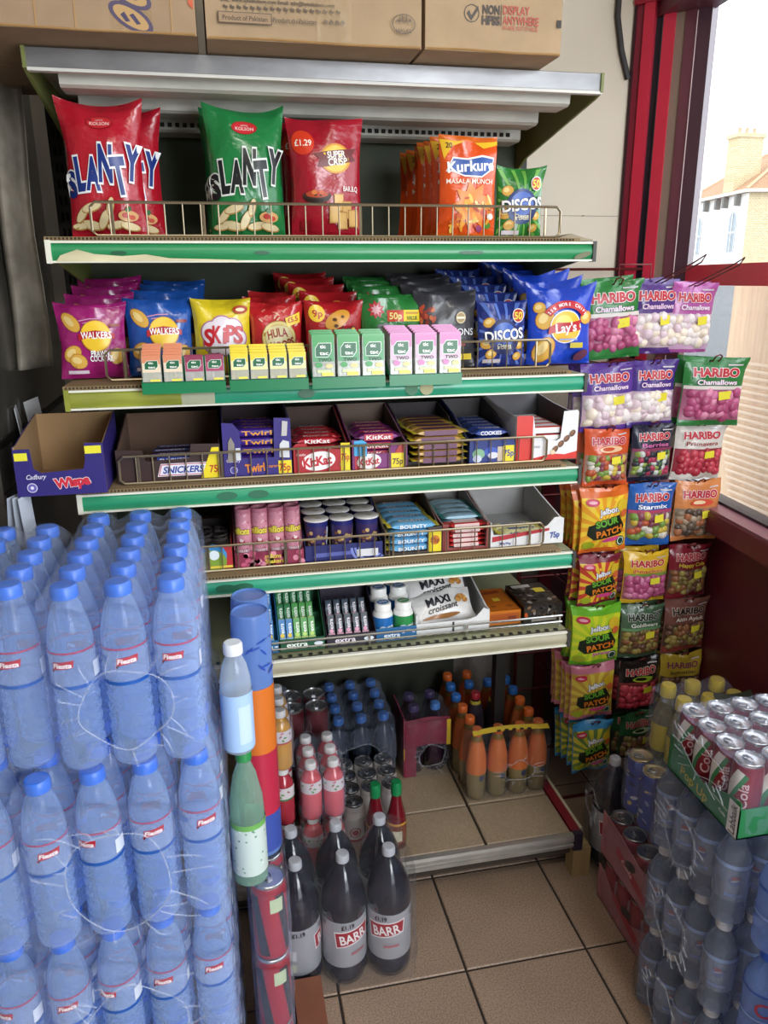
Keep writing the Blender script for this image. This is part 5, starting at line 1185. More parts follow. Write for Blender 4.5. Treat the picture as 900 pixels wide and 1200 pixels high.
MB().box(0.05, -0.002, -0.0006, 0.14, 0.2, 0.001, M('#a98c64', 0.2, 'plain')).build('tape_under', D.objects['cardboard_box'], smooth=False)
def k2(A, w, h):
    A.on('printed_text')
    y = 0.238
    for t, ww, hh in (('LOTTE KOLSON (Pvt) Limited.', 0.118, 0.0068), ('L-14, Block-21, Federal B. Industrial Area, Karachi, Pakistan.', 0.192, 0.0052), ('UAN: (92-21) 111-577-577 Fax: (92-21) 36374811', 0.168, 0.0054), ('URL: www.lottekolson.com Email: info@lottekolson.com', 0.180, 0.0054)):
        A.text(-0.43 + ww / 2 / w, y, t, hh, INK, w=ww, bold=0.03); y -= 0.030
    rd = random.Random(3); u = -0.42
    while u < 0.10:
        A.poly([(u, y), (u + 0.018, y - 0.006), (u + 0.022, y + 0.004), (u + 0.012, y + 0.006), (u + 0.004, y + 0.012)], INK); A.ell(u + 0.012, y + rd.choice([-0.012, 0.016]), 0.0022, 0.0022, INK, n=6); u += 0.030
    y -= 0.042
    A.rect(-0.445, y - 0.021, -0.205, y + 0.023, INK); A.rect(-0.441, y - 0.018, -0.209, y + 0.020, M('#a0866a', 0.85, 'card'))
    A.text(-0.325, y, 'Product of Pakistan', 0.0065, INK, w=0.07, bold=0.03); A.text(-0.10, y, 'Produit du Pakistan', 0.0065, INK, w=0.07, bold=0.03)
    u = 0.03
    while u < 0.13:
        A.poly([(u, y), (u + 0.018, y - 0.006), (u + 0.022, y + 0.005), (u + 0.010, y + 0.014)], INK); u += 0.026
    A.on('halal_stamp').ell(0.41, 0.088, 0.056, 0.042, INK, ring=0.08, n=26); A.text(0.41, 0.061, 'HALAL', 0.0058, INK, w=0.026, bold=0.03)
    for du in (-0.03, -0.012, 0.008, 0.026): A.poly([(0.41 + du - 0.006, 0.098), (0.41 + du + 0.008, 0.095), (0.41 + du + 0.006, 0.138 - abs(du)), (0.41 + du + 0.001, 0.133 - abs(du)), (0.41 + du, 0.105)], INK)
    A.on('packing_tape').poly([(0.0, 0), (0.16, 0), (0.17, 1), (0.02, 1)], M('#cdb48c', 0.15, 'film', 0, 0.12))
carton('middle kraft box printed with maker address and halal stamp', 0.287, 0.636, -0.058, 0.44, 0.36, 1.937, k2, M('#a88f70', 0.85, 'card'))
def k3(A, w, h):
    A.on('red_band').rect(-0.5, 0.30, 0.5, 0.9, M('#b5342c', 0.7, 'card'))
    A.poly([(-0.5, 0.305), (-0.2, 0.30), (-0.05, 0.265), (0.2, 0.265), (0.35, 0.30), (0.5, 0.30), (0.5, 0.32), (-0.5, 0.32)], M('#b5342c', 0.7, 'card'))
    A.on('tick_stamp').ell(-0.17, 0.165, 0.055, 0.055, '#3c3028', ring=0.10, n=26); A.poly([(-0.205, 0.165), (-0.19, 0.178), (-0.172, 0.155), (-0.125, 0.20), (-0.12, 0.185), (-0.172, 0.132)], '#3c3028')
    A.on('printed_text').text(-0.03, 0.185, 'NON', 0.0125, '#3c3028', w=0.03, bold=0.09); A.text(-0.03, 0.138, 'HFSS', 0.0125, '#3c3028', w=0.032, bold=0.09); A.rect(0.042, 0.115, 0.047, 0.21, '#3c3028')
    A.text(0.155, 0.188, 'DISPLAY', 0.0125, '#b5493a', w=0.047, bold=0.03); A.text(0.19, 0.142, 'ANYWHERE', 0.0125, '#b5493a', w=0.064, bold=0.03); A.text(0.185, 0.108, '(IN AISLE, OUT OF AISLE)', 0.0058, '#b5493a', w=0.063)
    A.on('corner_mark').rect(0.46, 0.12, 0.492, 0.155, '#2c2622')
carton('right kraft box with red band and display tick print', 0.642, 0.882, -0.06, 0.36, 0.33, 1.937, k3, M('#b09676', 0.85, 'card'))

# grey plastic sheet and papers at the left edge
sh = MB()
sh.grid(lambda u, v: (-0.105 + 0.030 * u + 0.006 * math.sin(3 * v + u * 2) * (1 - v) + 0.010 * (v - 0.5), 0.30 + 0.035 * math.sin(u * 3.0) + 0.012 * math.sin(v * 9), 1.395 + 0.56 * v), [-1 + i / 8 for i in range(17)], [i / 24 for i in range(25)], M('#9a9284', 0.45, 'worn'))
s = sh.build('hanging_sheet', None, fix=False); tag(s, 'long dusty grey sheet hanging at the left of the shelving', 'sheet')
sol = s.modifiers.new('thickness', 'SOLIDIFY'); sol.thickness = 0.0015
for k in range(2):
    o = MB().box(0, -0.032, -0.055, 0.0012, 0.032, 0.055, M('#d6d8dc', 0.5, 'paint')).build('white_card', None, smooth=False)
    o.location = (-0.135 + 0.012 * k, 0.22 + 0.085 * k, 1.275); o.rotation_euler = (0.05, -0.09, 0.15 - 0.4 * k)
    tag(o, ('small white price card standing at the left side panel, nearer one', 'small white price card behind the nearer one at left panel')[k], 'card', 'white cards at the left')
lf = empty('hanging_leaflets', (-0.108, -0.012, 1.18)); tag(lf, 'loose white leaflets hanging below the empty purple carton', 'leaflets')
for k in range(3):
    MB().grid(lambda u, v: (0.010 * k + 0.006 * u + 0.012 * (1 - v) * k * 0.5 - 0.008 * (1 - v), -0.004 * k + 0.02 * u, -0.07 + 0.09 * v), [-1, 0, 1], [0, 0.3, 0.6, 1], M('#b9c0cc', 0.5, 'paint')).build('leaflet', lf, fix=False)

# ================================================================== HANGING SWEET BAGS
RK = M('#6a2a2a', 0.35, 'plain', 0.6)
rack = empty('wire_display_rack', (1.35, 0.70, 0)); tag(rack, 'tall wire rack of hooks standing beside the shelving', 'rack')
for x in (-0.19, 0.19): MB().tube([(x, 0, 0), (x, 0, 1.60)], 0.006, RK).build('upright', rack)
for k in range(12): MB().tube([(-0.19, 0, 0.12 + 0.134 * k), (0.19, 0, 0.12 + 0.134 * k)], 0.004, RK).build('cross_bar', rack)
MB().tube([(-0.19, 0.02, 0.006), (-0.19, -0.25, 0.006), (0.19, -0.25, 0.006), (0.19, 0.02, 0.006)], 0.006, RK, 6, True).build('base', rack)
MB().tube([(-0.115, -0.36, 1.555), (-0.115, -0.36, 1.60), (-0.03, -0.36, 1.60), (-0.03, -0.36, 1.555)], 0.002, RK).build('header_frame', rack)
def hook(x, z, y1, tip=(0, -0.012, 0.016)):
    X = x - 1.35; Y = y1 - 0.70
    MB().tube([(X - 0.009, 0, z - 0.004), (X - 0.009, Y, z), (X - 0.009 + tip[0], Y + tip[1], z + tip[2]), (X + tip[0], Y + tip[1] * 1.3, z + tip[2] * 1.35), (X + 0.009 + tip[0], Y + tip[1], z + tip[2]), (X + 0.009, Y, z), (X + 0.009, 0, z - 0.004)], 0.0019, RK, 5).build('hook', rack)
def haribo(top, sub, subc, cands, lum=0.012, foot_c=None, win='#8f5060', brandc='#b8202e', out='#f2e6e8', seed=1, star=None, band=None):
    def f(A):
        A.on('sweet_window').rect(-0.49, 0.09, 0.49, 0.56, win)
        A.on('sweets').lumps(-0.43, 0.12, 0.43, 0.53, max(12, int(0.42 * A.W * A.H / (lum * lum * 2.2))), cands, lum, 0.55, seed); pass
        if foot_c: A.on('foot_band').rect(-0.49, 0.05, 0.49, 0.15, foot_c)
        if band: A.on('middle_band').rect(-0.49, 0.55, 0.49, 0.60, band)
        A.on('brand_lettering').text(0.0, 0.795, 'HARIBO', A.H * 0.115, brandc, w=A.W * 0.74, bold=0.09, out=out, ow=0.09)
        if sub: A.on('flavour_lettering').text(0.02, 0.655, sub, A.H * 0.068, subc[0], w=min(A.W * 0.66, 0.012 * len(sub)), bold=0.05, out=subc[1], ow=0.06)
        else: A.on('flavour_patch').ell(0.04, 0.655, 0.26, 0.07, subc[0]); A.ell(-0.02, 0.66, 0.14, 0.04, subc[1])
        A.on('corner_logo').rect(0.17, 0.893, 0.40, 0.912, '#c9c4c9')
        A.k = 60; A.on('price_sticker').poly([(0.05, 0.40), (0.26, 0.42), (0.25, 0.54), (0.04, 0.52)], '#e8dc3e')
    return f
def sour(top, word, ray, ray2):
    def f(A):
        A.on('sunburst').rect(-0.49, 0.06, 0.49, 0.86, ray2); A.rays(0.0, 0.42, 16, ray, 0.5, box=(-0.49, 0.06, 0.49, 0.86))
        A.on('header_band').rect(-0.5, 0.86, 0.5, 0.95, top); A.rect(-0.5, 0.045, 0.5, 0.085, top)
        A.on('brand_lettering').text(0.05, 0.655, 'Jelbon', A.H * 0.085, '#eef0f4', w=A.W * 0.42, bold=0.07, out='#2a3a6a', ow=0.1, rot=0.14)
        A.on('name_lettering').poly([(-0.36, 0.44), (0.28, 0.58), (0.42, 0.40), (0.36, 0.28), (-0.24, 0.22), (-0.38, 0.3)], '#20281c')
        A.text(0.02, 0.485, 'SOUR', A.H * 0.095, '#6cae3a', w=A.W * 0.50, bold=0.08, out='#16240f', ow=0.12, rot=0.16); A.text(0.08, 0.34, 'PATCH', A.H * 0.095, '#e0822c', w=A.W * 0.58, bold=0.08, out='#24160c', ow=0.12, rot=0.16)
        if not word: A.on('flavour_patch').ell(0.12, 0.215, 0.2, 0.045, '#d8488a', 0.12)
        else: A.on('flavour_lettering').text(0.12, 0.215, word, A.H * 0.05, '#d8488a', w=A.W * 0.4, bold=0.06, out='#f2e2ea', ow=0.08, rot=0.12)
        A.on('round_badge').ell(0.34, 0.17, 0.1, 0.1, '#1f4a3a'); A.ell(0.34, 0.17, 0.08, 0.08, '#dfe8d8', ring=0.2); A.on('maker_badge').ell(-0.3, 0.80, 0.13, 0.075, '#c42a4a'); A.ell(-0.3, 0.8, 0.085, 0.03, '#e9a8b8')
        A.on('fruit_picture').ell(0.34, 0.72, 0.12, 0.12, '#d9b92e'); A.ell(0.38, 0.60, 0.08, 0.08, '#d86a3a'); A.ell(-0.34, 0.14, 0.12, 0.08, '#9fae2a')
    return f
PK = ['#c46a92', '#b5527e', '#d88aa8', '#a84a72']; WH = ['#e6dcdc', '#efe6e2', '#dcc6cf', '#f0e2d0']
BE = ['#30323c', '#8aa04a', '#a83a56', '#3c5a3a', '#c9cfc9']; MX = ['#b85a3a', '#c9b24a', '#7a9a4a', '#d8d2c6', '#8a4a5a']
RD = ['#b83a4a', '#c94a5a', '#a82c3e']; BRN = ['#6a5a4c', '#8d7a66', '#b09a84', '#54463c', '#a86a4a']; GB_ = ['#7a6a3c', '#8a5a3a', '#9a8a4a', '#6a4a3a']
GH = 'sweet bags hanging on the wire rack'
BAGS = [
 ('green top marshmallow bag with pink marshmallows, highest in left rack column', 1.204, 1.381, 0.150, 0.182, '#2f7d3c', haribo('', 'Chamallows', ('#f2e6ee', '#8a4a86'), PK, 0.014, '#2f7d3c', '#9c5674', seed=1, band='#d8d2cc'), 2, -0.06),
 ('purple top marshmallow bag with white marshmallows, highest in middle rack column', 1.308, 1.390, 0.132, 0.174, '#50307e', haribo('', 'Chamallows', ('#e9c9e2', '#5a2a7a'), WH, 0.015, None, '#b9a2ac', seed=2), 3, 0.0),
 ('pink top marshmallow bag, highest in right rack column beside window', 1.405, 1.391, 0.128, 0.166, '#b45aa2', haribo('', 'Chamallows', ('#f4e2f0', '#8a3a8a'), WH, 0.014, '#c9a2c4', '#c2aab8', seed=3), 2, 0.03),
 ('purple top marshmallow bag, second down in left rack column', 1.208, 1.203, 0.140, 0.168, '#5a3892', haribo('', 'Chamallows', ('#eed6ea', '#5a2a7a'), WH, 0.014, None, '#c0a6b2', seed=4), 3, -0.05),
 ('purple top marshmallow bag, second down in middle rack column', 1.322, 1.208, 0.128, 0.166, '#4c3486', haribo('', 'Chamallows', ('#eed6ea', '#5a2a7a'), WH, 0.014, None, '#b79fb0', seed=5), 2, 0.0),
 ('green top pink marshmallow bag, second down in right rack column', 1.470, 1.209, 0.165, 0.170, '#2c7a3c', haribo('', 'Chamallows', ('#f2e6ee', '#8a4a86'), PK, 0.014, None, '#9c5674', seed=6, band='#d8d2cc'), 2, 0.03),
 ('orange and white mixed sweet bag, third down in left rack column', 1.212, 1.062, 0.124, 0.148, '#d4562e', haribo('', '', ('#f2c9a0', '#c24a20'), MX, 0.010, None, '#a07a6a', seed=7, out='#e9d6dc'), 2, 0.0),
 ('dark navy berry sweet bag, third down in middle rack column', 1.335, 1.066, 0.122, 0.150, '#23263a', haribo('', 'Berries', ('#c96aa2', '#2a1a34'), BE, 0.009, None, '#6a5a5c', seed=8, band='#8a3a5a'), 2, 0.0),
 ('white top strawberry sweet bag, third down in right rack column', 1.468, 1.063, 0.140, 0.150, '#ddd8d0', haribo('', 'Primavera', ('#8a2430', '#efe9e2'), RD, 0.012, '#d8d2ca', '#8d2c3c', seed=9), 2, 0.02),
 ('orange rimmed sunburst sour sweet bag, fourth down in left rack column', 1.221, 0.881, 0.135, 0.178, '#dd6a26', sour('#dd6a26', '', '#e9a02c', '#f0cc3a'), 6, -0.03),
 ('bright blue mixed sweet bag, fourth down in middle rack column', 1.347, 0.890, 0.126, 0.170, '#2a62b4', haribo('', 'Starmix', ('#f2f4fa', '#2a62b4'), MX, 0.012, '#2a62b4', '#7d6a62', seed=10, band='#b5486a'), 2, 0.0),
 ('orange top cola sweet bag, fourth down in right rack column by sill', 1.481, 0.895, 0.134, 0.164, '#d98a52', haribo('', '', ('#d8503a', '#f2d8b0'), BRN, 0.012, None, '#8a7a6a', seed=11), 2, 0.02),
 ('maroon and yellow sunburst sour bag, fifth down in left rack column', 1.218, 0.733, 0.120, 0.142, '#7a2436', sour('#7a2436', '', '#c2402e', '#e3bb35'), 3, -0.02),
 ('yellow top pink sweet bag, fifth down in middle rack column', 1.352, 0.727, 0.128, 0.146, '#dfb42e', haribo('', 'Peaches', ('#c4542c', '#f2dc8a'), PK, 0.012, None, '#9a5a62', seed=12, out='#f6e9c0', band='#7a9a4a'), 2, 0.0),
 ('dark red cola sweet bag, fifth down in right rack column', 1.478, 0.729, 0.122, 0.154, '#7c1f2c', haribo('', 'Happy Cola', ('#d8b83a', '#6a1a24'), GB_, 0.011, '#7c1f2c', '#54443a', seed=13, brandc='#a8303a', out='#e2c6c2'), 2, 0.0),
 ('lime green sunburst sour bag, sixth down in left rack column', 1.222, 0.556, 0.138, 0.174, '#6cb52e', sour('#6cb52e', 'Straws', '#d6dc34', '#b4d22e'), 3, -0.02),
 ('grey green bear sweet bag, sixth down in middle rack column', 1.354, 0.562, 0.124, 0.158, '#4e6a50', haribo('', 'Goldbears', ('#e2e6d8', '#3a4a3a'), GB_, 0.010, None, '#5c5038', seed=14, brandc='#1d2420', out='#d6dcd0', band='#6a9a6a'), 2, 0.0),
 ('brown red sweet bag with dark capitals, sixth down in right rack column', 1.487, 0.565, 0.138, 0.162, '#7d5048', haribo('', 'Altin Ayicik', ('#e0d2c6', '#5a342c'), GB_, 0.010, '#8a3a30', '#4c3a2c', seed=15, brandc='#2a1a18', out='#cfbcae'), 2, 0.0),
 ('pink rimmed sunburst sour bag, seventh down in left rack column', 1.224, 0.388, 0.128, 0.168, '#c9788e', sour('#c9788e', '', '#d8c04a', '#c29a3a'), 6, -0.02),
 ('black top red sweet bag, seventh down in middle rack column', 1.361, 0.392, 0.126, 0.166, '#2a2422', haribo('', '', ('#a8c83a', '#2a1a1a'), RD, 0.012, None, '#5a2a2c', seed=16, brandc='#b03a3a', out='#e0cfc6', band='#8a3a3a'), 2, 0.0),
 ('dull yellow top dummy sweet bag, seventh down in right rack column', 1.490, 0.408, 0.124, 0.152, '#b49a34', haribo('', 'Schnuller', ('#4a3a1c', '#d0b84a'), ['#54342c', '#6a4638', '#7a5a44'], 0.012, None, '#40302a', seed=17, brandc='#7a3a4a', out='#c9b04a'), 2, 0.0),
 ('blue rimmed sunburst sour bag, lowest in left rack column', 1.238, 0.214, 0.118, 0.164, '#3f8ec4', sour('#3f8ec4', '', '#c9c03a', '#6a8a4a'), 4, -0.05),
 ('dark green sweet bag, lowest in middle rack column', 1.372, 0.236, 0.118, 0.152, '#2c5a38', haribo('', '', ('#b8c8a0', '#1a3a24'), GB_, 0.011, None, '#30302a', seed=18, brandc='#9a3a44', out='#a8a890'), 2, 0.0)]
for k, (lab, x, z, w, h, col, des, depth, tilt) in enumerate(BAGS):
    y = 0.295 - (0.025 if 'right' in lab and k in (5,) else 0)
    b = make_bag('sweet_bag', lab, 'sweets', w, h, 0.030, col, 40 + k, des, group=GH, head=0.07, foot=0.05, waist=0.04, rough=0.25, nu=13, nv=16, ear=0.02)
    put(b, (x, y, z), (0.03, tilt, 0.04 * ((k * 7) % 5 - 2)), lab, GH)
    st = 0.027 if depth > 4 else 0.034
    for q in range(1, depth):
        rd = random.Random(k * 10 + q)
        put(b, (x + rd.uniform(-0.008, 0.004), y + st * q, z + rd.uniform(-0.012, 0.01)), (0.03 + rd.uniform(-0.03, 0.03), tilt + rd.uniform(-0.05, 0.05), rd.uniform(-0.12, 0.12)), lab.split(',')[0] + ', %s behind %s' % (ORD[q - 1], lab.split(', ')[1].replace('down', 'bag down') if ', ' in lab else 'front'), GH)
    top = k in (1, 2)
    hook(x, z + h * 0.955, y - 0.012, (0.035, -0.10, 0.045) if top else (0, -0.010, 0.012))

# ================================================================== DRINKS
def spin(profile, mat, n=18): return MB().lathe(profile, mat, n)
def cap_mb(r, z0, h, mat, n=20, ribs=True):
    mb = MB(); v = []; f = []
    m = n * 2
    for z, k in ((z0, 1.0), (z0 + h * 0.8, 1.0), (z0 + h, 0.86)):
        for i in range(m):
            rr = r * k * (1.0 if (i % 2 or not ribs) else 0.955); a = 2 * PI * i / m
            v.append((rr * math.cos(a), rr * math.sin(a), z))
    for j in range(2):
        for i in range(m): f.append((j * m + i, j * m + (i + 1) % m, (j + 1) * m + (i + 1) % m, (j + 1) * m + i))
    f.append(tuple(range(m - 1, -1, -1))); f.append(tuple(2 * m + i for i in range(m)))
    return mb.add(v, f, mat)
def bottle(name, prof, mat, capr, capz, caph, capc, group, cat='drink', liquid=None, label=None, n=18):
    o = spin(prof, mat, n).build(name, None, sharp=60); tag(o, None, cat, group)
    if liquid:
        lp, lm = liquid
        spin([(0, lp[0][1])] + lp + [(0, lp[-1][1])], lm, n).build('liquid', o, sharp=60)
    cap_mb(capr, capz, caph, M(capc, 0.35, 'plain')).build('cap', o, sharp=50)
    if label: label(o)
    return o
PLACED = []
def pack_film(label, caps, rc, r, zsh, z0, group='shrink film round the packs', hole=None, res=0.013, mat=None, drop=1.15, seed=0, pad=0.004):
    """stretched film over a pack: tents over the caps, straight down the sides; hole = (axis, sign, centre a, centre z, half a, half z)"""
    rd = random.Random(seed); P = [rd.uniform(0, 6.28) for _ in range(4)]
    x0 = min(c[0] for c in caps) - r - pad; x1 = max(c[0] for c in caps) + r + pad; y0 = min(c[1] for c in caps) - r - pad; y1 = max(c[1] for c in caps) + r + pad
    def top(x, y):
        z = zsh
        for c in caps:
            d = max(0.0, math.hypot(x - c[0], y - c[1]) - rc)
            z = max(z, c[2] + 0.0022 - drop * d + 1.5 * d * d)
        return z + 0.0012 * math.sin(70 * x + P[0]) * math.sin(60 * y + P[1])
    nx = max(4, int((x1 - x0) / res)); ny = max(4, int((y1 - y0) / res)); mb = MB(); fm = mat or FILM
    xs = [lerp(x0, x1, i / nx) for i in range(nx + 1)]; ys = [lerp(y0, y1, j / ny) for j in range(ny + 1)]
    cr = 0.022
    def rnd(x, y):
        dx = max(x0 + cr - x, 0, x - (x1 - cr)); dy = max(y0 + cr - y, 0, y - (y1 - cr)); d = math.hypot(dx, dy)
        if d > cr:
            sx = -1 if x < (x0 + x1) / 2 else 1; sy = -1 if y < (y0 + y1) / 2 else 1
            cx, cy = (x0 + cr if sx < 0 else x1 - cr), (y0 + cr if sy < 0 else y1 - cr)
            return cx + (x - cx) * cr / d, cy + (y - cy) * cr / d
        return x, y
    V = []; F = []; idx = {}
    for j, y in enumerate(ys):
        for i, x in enumerate(xs):
            X, Y = rnd(x, y); idx[i, j] = len(V); V.append((X, Y, top(X, Y)))
    for j in range(ny):
        for i in range(nx): F.append((idx[i, j], idx[i + 1, j], idx[i + 1, j + 1], idx[i, j + 1]))
    ring = [(i, 0) for i in range(nx)] + [(nx, j) for j in range(ny)] + [(i, ny) for i in range(nx, 0, -1)] + [(0, j) for j in range(ny, 0, -1)]
    prev = [idx[q] for q in ring]; m = len(ring); tz = [V[k][2] for k in prev]; bx = [(V[k][0], V[k][1]) for k in prev]
    nz = max(5, int((zsh - z0) / 0.016)); cx, cy = (x0 + x1) / 2, (y0 + y1) / 2
    def inhole(a, z, ax, sg):
        return hole and hole[0] == ax and hole[1] == sg and ((a - hole[2]) / hole[4]) ** 2 + ((z - hole[3]) / hole[5]) ** 2 < 1
    for q in range(1, nz + 1):
        t = q / nz; cur = []
        for k in range(m):
            z = lerp(tz[k], z0, t); a, b = bx[k]
            w = 0.0022 * math.sin(2 * PI * (k / m) * 23 + 9 * t + P[2]) + 0.0016 * math.sin(2 * PI * (k / m) * 51 - 16 * t + P[3])
            dx, dy = a - cx, b - cy; L = math.hypot(dx, dy) or 1
            cur.append(len(V)); V.append((a + dx / L * (w + 0.0025 * math.sin(PI * t)), b + dy / L * (w + 0.0025 * math.sin(PI * t)), z))
        for k in range(m):
            l = (k + 1) % m; mz = lerp(tz[k], z0, t - 0.5 / nz); a, b = (bx[k][0] + bx[l][0]) / 2, (bx[k][1] + bx[l][1]) / 2
            if hole:
                ok = False
                if hole[0] == 'y' and abs(b - (y0 if hole[1] < 0 else y1)) < 0.012: ok = inhole(a, mz, 'y', hole[1])
                if hole[0] == 'x' and abs(a - (x0 if hole[1] < 0 else x1)) < 0.012: ok = inhole(b, mz, 'x', hole[1])
                if ok: continue
            F.append((prev[k], prev[l], cur[l], cur[k]))
        prev = cur
    mb.add(V, F, fm); o = mb.build('shrink_film', None, weld=False, fix=False, sharp=180); tag(o, label, 'shrink film', group)
    if hole:
        pts = []
        for k in range(36):
            a = 2 * PI * k / 36; h = hole[2] + hole[4] * 1.02 * math.cos(a); z = hole[3] + hole[5] * 1.02 * math.sin(a)
            w = 0.001 * math.sin(5 * a); e = 0.0035; h += 0.004 * math.sin(3 * a + P[0]); z += 0.004 * math.sin(4 * a + P[1])
            pts.append((h, (y0 - e if hole[1] < 0 else y1 + e) + w, z) if hole[0] == 'y' else ((x0 - e if hole[1] < 0 else x1 + e) + w, h, z))
        cm = MB(); nrm = (0, hole[1], 0) if hole[0] == 'y' else (hole[1], 0, 0)
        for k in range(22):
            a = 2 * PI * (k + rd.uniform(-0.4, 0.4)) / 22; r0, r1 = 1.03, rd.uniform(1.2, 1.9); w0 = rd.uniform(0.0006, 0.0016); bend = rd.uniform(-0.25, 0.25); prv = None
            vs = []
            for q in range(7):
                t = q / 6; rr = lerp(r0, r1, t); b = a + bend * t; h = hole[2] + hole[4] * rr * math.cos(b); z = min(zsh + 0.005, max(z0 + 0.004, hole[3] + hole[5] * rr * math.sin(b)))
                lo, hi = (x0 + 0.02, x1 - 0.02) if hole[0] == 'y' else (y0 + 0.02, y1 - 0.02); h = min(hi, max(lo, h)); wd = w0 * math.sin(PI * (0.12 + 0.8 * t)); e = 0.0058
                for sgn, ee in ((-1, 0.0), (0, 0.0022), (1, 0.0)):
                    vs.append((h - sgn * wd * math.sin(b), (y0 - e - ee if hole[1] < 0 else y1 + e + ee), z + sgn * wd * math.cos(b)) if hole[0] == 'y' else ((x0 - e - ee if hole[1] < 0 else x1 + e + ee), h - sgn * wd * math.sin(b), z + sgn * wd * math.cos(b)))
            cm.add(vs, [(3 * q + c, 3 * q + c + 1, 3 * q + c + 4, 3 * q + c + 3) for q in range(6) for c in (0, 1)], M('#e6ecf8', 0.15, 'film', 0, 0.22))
        cm.build('film_crease_glints', o, fix=False)['kind'] = 'stuff'  # raised film folds; their whitish colour stands in for highlights
        MB().tube(pts, 0.0010, M('#dfe6f2', 0.2, 'film', 0, 0.2), 5, True).build('hole_rim', o)
    return o
FILM = M('#bccaea', 0.12, 'film', 0, 0.055)
FILMG = M('#777a82', 0.16, 'film', 0, 0.075)

# ------------------------------------------------------------------ blue-capped water, big stack at the left
def water_label(o):
    A = Art(cyl_fn(0.0331), 0.2, 0.283, step=0.0052, base=0.0003); A.on('label_print')
    A.rect(-0.5, 0.672, 0.5, 0.682, '#b0405e'); A.rect(-0.5, 0.478, 0.5, 0.497, '#1d55a8'); A.rect(-0.5, 0.50, 0.5, 0.668, M('#c3d2ee', 0.3, 'film', 0, 0.12))
    for u in (-0.02, 0.48):
        A.poly([(u - 0.085, 0.585), (u + 0.075, 0.60), (u + 0.085, 0.64), (u - 0.07, 0.628), (u - 0.075, 0.57)], '#b3202f'); A.text(u, 0.613, 'Fiesta', 0.0072, '#f4eef0', w=0.027, bold=0.07, shear=0.2, rot=0.05)
    A.on('small_print').rect(0.2, 0.515, 0.3, 0.60, '#d5dcea'); A.rect(-0.34, 0.61, -0.16, 0.64, '#5a7cc0')
    A.build(o)
R = 0.0325
wprof = [(0.0, 0.004), (0.016, 0.0), (0.028, 0.001), (R, 0.008), (R, 0.022)]
for k in range(6):
    z = 0.024 + k * 0.018; wprof += [(R, z), (R - 0.0022, z + 0.005), (R - 0.0022, z + 0.0075), (R, z + 0.0125), (R, z + 0.016)]
wprof += [(R, 0.136), (R, 0.192), (R - 0.0006, 0.203), (R - 0.0026, 0.219), (R - 0.0066, 0.237), (R - 0.0112, 0.252), (0.0175, 0.260), (0.0168, 0.267)]
WATER = M('#b4d0f8', 0.05, 'clear', 0, 0.17)
wat = bottle('water_bottle', wprof, WATER, 0.0192, 0.2655, 0.018, '#2f6cd8', 'blue-capped water bottles in the big stack', label=water_label, n=20)
GW = 'blue-capped water bottles in the big stack'
LAYN = ['bottom', 'second', 'third', 'top']
rd = random.Random(77)
def wat_put(x, y, z, lab, ang=None):
    put(wat, (x, y, z), (0, 0, rd.uniform(-0.45, 0.45) if ang is None else ang), lab, GW)
HB = 0.2835; PIT = 0.2868
wb_ = MB().box(-0.215, -0.45, 0.0, 0.238, -0.02, 0.0165, M('#8a6f4d', 0.9, 'card')).build('card_base', None, smooth=False); tag(wb_, 'flat card sheet under the big blue-capped water stack', 'card')
caps = []
for r in range(6):
    for c, x in enumerate((0.038, 0.111, 0.184)):
        y = -0.387 + 0.0695 * r + rd.uniform(-0.002, 0.002)
        wat_put(x, y, 0.018 + 3 * PIT, 'blue-capped water bottle, top layer, %s row, %s column beside shelf' % (ORD[r], ('left', 'middle', 'right')[c])); caps.append((x, y, 0.018 + 3 * PIT + HB))
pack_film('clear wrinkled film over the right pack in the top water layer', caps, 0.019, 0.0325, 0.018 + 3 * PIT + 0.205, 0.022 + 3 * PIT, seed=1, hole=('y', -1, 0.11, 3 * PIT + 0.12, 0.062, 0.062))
caps = []
for r in range(5):
    for c, x in enumerate((-0.111, -0.040)):
        y = -0.366 + 0.0685 * r
        wat_put(x, y, 0.018 + 3 * PIT, 'blue-capped water bottle, top layer left pack, %s row, %s column' % (ORD[r], ('outer', 'inner')[c])); caps.append((x, y, 0.018 + 3 * PIT + HB))
pack_film('clear film over the left pack in the top water layer', caps, 0.019, 0.0325, 0.018 + 3 * PIT + 0.205, 0.022 + 3 * PIT, seed=2)
for L in (2, 1, 0):
    z = 0.018 + L * PIT; caps = []; ox = 0.0
    for r in range(6):
        for c, x in enumerate((-0.028, 0.047, 0.122, 0.197)):
            if r > 2 and c < 3: continue
            y = -0.386 - 0.12 * (0.2 - x) + 0.0695 * r; caps.append((x + ox, y, z + HB))
            wat_put(x + ox, y, z, 'blue-capped water bottle, %s layer, %s row, %s column of right pack' % (LAYN[L], ORD[r], ORD[c]))
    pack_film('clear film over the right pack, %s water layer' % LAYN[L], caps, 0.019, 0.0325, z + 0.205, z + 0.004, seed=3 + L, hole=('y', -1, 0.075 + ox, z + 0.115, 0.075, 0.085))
    caps = []
    for r in range(3):
        for c, x in enumerate((-0.175, -0.104)):
            y = -0.412 + 0.0695 * r; caps.append((x, y, z + HB))
            wat_put(x, y, z, 'blue-capped water bottle, %s layer, %s row, %s column of left pack' % (LAYN[L], ORD[r], ('outer', 'inner')[c]))
    pack_film('clear film over the left pack, %s water layer' % LAYN[L], caps, 0.019, 0.0325, z + 0.205, z + 0.004, seed=13 + L)

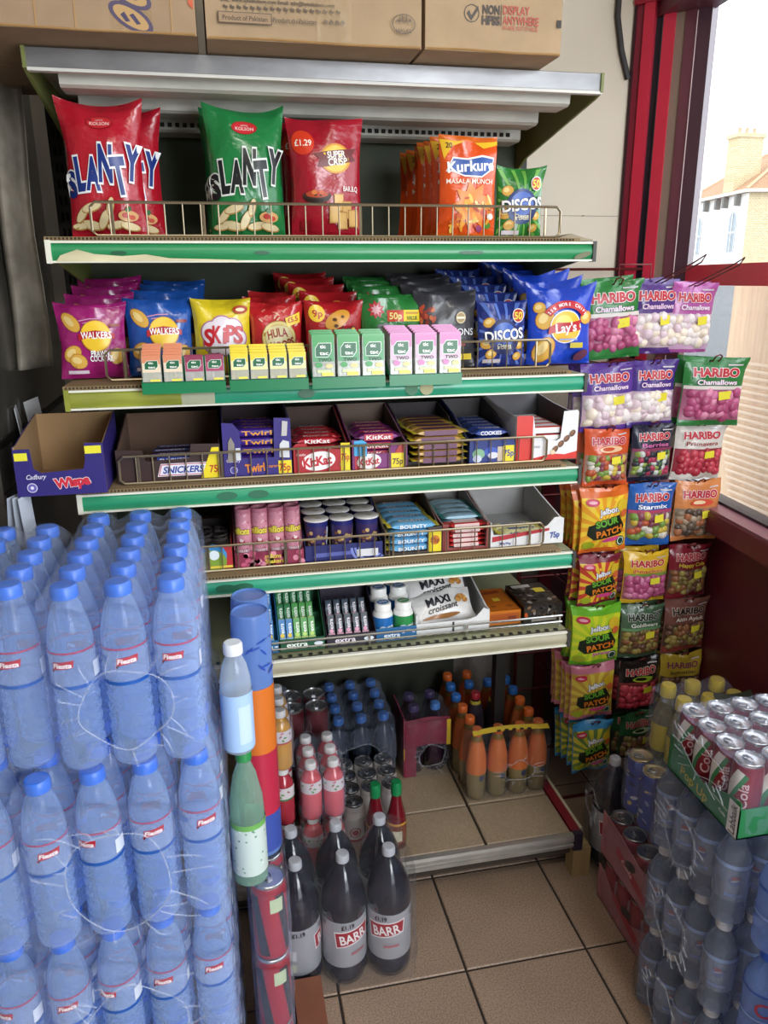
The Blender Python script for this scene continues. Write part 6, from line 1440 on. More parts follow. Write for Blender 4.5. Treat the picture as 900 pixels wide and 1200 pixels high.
# ------------------------------------------------------------------ cans
def can(name, r, h, col, group, art=None, lidc='#c9cace', n=20, cat='drink can'):
    o = spin([(r * 0.72, 0.0), (r * 0.80, 0.0), (r, 0.007), (r, h - 0.016), (r * 0.93, h - 0.006)], M(col, 0.28, 'plain', 0.35), n).build(name, None); tag(o, None, cat, group)
    al = M(lidc, 0.25, 'plain', 0.9)
    lid = spin([(r * 0.93, h - 0.0065), (r * 0.94, h - 0.001), (r * 0.90, h), (r * 0.86, h - 0.004), (r * 0.80, h - 0.005), (0, h - 0.0045)], al, n).build('lid', o)
    tb = MB(); R1 = r * 0.34
    tb.tube([(R1 * 0.6 * math.cos(a) , r * 0.18 + R1 * math.sin(a), h - 0.0032) for a in [2 * PI * k / 10 for k in range(10)]], r * 0.055, M('#8f9096', 0.3, 'plain', 0.9), 5, True)
    tb.box(-r * 0.14, -r * 0.25, h - 0.0042, r * 0.14, r * 0.12, h - 0.0026, al); tb.build('pull_tab', lid)
    if art:
        A = Art(cyl_fn(r), 2 * PI * r, h, step=r * 0.2, base=0.0003); art(A); A.build(o)
    return o
# second stack, right of the water: red and black cans with bottles on top
def a_red(A):
    A.on('stripe_print')
    for u in (-0.38, -0.13, 0.12, 0.37): A.poly([(u - 0.06, 0.08), (u + 0.03, 0.08), (u - 0.06, 0.88), (u - 0.15, 0.88)], '#2b2326')
    A.on('pale_patch').rect(-0.08, 0.66, 0.04, 0.84, '#b9c8a0')
rc_ = can('drink_can', 0.033, 0.168, '#b3202e', 'red and black cans', a_red)
for L in range(3):
    for r, (x, y) in enumerate(((0.298, -0.262), (0.298, -0.192), (0.298, -0.122))):
        put(rc_, (x, y, 0.001 + 0.1695 * L), (0, 0, 0.5 + 0.3 * r), 'tall red can with dark slanting stripes, %s layer, %s from front' % (('bottom', 'middle', 'top')[L], ORD[r]), 'red and black cans')
    pack_film('grey film round the striped red cans, %s layer' % ('bottom', 'middle', 'top')[L], [(0.298, -0.262 + 0.07 * q, 0.169 + 0.1695 * L) for q in range(3)], 0.03, 0.033, 0.155 + 0.1695 * L, 0.004 + 0.1695 * L, seed=30 + L, res=0.016)
def l_mint(o):
    A = Art(cyl_fn(0.0315), 0.19, 0.27, step=0.006); A.on('dotted_label').rect(-0.5, 0.10, 0.5, 0.50, '#c9d8d2'); rd = random.Random(2)
    for k in range(60): A.ell(rd.uniform(-0.48, 0.48), rd.uniform(0.12, 0.48), 0.012, 0.012, rd.choice(['#7da892', '#e8f0ec', '#5a8f76']), n=6); A.k = 1
    A.k = 3; A.rect(-0.5, 0.46, 0.5, 0.50, '#6fae5a'); A.build(o)
mint = bottle('soda_bottle', [(0, 0.003), (0.02, 0), (0.031, 0.006), (0.031, 0.15), (0.029, 0.18), (0.02, 0.225), (0.0125, 0.245), (0.0125, 0.255)], M('#9fc8b4', 0.06, 'clear', 0, 0.3), 0.0145, 0.253, 0.018, '#2f8a4a', 'bottles on the striped cans', label=l_mint)
GS = 'bottles on the striped cans'
put(mint, (0.2685, -0.262, 0.5115), (0, 0, 0.3), 'clear green soda bottle with white dotted label beside the water stack', GS)
def l_ev(o):
    A = Art(cyl_fn(0.0272), 0.17, 0.21, step=0.006); A.on('blue_label').rect(-0.5, 0.05, 0.5, 0.56, '#a9c8ee'); A.rect(-0.02, 0.12, 0.12, 0.46, '#c3d9f4'); A.build(o)
evb = bottle('water_bottle', [(0, 0.003), (0.02, 0), (0.0268, 0.006), (0.0268, 0.125), (0.026, 0.14), (0.021, 0.165), (0.0145, 0.18), (0.0145, 0.187)], M('#cfdcea', 0.06, 'clear', 0, 0.3), 0.0165, 0.186, 0.02, '#dfe2e6', GS, label=l_ev)
put(evb, (0.2635, -0.262, 0.7835), (0, 0, 0.2), 'white-capped water bottle with pale blue label behind the big water stack', GS)
def tub(seed):
    o = spin([(0, 0), (0.0335, 0), (0.035, 0.004), (0.035, 0.488), (0.0335, 0.496), (0.031, 0.498), (0.031, 0.494), (0, 0.494)], M('#6f92d6', 0.25, 'clear', 0, 0.6), 22).build('drink_tube', None); tag(o, None, 'drink', GS)
    A = Art(cyl_fn(0.0352), 0.221, 0.51, step=0.007); A.on('sleeve').rect(-0.5, 0.44, 0.5, 0.70, '#d2702a'); A.rect(-0.5, 0.18, 0.5, 0.44, '#b52a44'); A.rect(-0.5, 0.02, 0.5, 0.18, '#3a4fa0')
    A.on('scribble'); rd = random.Random(seed)
    for k in range(26): A.ell(rd.uniform(-0.45, 0.45), rd.uniform(0.74, 0.9), 0.05, 0.008, '#2a4aa8', rd.uniform(-1, 1), 6)
    A.build(o)
    return o
tb_ = tub(3)
put(tb_, (0.296, -0.182, 0.5115), (0, 0, 0), 'tall translucent blue drink tube with orange band, nearer of two beside gum shelf', GS)
put(tb_, (0.298, -0.108, 0.5115), (0, 0, 0.9), 'tall translucent blue drink tube, farther of two beside gum shelf', GS)

# ------------------------------------------------------------------ six two-litre cola bottles on the floor
R = 0.0515
bprof = [(0, 0.006), (0.02, 0.001), (0.034, 0.0), (0.047, 0.010), (R, 0.028), (R, 0.058), (R - 0.001, 0.06), (R - 0.001, 0.188), (R, 0.19), (R, 0.215), (R - 0.005, 0.245), (R - 0.016, 0.274), (R - 0.028, 0.296), (0.0145, 0.31), (0.0138, 0.318)]
def l_barr(o):
    spin([(R - 0.0004, 0.062), (R - 0.0002, 0.063), (R - 0.0002, 0.185), (R - 0.0004, 0.186)], M('#aeb0b8', 0.35, 'plain', 0.2), 28).build('label_sleeve', o)
    A = Art(cyl_fn(R - 0.0002, 0.062), 2 * PI * R, 0.124, step=0.007); A.on('brand_panel')
    for u in (-0.40, 0.10):
        A.poly([(u - 0.125, 0.44), (u + 0.125, 0.58), (u + 0.135, 0.88), (u - 0.14, 0.80)], '#f0ecee'); A.poly([(u - 0.118, 0.47), (u + 0.118, 0.605), (u + 0.127, 0.85), (u - 0.131, 0.775)], '#a81f2f')
        A.text(u, 0.665, 'BARR', 0.024, '#f6f2f2', w=0.064, bold=0.05, rot=0.16)
        A.poly([(u - 0.02, 0.27), (u + 0.09, 0.30), (u + 0.09, 0.35), (u - 0.02, 0.325)], '#b06a74')
    A.on('price_print')
    for u in (-0.45, -0.15, 0.06, 0.33): A.text(u, 0.925, '£1.19', 0.0105, '#1c1d24', w=0.029, bold=0.07, rot=0.1)
    A.on('pack_label').rect(-0.25, 0.36, -0.17, 0.58, '#cfd0d6'); A.rect(-0.24, 0.10, -0.17, 0.28, '#b8bfae')
    A.build(o)
COLA = M('#161826', 0.12, 'liquid')
barr = bottle('cola_bottle', bprof, COLA, 0.0155, 0.316, 0.019, '#b9bcc4', 'two-litre cola bottles in the floor six-pack', label=l_barr, n=28)
GBR = 'two-litre cola bottles in the floor six-pack'
caps = []
for r in range(2):
    for c in range(3):
        x, y = 0.363 + 0.1065 * c, -0.030 + 0.1065 * r
        put(barr, (x, y, 0.001), (0, 0, (0.9, -0.35, -0.95)[c] + 0.4 * r), 'dark two-litre cola bottle with grey label, %s in the %s row of the floor six-pack' % (('left', 'middle', 'right')[c], ('front', 'rear')[r]), GBR); caps.append((x, y, 0.336))
pack_film('grey film round the six big cola bottles on the floor', caps, 0.013, 0.0515, 0.215, 0.004, seed=40, mat=FILMG, drop=0.95)
pk_ = MB().box(0, 0, 0, 0.062, 0.62, 0.075, M('#7b4a34', 0.8, 'card')).build('brown_plank', None, smooth=False); pk_.location = (0.342, -0.72, 0.001); tag(pk_, 'red-brown plank lying on the floor in front of the cola six-pack', 'plank')

# ------------------------------------------------------------------ drinks standing on the plinth
ZP = 0.1405
R = 0.0262
jprof = [(0, 0.003), (0.018, 0), (0.0245, 0.002), (R, 0.008), (R, 0.07), (R - 0.001, 0.075), (R - 0.001, 0.105), (R - 0.004, 0.116), (0.015, 0.128), (0.0125, 0.131), (0.0125, 0.137)]
def juice(col, grn, group):
    def lab(o):
        A = Art(cyl_fn(R - 0.0004), 0.163, 0.153, step=0.006); A.on('paper_label').rect(-0.5, 0.50, 0.5, 0.70, '#d9cfd2'); rd = random.Random(4)
        for k in range(16): A.ell(rd.uniform(-0.45, 0.45), rd.uniform(0.53, 0.67), 0.03, 0.016, rd.choice(['#8a8fae', '#a87a6a', '#6a9a5a', '#c96a7a']), rd.uniform(-1, 1), 6); A.k = 2
        if grn: A.rect(-0.5, 0.475, 0.5, 0.505, grn)
        A.build(o)
    return bottle('juice_bottle', jprof, M(col, 0.12, 'liquid'), 0.0145, 0.136, 0.0165, '#dcdad8', group, label=lab)
GJ = 'juice bottles on the plinth'
jy = juice('#c98f1e', '#a83a30', GJ); jr = juice('#a8323e', '#3a7a4a', GJ); jpk = juice('#d25a60', None, GJ)
for r in range(3):
    for c, x in enumerate((0.301, 0.356)):
        y = 0.160 + 0.056 * r
        w = '%s row, %s column' % (('front', 'second', 'rear')[r], ('hidden left', 'right')[c])
        put(jy, (x, y, ZP + 0.310), (0, 0, 0.3), 'amber juice bottle with white cap, topmost layer, ' + w, GJ)
        put(jr, (x, y, ZP + 0.155), (0, 0, -0.2), 'dark red juice bottle under the amber ones, ' + w, GJ)
        put(jr, (x, y, ZP), (0, 0, 0.4), 'dark red juice bottle standing on the plinth, ' + w, GJ)
        x2 = 0.424 + 0.0555 * c; y2 = 0.166 + 0.056 * r; w = '%s row, %s column' % (('front', 'second', 'rear')[r], ('left', 'right')[c])
        put(jpk, (x2, y2, ZP + 0.155), (0, 0, 0.2), 'pink-red juice bottle with white cap, upper layer, ' + w, GJ)
        put(jpk, (x2, y2, ZP), (0, 0, 0.7), 'pink-red juice bottle, lower layer, ' + w, GJ)
pack_film('clear film over the amber juice bottles', [(x, 0.160 + 0.056 * r, ZP + 0.463) for r in range(3) for x in (0.301, 0.356)], 0.014, 0.0262, ZP + 0.425, ZP + 0.314, seed=50, pad=0.002)
pack_film('clear film over the upper pink juice bottles', [(0.424 + 0.0555 * c, 0.166 + 0.056 * r, ZP + 0.308) for r in range(3) for c in range(2)], 0.014, 0.0262, ZP + 0.27, ZP + 0.158, seed=51, pad=0.001)
def a_wh(A): A.on('can_print').rect(-0.5, 0.12, 0.5, 0.8, '#d6d4d4'); A.rect(-0.5, 0.05, 0.5, 0.12, '#a8303a'); A.ell(0.0, 0.3, 0.09, 0.09, '#a8303a', ring=0.2); A.ell(0.0, 0.3, 0.05, 0.05, '#a8303a'); A.ell(0.3, 0.4, 0.05, 0.08, '#a8303a')
wc = can('drink_can', 0.0275, 0.115, '#c9c5c4', 'white cans on the plinth', a_wh, lidc='#8d8f92')
k = 0
for c, x in enumerate((0.541, 0.598, 0.655)):
    for r, y in enumerate((0.250, 0.307, 0.364, 0.421)):
        if c > 0 and r == 0: continue
        put(wc, (x, y, ZP), (0, 0, 0.4 * c), 'white can with red mark on the plinth, %s column, %s' % (('left', 'middle', 'right')[c], ('front', 'second', 'third', 'rear')[r]), 'white cans on the plinth')
R2 = 0.0255
gprof = [(0, 0.003), (0.017, 0), (R2, 0.006), (R2, 0.085), (R2 - 0.001, 0.10), (R2 - 0.008, 0.125), (0.0145, 0.142), (0.0125, 0.155), (0.0125, 0.162)]
def l_gr(o):
    A = Art(cyl_fn(R2), 0.16, 0.1, step=0.006); A.on('paper_label').rect(-0.5, 0.22, 0.5, 0.82, '#7a3f2a'); A.rect(-0.5, 0.78, 0.5, 0.84, '#d09a3a'); A.rect(-0.12, 0.3, 0.06, 0.62, '#c9c2a8'); A.build(o)
gc = bottle('cordial_bottle', gprof, M('#6d1420', 0.1, 'liquid'), 0.0142, 0.160, 0.036, '#16804a', 'green-capped bottles on the plinth', label=l_gr)
put(gc, (0.590, 0.198, ZP), (0, 0, 0.2), 'dark red bottle with tall green cap, left one before the white cans', 'green-capped bottles on the plinth')
put(gc, (0.645, 0.196, ZP), (0, 0, 0.0), 'dark red bottle with tall green cap and orange label, right one before the white cans', 'green-capped bottles on the plinth')
# dark bottles with blue caps
R3 = 0.031
dprof = [(0, 0.003), (0.02, 0), (R3, 0.008), (R3, 0.13), (R3 - 0.004, 0.155), (0.018, 0.185), (0.0135, 0.196), (0.0135, 0.204)]
dk = bottle('dark_drink_bottle', dprof, M('#252c38', 0.12, 'liquid'), 0.0155, 0.202, 0.019, '#1f5aa8', 'dark bottles with blue caps')
caps = []
for r in range(4):
    for c in range(3):
        x, y = 0.538 + 0.0665 * c, 0.486 + 0.0662 * r; caps.append((x, y, ZP + 0.2215))
        put(dk, (x, y, ZP), (0, 0, 0), 'dark bottle with blue cap at back of plinth, %s column, %s row' % (('left', 'middle', 'right')[c], ('front', 'second', 'third', 'rear')[r]), 'dark bottles with blue caps')
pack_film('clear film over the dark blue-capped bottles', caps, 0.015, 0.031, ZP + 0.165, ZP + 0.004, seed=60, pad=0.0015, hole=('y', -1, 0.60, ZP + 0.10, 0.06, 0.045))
# film-wrapped dark red cans at the far left of the plinth
dr = can('drink_can', 0.031, 0.168, '#6a1f28', 'dark red cans behind the juice')
caps = []
for L in range(2):
    for r in range(2):
        for c in range(2):
            x, y = 0.400 + 0.065 * c, 0.375 + 0.065 * r
            put(dr, (x, y, ZP + 0.1695 * L), (0, 0, 0), 'dark red can behind the pink juice, %s layer, %s row, %s column' % (('lower', 'upper')[L], ('front', 'rear')[r], ('left', 'right')[c]), 'dark red cans behind the juice')
            if L: caps.append((x, y, ZP + 0.338))
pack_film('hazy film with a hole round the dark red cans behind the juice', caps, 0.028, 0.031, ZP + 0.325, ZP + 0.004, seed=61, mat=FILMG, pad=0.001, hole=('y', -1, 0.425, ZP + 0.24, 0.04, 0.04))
# maroon pack
mr = bottle('dark_drink_bottle', dprof, M('#2a1428', 0.12, 'liquid'), 0.0155, 0.202, 0.019, '#3a2a5a', 'purple bottles in the maroon pack')
mb2 = bottle('dark_drink_bottle', dprof, M('#2a1428', 0.12, 'liquid'), 0.0155, 0.202, 0.019, '#3f78c0', 'purple bottles in the maroon pack')
caps = []
for r in range(2):
    for c in range(2):
        x, y = 0.768 + 0.066 * c, 0.510 + 0.066 * r; caps.append((x, y, ZP + 0.2215))
        put(mb2 if (r == 0 and c == 1) else mr, (x, y, ZP), (0, 0, 0), '%s purple bottle in the maroon pack, %s row, %s column' % ('blue-capped' if (r == 0 and c == 1) else 'dark-capped', ('front', 'rear')[r], ('left', 'right')[c]), 'purple bottles in the maroon pack')
sl = empty('maroon_pack_sleeve', (0.801, 0.50, ZP)); tag(sl, 'maroon sleeve with yellow edges round the purple bottles at back of plinth', 'sleeve')
MA = M('#7a1c38', 0.35, 'foil')
MB().grid(lambda u, v: (-0.068 + 0.136 * u, -0.0305 - 0.004 * math.sin(PI * u) - 0.002 * math.sin(9 * u) + 0.012 * max(0, v - 0.7), 0.100 + 0.09 * v + 0.008 * math.sin(3 * u)), [i / 10 for i in range(11)], [0, 0.25, 0.5, 0.75, 1], MA).build('front_band', sl, fix=False)
MB().box(-0.0725, -0.030, 0.003, -0.0690, 0.115, 0.200, MA).box(-0.069, -0.033, 0.003, -0.035, -0.0305, 0.115, MA).build('side_panel', sl, smooth=False)
MB().add([(-0.0715, -0.03, 0.06), (-0.03, -0.032, 0.115), (-0.03, -0.032, 0.13), (-0.0715, -0.03, 0.10), (-0.0715, -0.03, 0.06)][:4], [(0, 1, 2, 3)], M('#d1ad2e', 0.4)).build('yellow_edge', sl, smooth=False)
MB().box(0.058, -0.034, 0.10, 0.070, -0.031, 0.185, M('#c9a82e', 0.4)).build('yellow_edge', sl, smooth=False)
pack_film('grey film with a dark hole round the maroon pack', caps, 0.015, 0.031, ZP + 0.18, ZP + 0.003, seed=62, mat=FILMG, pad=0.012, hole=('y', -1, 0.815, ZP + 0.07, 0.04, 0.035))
# orange sports drinks
R4 = 0.0295
oprof = [(0, 0.003), (0.019, 0), (R4, 0.007), (R4, 0.09), (R4 - 0.0005, 0.115), (R4 - 0.003, 0.14), (R4 - 0.008, 0.165), (0.016, 0.186), (0.0125, 0.194), (0.0125, 0.20)]
def sport(body, sleeve, capc, collar):
    def lab(o):
        rr = lambda y: (R4 - 0.0003 if y < 0.05 else lerp(R4 - 0.0003, R4 - 0.009, sstep(0.02, 0.1, y)))
        spin([(R4 + 0.0004, 0.084), (R4 + 0.0004, 0.115), (R4 - 0.0026, 0.14), (R4 - 0.0072, 0.165), (0.0172, 0.183)], M(sleeve, 0.3, 'plain'), 20).build('sleeve', o)
        spin([(0.0178, 0.176), (0.0172, 0.184), (0.0142, 0.192)], M(collar, 0.4), 20).build('collar', o)
        A = Art(cyl_fn(R4 + 0.0004), 0.18, 0.2, step=0.006); A.on('mark').ell(0.05, 0.36, 0.05, 0.05, '#3a3f5a'); A.build(o)
    return bottle('sports_drink', oprof, M(body, 0.12, 'liquid'), 0.0152, 0.199, 0.02, capc, 'sports drink bottles', label=lab)
so = sport('#8a7a54', '#d0703a', '#d9692c', '#8a6a2a'); sb = sport('#7a4a30', '#b5582c', '#2f6ab4', '#8a6a2a'); sr = sport('#2a2430', '#3a3440', '#b02c36', '#c9b43a')
GO = 'sports drink bottles'
k = 0; caps = []
for (x, y, p, w) in ((0.913, 0.352, so, 'orange-capped sports drink, first from left in the front row'), (0.976, 0.352, so, 'orange-capped sports drink, second from left in the front row'), (1.039, 0.352, so, 'orange-capped sports drink, third from left in the front row'), (1.098, 0.356, so, 'orange-capped sports drink, right end of the front row'),
                     (0.912, 0.416, so, 'orange-capped sports drink, second row by the left side'), (0.910, 0.480, so, 'orange-capped sports drink, third row by the left side'), (0.909, 0.544, sb, 'blue-capped sports drink, fourth row at left'), (0.911, 0.608, sb, 'blue-capped sports drink, fifth row at left'),
                     (1.094, 0.420, so, 'orange-capped sports drink, second row by the red strip'), (1.092, 0.484, so, 'orange-capped sports drink, third row by the red strip'), (1.094, 0.548, sb, 'blue-capped sports drink, fourth row at right'), (1.094, 0.612, sb, 'blue-capped sports drink, fifth row at right'),
                     (0.972, 0.544, sr, 'red-capped dark sports drink, left of two'), (1.033, 0.546, sr, 'red-capped dark sports drink, right of two'), (0.972, 0.610, sb, 'blue-capped sports drink, rear row, second from left'), (1.033, 0.610, sb, 'blue-capped sports drink, rear row, third from left'),
                     (0.92, 0.673, so, 'orange-capped sports drink at the very back, left'), (0.985, 0.673, so, 'orange-capped sports drink at the very back, middle')):
    put(p, (x, y, ZP), (0, 0, 0), w, GO)
    if y < 0.5: caps.append((x, y, ZP + 0.219))
pack_film('torn clear film round the front orange sports drinks', caps[:4], 0.015, 0.0295, ZP + 0.19, ZP + 0.003, seed=63, mat=FILMG, hole=('y', -1, 1.03, ZP + 0.085, 0.045, 0.03), pad=0.002)
yb = MB().grid(lambda u, v: (lerp(0.895, 1.12, u), 0.326 + 0.016 * v, ZP + 0.211 + 0.006 * math.sin(4 * u) + 0.006 * v), [i / 10 for i in range(11)], [0, 1], M('#c9ab2e', 0.4)).build('yellow_pack_band', None, fix=False); tag(yb, 'yellow and black pack band across the front orange sports drinks', 'band')
A = Art(lambda x, y, off: Vector((lerp(0.895, 1.12, x / 0.225 + 0.5), 0.3255 - off, ZP + 0.2105 + 0.006 * math.sin(4 * (x / 0.225 + 0.5)) + y)), 0.225, 0.007); A.on('band_print')
for u in (-0.2, -0.1, 0.0, 0.1, 0.2): A.rect(u, 0.0, u + 0.05, 0.9, '#2a2620')
A.build(yb)

# ------------------------------------------------------------------ right-hand stacks under the window
def l_pep(o):
    A = Art(cyl_fn(0.0311), 0.195, 0.205, step=0.006); A.on('label').rect(-0.5, 0.28, 0.5, 0.66, M('#a3b2cf', 0.25, 'film', 0, 0.4))
    for u in (-0.13, 0.37): A.ell(u, 0.5, 0.055, 0.055, '#6a78a2'); A.ell(u, 0.525, 0.04, 0.025, '#8f6c78'); A.ell(u, 0.5, 0.042, 0.010, '#a8b0c2', 0.3); A.rect(u - 0.08, 0.33, u + 0.08, 0.36, '#7d8fbc')
    A.on('base_sleeve').rect(-0.5, 0.62, 0.5, 0.66, '#8fa4cc'); A.build(o)
R5 = 0.0308
pprof = [(0, 0.003), (0.018, 0), (R5, 0.006), (R5, 0.02), (R5 - 0.0015, 0.026), (R5, 0.032), (R5, 0.044), (R5 - 0.0015, 0.05), (R5, 0.056), (R5, 0.136), (R5 - 0.003, 0.148), (R5 - 0.01, 0.166), (0.0145, 0.178), (0.0138, 0.186)]
pep = bottle('water_bottle', pprof, M('#a9b7cf', 0.07, 'clear', 0, 0.22), 0.0152, 0.185, 0.0185, '#dadce0', 'white-capped water bottles under the window', label=l_pep)
GP = 'white-capped water bottles under the window'
for L in range(3):
    z = 0.001 + 0.2105 * L; caps = []
    for r in range(4):
        for c in range(4):
            if c > 1 and r < 3 and L < 2: continue
            x, y = 1.135 + 0.066 * c, -0.245 - 0.067 * r; caps.append((x, y, z + 0.2035))
            put(pep, (x, y, z), (0, 0, -0.3 + 0.22 * ((r * 3 + c + L) % 4)), 'white-capped water bottle, %s layer right stack, %s row from rear, %s from aisle' % (('bottom', 'middle', 'top')[L], ORD[r], ORD[c]), GP)
    pack_film('hazy film with an oval hole round the white-capped bottles, %s layer' % ('bottom', 'middle', 'top')[L], [c for c in caps if c[0] < 1.25], 0.014, R5, z + 0.145, z + 0.003, seed=70 + L, mat=FILMG, pad=0.002, hole=('x', -1, -0.335, z + 0.085, 0.05, 0.055))
def l_big(o):
    A = Art(cyl_fn(0.0356), 0.22, 0.21, step=0.006); A.on('label_print').rect(-0.5, 0.60, 0.5, 0.62, '#2b56a8'); A.rect(-0.5, 0.34, 0.5, 0.36, '#8aa6d8'); A.ell(0.0, 0.47, 0.07, 0.07, '#b5384a', ring=0.3); A.build(o)
R6 = 0.0352
gprof6 = [(0, 0.003), (0.02, 0), (R6, 0.007), (R6, 0.028), (R6 - 0.002, 0.034), (R6, 0.04), (R6, 0.052), (R6 - 0.002, 0.058), (R6, 0.064), (R6, 0.13), (R6 - 0.003, 0.146), (R6 - 0.012, 0.166), (0.0145, 0.181), (0.0138, 0.188)]
bigb = bottle('water_bottle', gprof6, M('#8fb0ea', 0.06, 'clear', 0, 0.32), 0.0158, 0.187, 0.0195, '#2a66d0', 'blue-capped bottles nearest the window', label=l_big)
for L in range(3):
    for c, (x, y) in enumerate(((1.158, -0.540), (1.231, -0.540), (1.158, -0.613))):
        put(bigb, (x, y, 0.012 + 0.2145 * L), (0, 0, -0.6), 'blue-capped water bottle at the photo edge of the right stack, %s layer, %s' % (('bottom', 'middle', 'top')[L], ('rear aisle-side one', 'window-side one', 'front one')[c]), 'blue-capped bottles nearest the window')
    if L == 0:
        pb = MB().box(1.11, -0.66, 0.0, 1.28, -0.50, 0.012, M('#9c8460', 0.9, 'card')).build('card_base', None, smooth=False); tag(pb, 'flat card sheet under the blue-capped bottles at the right', 'card')
# green tray of cola cans on top
def a_lab(A):
    A.on('wave_print').poly([(-0.5, 0.0), (0.5, 0.0), (0.5, 0.16), (0.2, 0.22), (0, 0.15), (-0.2, 0.1), (-0.5, 0.16)], '#2f8a4c'); 
    for s_ in (-0.5, 0.0): A.poly([(s_ + 0.02, 0.05), (s_ + 0.12, 0.05), (s_ + 0.2, 0.5), (s_ + 0.34, 0.86), (s_ + 0.26, 0.9), (s_ + 0.1, 0.55)], '#dcd9d2'); A.poly([(s_ + 0.10, 0.05), (s_ + 0.17, 0.05), (s_ + 0.25, 0.5), (s_ + 0.38, 0.82), (s_ + 0.34, 0.86), (s_ + 0.2, 0.5)], '#2f7a44')
    A.on('can_lettering')
    for u in (-0.16, 0.34): A.text(u, 0.55, 'Cola', 0.016, '#d3b0b6', w=0.05, rot=PI / 2, bold=0.03)
lc = can('cola_can', 0.0262, 0.138, '#8d2230', 'cola cans in the green tray', a_lab)
ty = empty('can_tray', (1.23, -0.386, 0.634)); tag(ty, 'green printed card tray holding the cola cans on the right stack', 'tray')
ty.rotation_euler = (0, 0, 0.0)
X0, X1, Y0, Y1 = 1.094 - 1.23, 1.366 - 1.23, -0.494 + 0.386, -0.276 + 0.386
TG = M('#2a7a48', 0.45, 'card')
MB().box(X0, Y0, 0, X1, Y1, 0.003, TG).build('base', ty, smooth=False)
wave = [(Y0 + (Y1 - Y0) * q / 14, 0.040 + 0.034 * abs(math.cos(PI * q / 14)) ** 1.5) for q in range(15)]
MB().prism([(Y0, 0), (Y1, 0)] + wave[::-1], 'x', X0, X0 + 0.002, TG).build('aisle_side', ty, smooth=False)
MB().prism([(Y0, 0), (Y1, 0)] + wave[::-1], 'x', X1 - 0.002, X1, TG).build('window_side', ty, smooth=False)
MB().box(X0, Y0, 0, X1, Y0 + 0.002, 0.06, TG).build('front_side', ty, smooth=False); MB().box(X0, Y1 - 0.002, 0, X1, Y1, 0.06, TG).build('rear_side', ty, smooth=False)
A = Art(plane_fn((X0, (Y0 + Y1) / 2, 0), (0, -1, 0), (0, 0, 1)), Y1 - Y0, 0.074); A.on('tray_lettering').text(-0.10, 0.30, 'Pop Up', 0.019, '#c9b43a', w=0.085, bold=0.02, rot=-0.05); A.poly([(0.15, 0.54), (0.36, 0.47), (0.36, 0.52), (0.15, 0.59)], '#a8c8b0'); A.text(0.30, 0.34, 'Cola', 0.006, '#e6efe6', w=0.02, bold=0.05, rot=-0.1)
A.on('white_name_panel').rect(0.37, 0.03, 0.497, 0.90, '#e3e3df'); A.text(0.433, 0.46, 'Labbaik', 0.0165, '#3c3a3c', w=0.058, rot=PI / 2, bold=0.02); A.build(ty)
caps = []
for r in range(4):
    for c in range(5):
        x, y = 1.122 + 0.0533 * c, -0.304 - 0.0535 * r; caps.append((x, y, 0.7755))
        put(lc, (x, y, 0.6375), (0, 0, 0.5 * c + 0.2), 'red cola can in the green tray, %s row from rear, %s from aisle' % (ORD[r], ORD[c]), 'cola cans in the green tray')
pack_film('clear film round the tray of cola cans', caps, 0.0262, 0.0262, 0.770, 0.64, seed=80, pad=0.003, res=0.016, hole=('x', -1, -0.385, 0.72, 0.06, 0.03))
# pink card trays of cans on the floor
def a_pk(A): A.on('can_print').rect(-0.5, 0.1, 0.5, 0.9, '#9c3a44'); A.rect(-0.1, 0.3, 0.1, 0.7, '#c9a0a6')
pc = can('drink_can', 0.0305, 0.122, '#a84450', 'pink cans in card trays', a_pk)
PKC = M('#b0727a', 0.5, 'card')
for L in range(2):
    z = 0.001 + 0.137 * L
    t = empty('can_tray', (1.2265, -0.065, z)); tag(t, 'pink card tray of cans on the floor by the aisle, %s one' % ('lower', 'upper')[L], 'tray', 'pink can trays')
    MB().box(-0.066, -0.13, 0, 0.066, 0.13, 0.003, PKC).build('base', t, smooth=False)
    wv = [(-0.13 + 0.26 * q / 16, 0.045 + 0.055 * abs(math.cos(PI * q / 16)) ** 2) for q in range(17)] if L == 0 else [(-0.13, 0.11), (-0.05, 0.10), (0.05, 0.118), (0.13, 0.125)]
    MB().prism([(-0.13, 0), (0.13, 0)] + wv[::-1], 'x', -0.066, -0.064, PKC).build('aisle_side', t, smooth=False)
    MB().box(-0.066, -0.13, 0, 0.066, -0.128, 0.06, PKC).build('front_side', t, smooth=False)
    A = Art(plane_fn((-0.066, 0, 0), (0, -1, 0), (0, 0, 1)), 0.26, 0.13); A.on('tray_print')
    A.poly([(-0.2, 0.45), (0.1, 0.25), (0.45, 0.1), (0.45, 0.32), (0.1, 0.46), (-0.2, 0.62)], '#b52a3c'); A.text(-0.0, 0.42, 'Cola', 0.014, '#e6cfd2', w=0.05, rot=-0.22, bold=0.05, shear=0.3) if L else None
    A.ell(0.05, 0.55, 0.10, 0.05, '#2a1a20', 0.4, 16)
    A.build(t)
    for r in range(4):
        for c in range(2):
            put(pc, (1.1945 + 0.0625 * c, -0.160 + 0.0635 * r, z + 0.0035), (0, 0, 0), 'pink can in the %s pink tray, %s row from front, %s column' % (('lower', 'upper')[L], ORD[r], ('aisle', 'inner')[c]), 'pink cans in card trays')
    pack_film('hazy film round the %s pink can tray' % ('lower', 'upper')[L], [(1.1945 + 0.0625 * c, -0.160 + 0.0635 * r, z + 0.1255) for r in range(4) for c in range(2)], 0.03, 0.0315, z + 0.119, z + 0.004, seed=90 + L, pad=0.003, mat=FILMG, res=0.016)
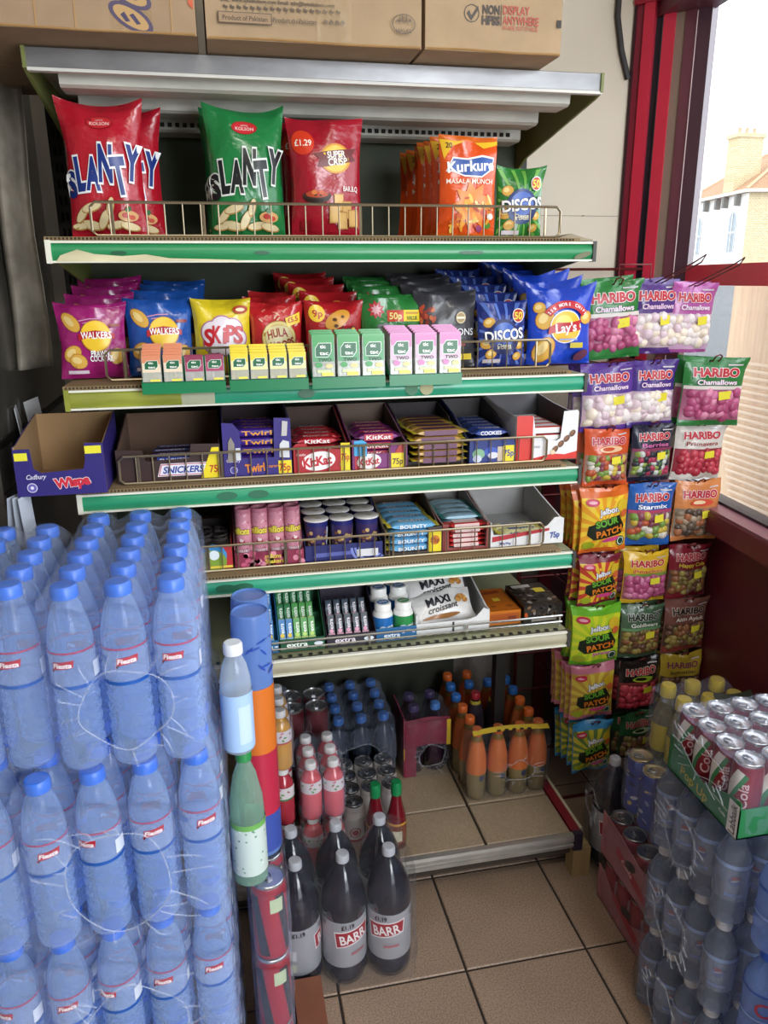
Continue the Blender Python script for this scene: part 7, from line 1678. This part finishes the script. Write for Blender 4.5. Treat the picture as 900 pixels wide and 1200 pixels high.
def a_bl(A):
    A.on('can_print').rect(-0.5, 0.06, 0.5, 0.88, '#2a3f96'); rd = random.Random(3)
    for k in range(40): A.ell(rd.uniform(-0.5, 0.5), rd.uniform(0.1, 0.85), rd.uniform(0.03, 0.06), rd.uniform(0.012, 0.03), rd.choice(['#c9c8dc', '#1c2454', '#6a6fae', '#d0b85a', '#8a8fc4']), rd.uniform(-1, 1), 7); A.k = 1
blc = can('tall_drink_can', 0.0305, 0.158, '#2a3f96', 'blue patterned cans', a_bl, lidc='#cbb98a')
for r in range(3):
    put(blc, (1.232, -0.095 + 0.0655 * r, 0.2775), (0, 0, 0.7 * r), 'tall blue patterned can with gold lid on the pink trays, %s from front' % ORD[r], 'blue patterned cans')
pack_film('clear film round the blue patterned cans', [(1.232, -0.095 + 0.0655 * r, 0.4355) for r in range(3)], 0.029, 0.0305, 0.428, 0.281, seed=95, pad=0.002, res=0.016)
# lime drinks with yellow film-topped caps, on a crate
cr = empty('storage_crate', (1.385, -0.015, 0)); tag(cr, 'dark crate under the yellow-capped lime drinks beside the wall', 'crate')
CK = M('#3a3236', 0.7, 'paint')
MB().box(-0.115, -0.13, 0.0, 0.115, 0.13, 0.37, CK).build('body', cr, smooth=False); MB().box(-0.118, -0.133, 0.34, 0.118, 0.133, 0.374, CK).build('rim', cr, smooth=False)
for z in (0.08, 0.2): MB().box(-0.117, -0.09, z, -0.1152, 0.09, z + 0.07, M('#2a2428', 0.8)).build('side_slot', cr, smooth=False)
def l_lime(o):
    A = Art(cyl_fn(0.0312), 0.196, 0.2, step=0.006); A.on('yellow_label').rect(-0.5, 0.30, 0.5, 0.66, '#c9b93a'); 
    for u in (-0.25, 0.25): A.ell(u, 0.5, 0.09, 0.07, '#3f5a3a'); A.ell(u - 0.03, 0.55, 0.05, 0.035, '#6f8a3a')
    A.build(o)
lm = bottle('lime_drink', [(0, 0.003), (0.02, 0), (0.031, 0.007), (0.031, 0.03), (0.029, 0.036), (0.031, 0.042), (0.031, 0.14), (0.027, 0.16), (0.017, 0.19), (0.0145, 0.2), (0.0145, 0.206)], M('#b9b79a', 0.08, 'clear', 0, 0.32), 0.019, 0.203, 0.03, '#d6bf3c', 'lime drinks with yellow caps', label=l_lime)
caps = []
for r in range(3):
    for c in range(3):
        x, y = 1.305 + 0.067 * c, 0.062 - 0.068 * r; caps.append((x, y, 0.3745 + 0.233))
        put(lm, (x, y, 0.3745), (0, 0, -0.8), 'clear lime drink with yellow cap, %s row from rear, %s column from aisle' % (ORD[r], ORD[c]), 'lime drinks with yellow caps')
pack_film('clear film tented over the yellow-capped lime drinks', caps, 0.018, 0.031, 0.3745 + 0.16, 0.378, seed=97, pad=0.002)
db = MB().grid(lambda u, v: (lerp(1.37, 1.47, u), -0.02 - 0.012 * math.sin(3 * u) - 0.03 * (1 - v), 0.59 + 0.03 * v), [i / 6 for i in range(7)], [0, 0.5, 1], M('#2f3328', 0.5)).build('dark_pack_label', None, fix=False)
tag(db, 'dark printed pack label lying over the lime drinks beside the wall', 'label')
A = Art(lambda x, y, off: Vector((1.42 + x, -0.045 - off + 0.02 * y / 0.03, 0.596 + y)), 0.09, 0.03); A.on('lettering').text(0, 0.45, 'Palme', 0.012, '#d6d2b4', w=0.05, bold=0.03); A.build(db)
# cola bottles against the back, by the rack
for c, x in enumerate((1.243, 1.349)):
    put(barr, (x, 0.172, 0.001), (0, 0, -0.85 + 0.2 * c), ('two-litre cola bottle behind the pink trays, aisle-side one', 'two-litre cola bottle behind the pink trays, wall-side one')[c], 'cola bottles by the rack')
pack_film('hazy film round the cola bottles behind the pink trays', [(1.243, 0.172, 0.336), (1.349, 0.172, 0.336)], 0.013, 0.0515, 0.215, 0.004, seed=99, mat=FILMG, drop=0.95, pad=0.003, hole=('x', -1, 0.172, 0.2, 0.03, 0.04))
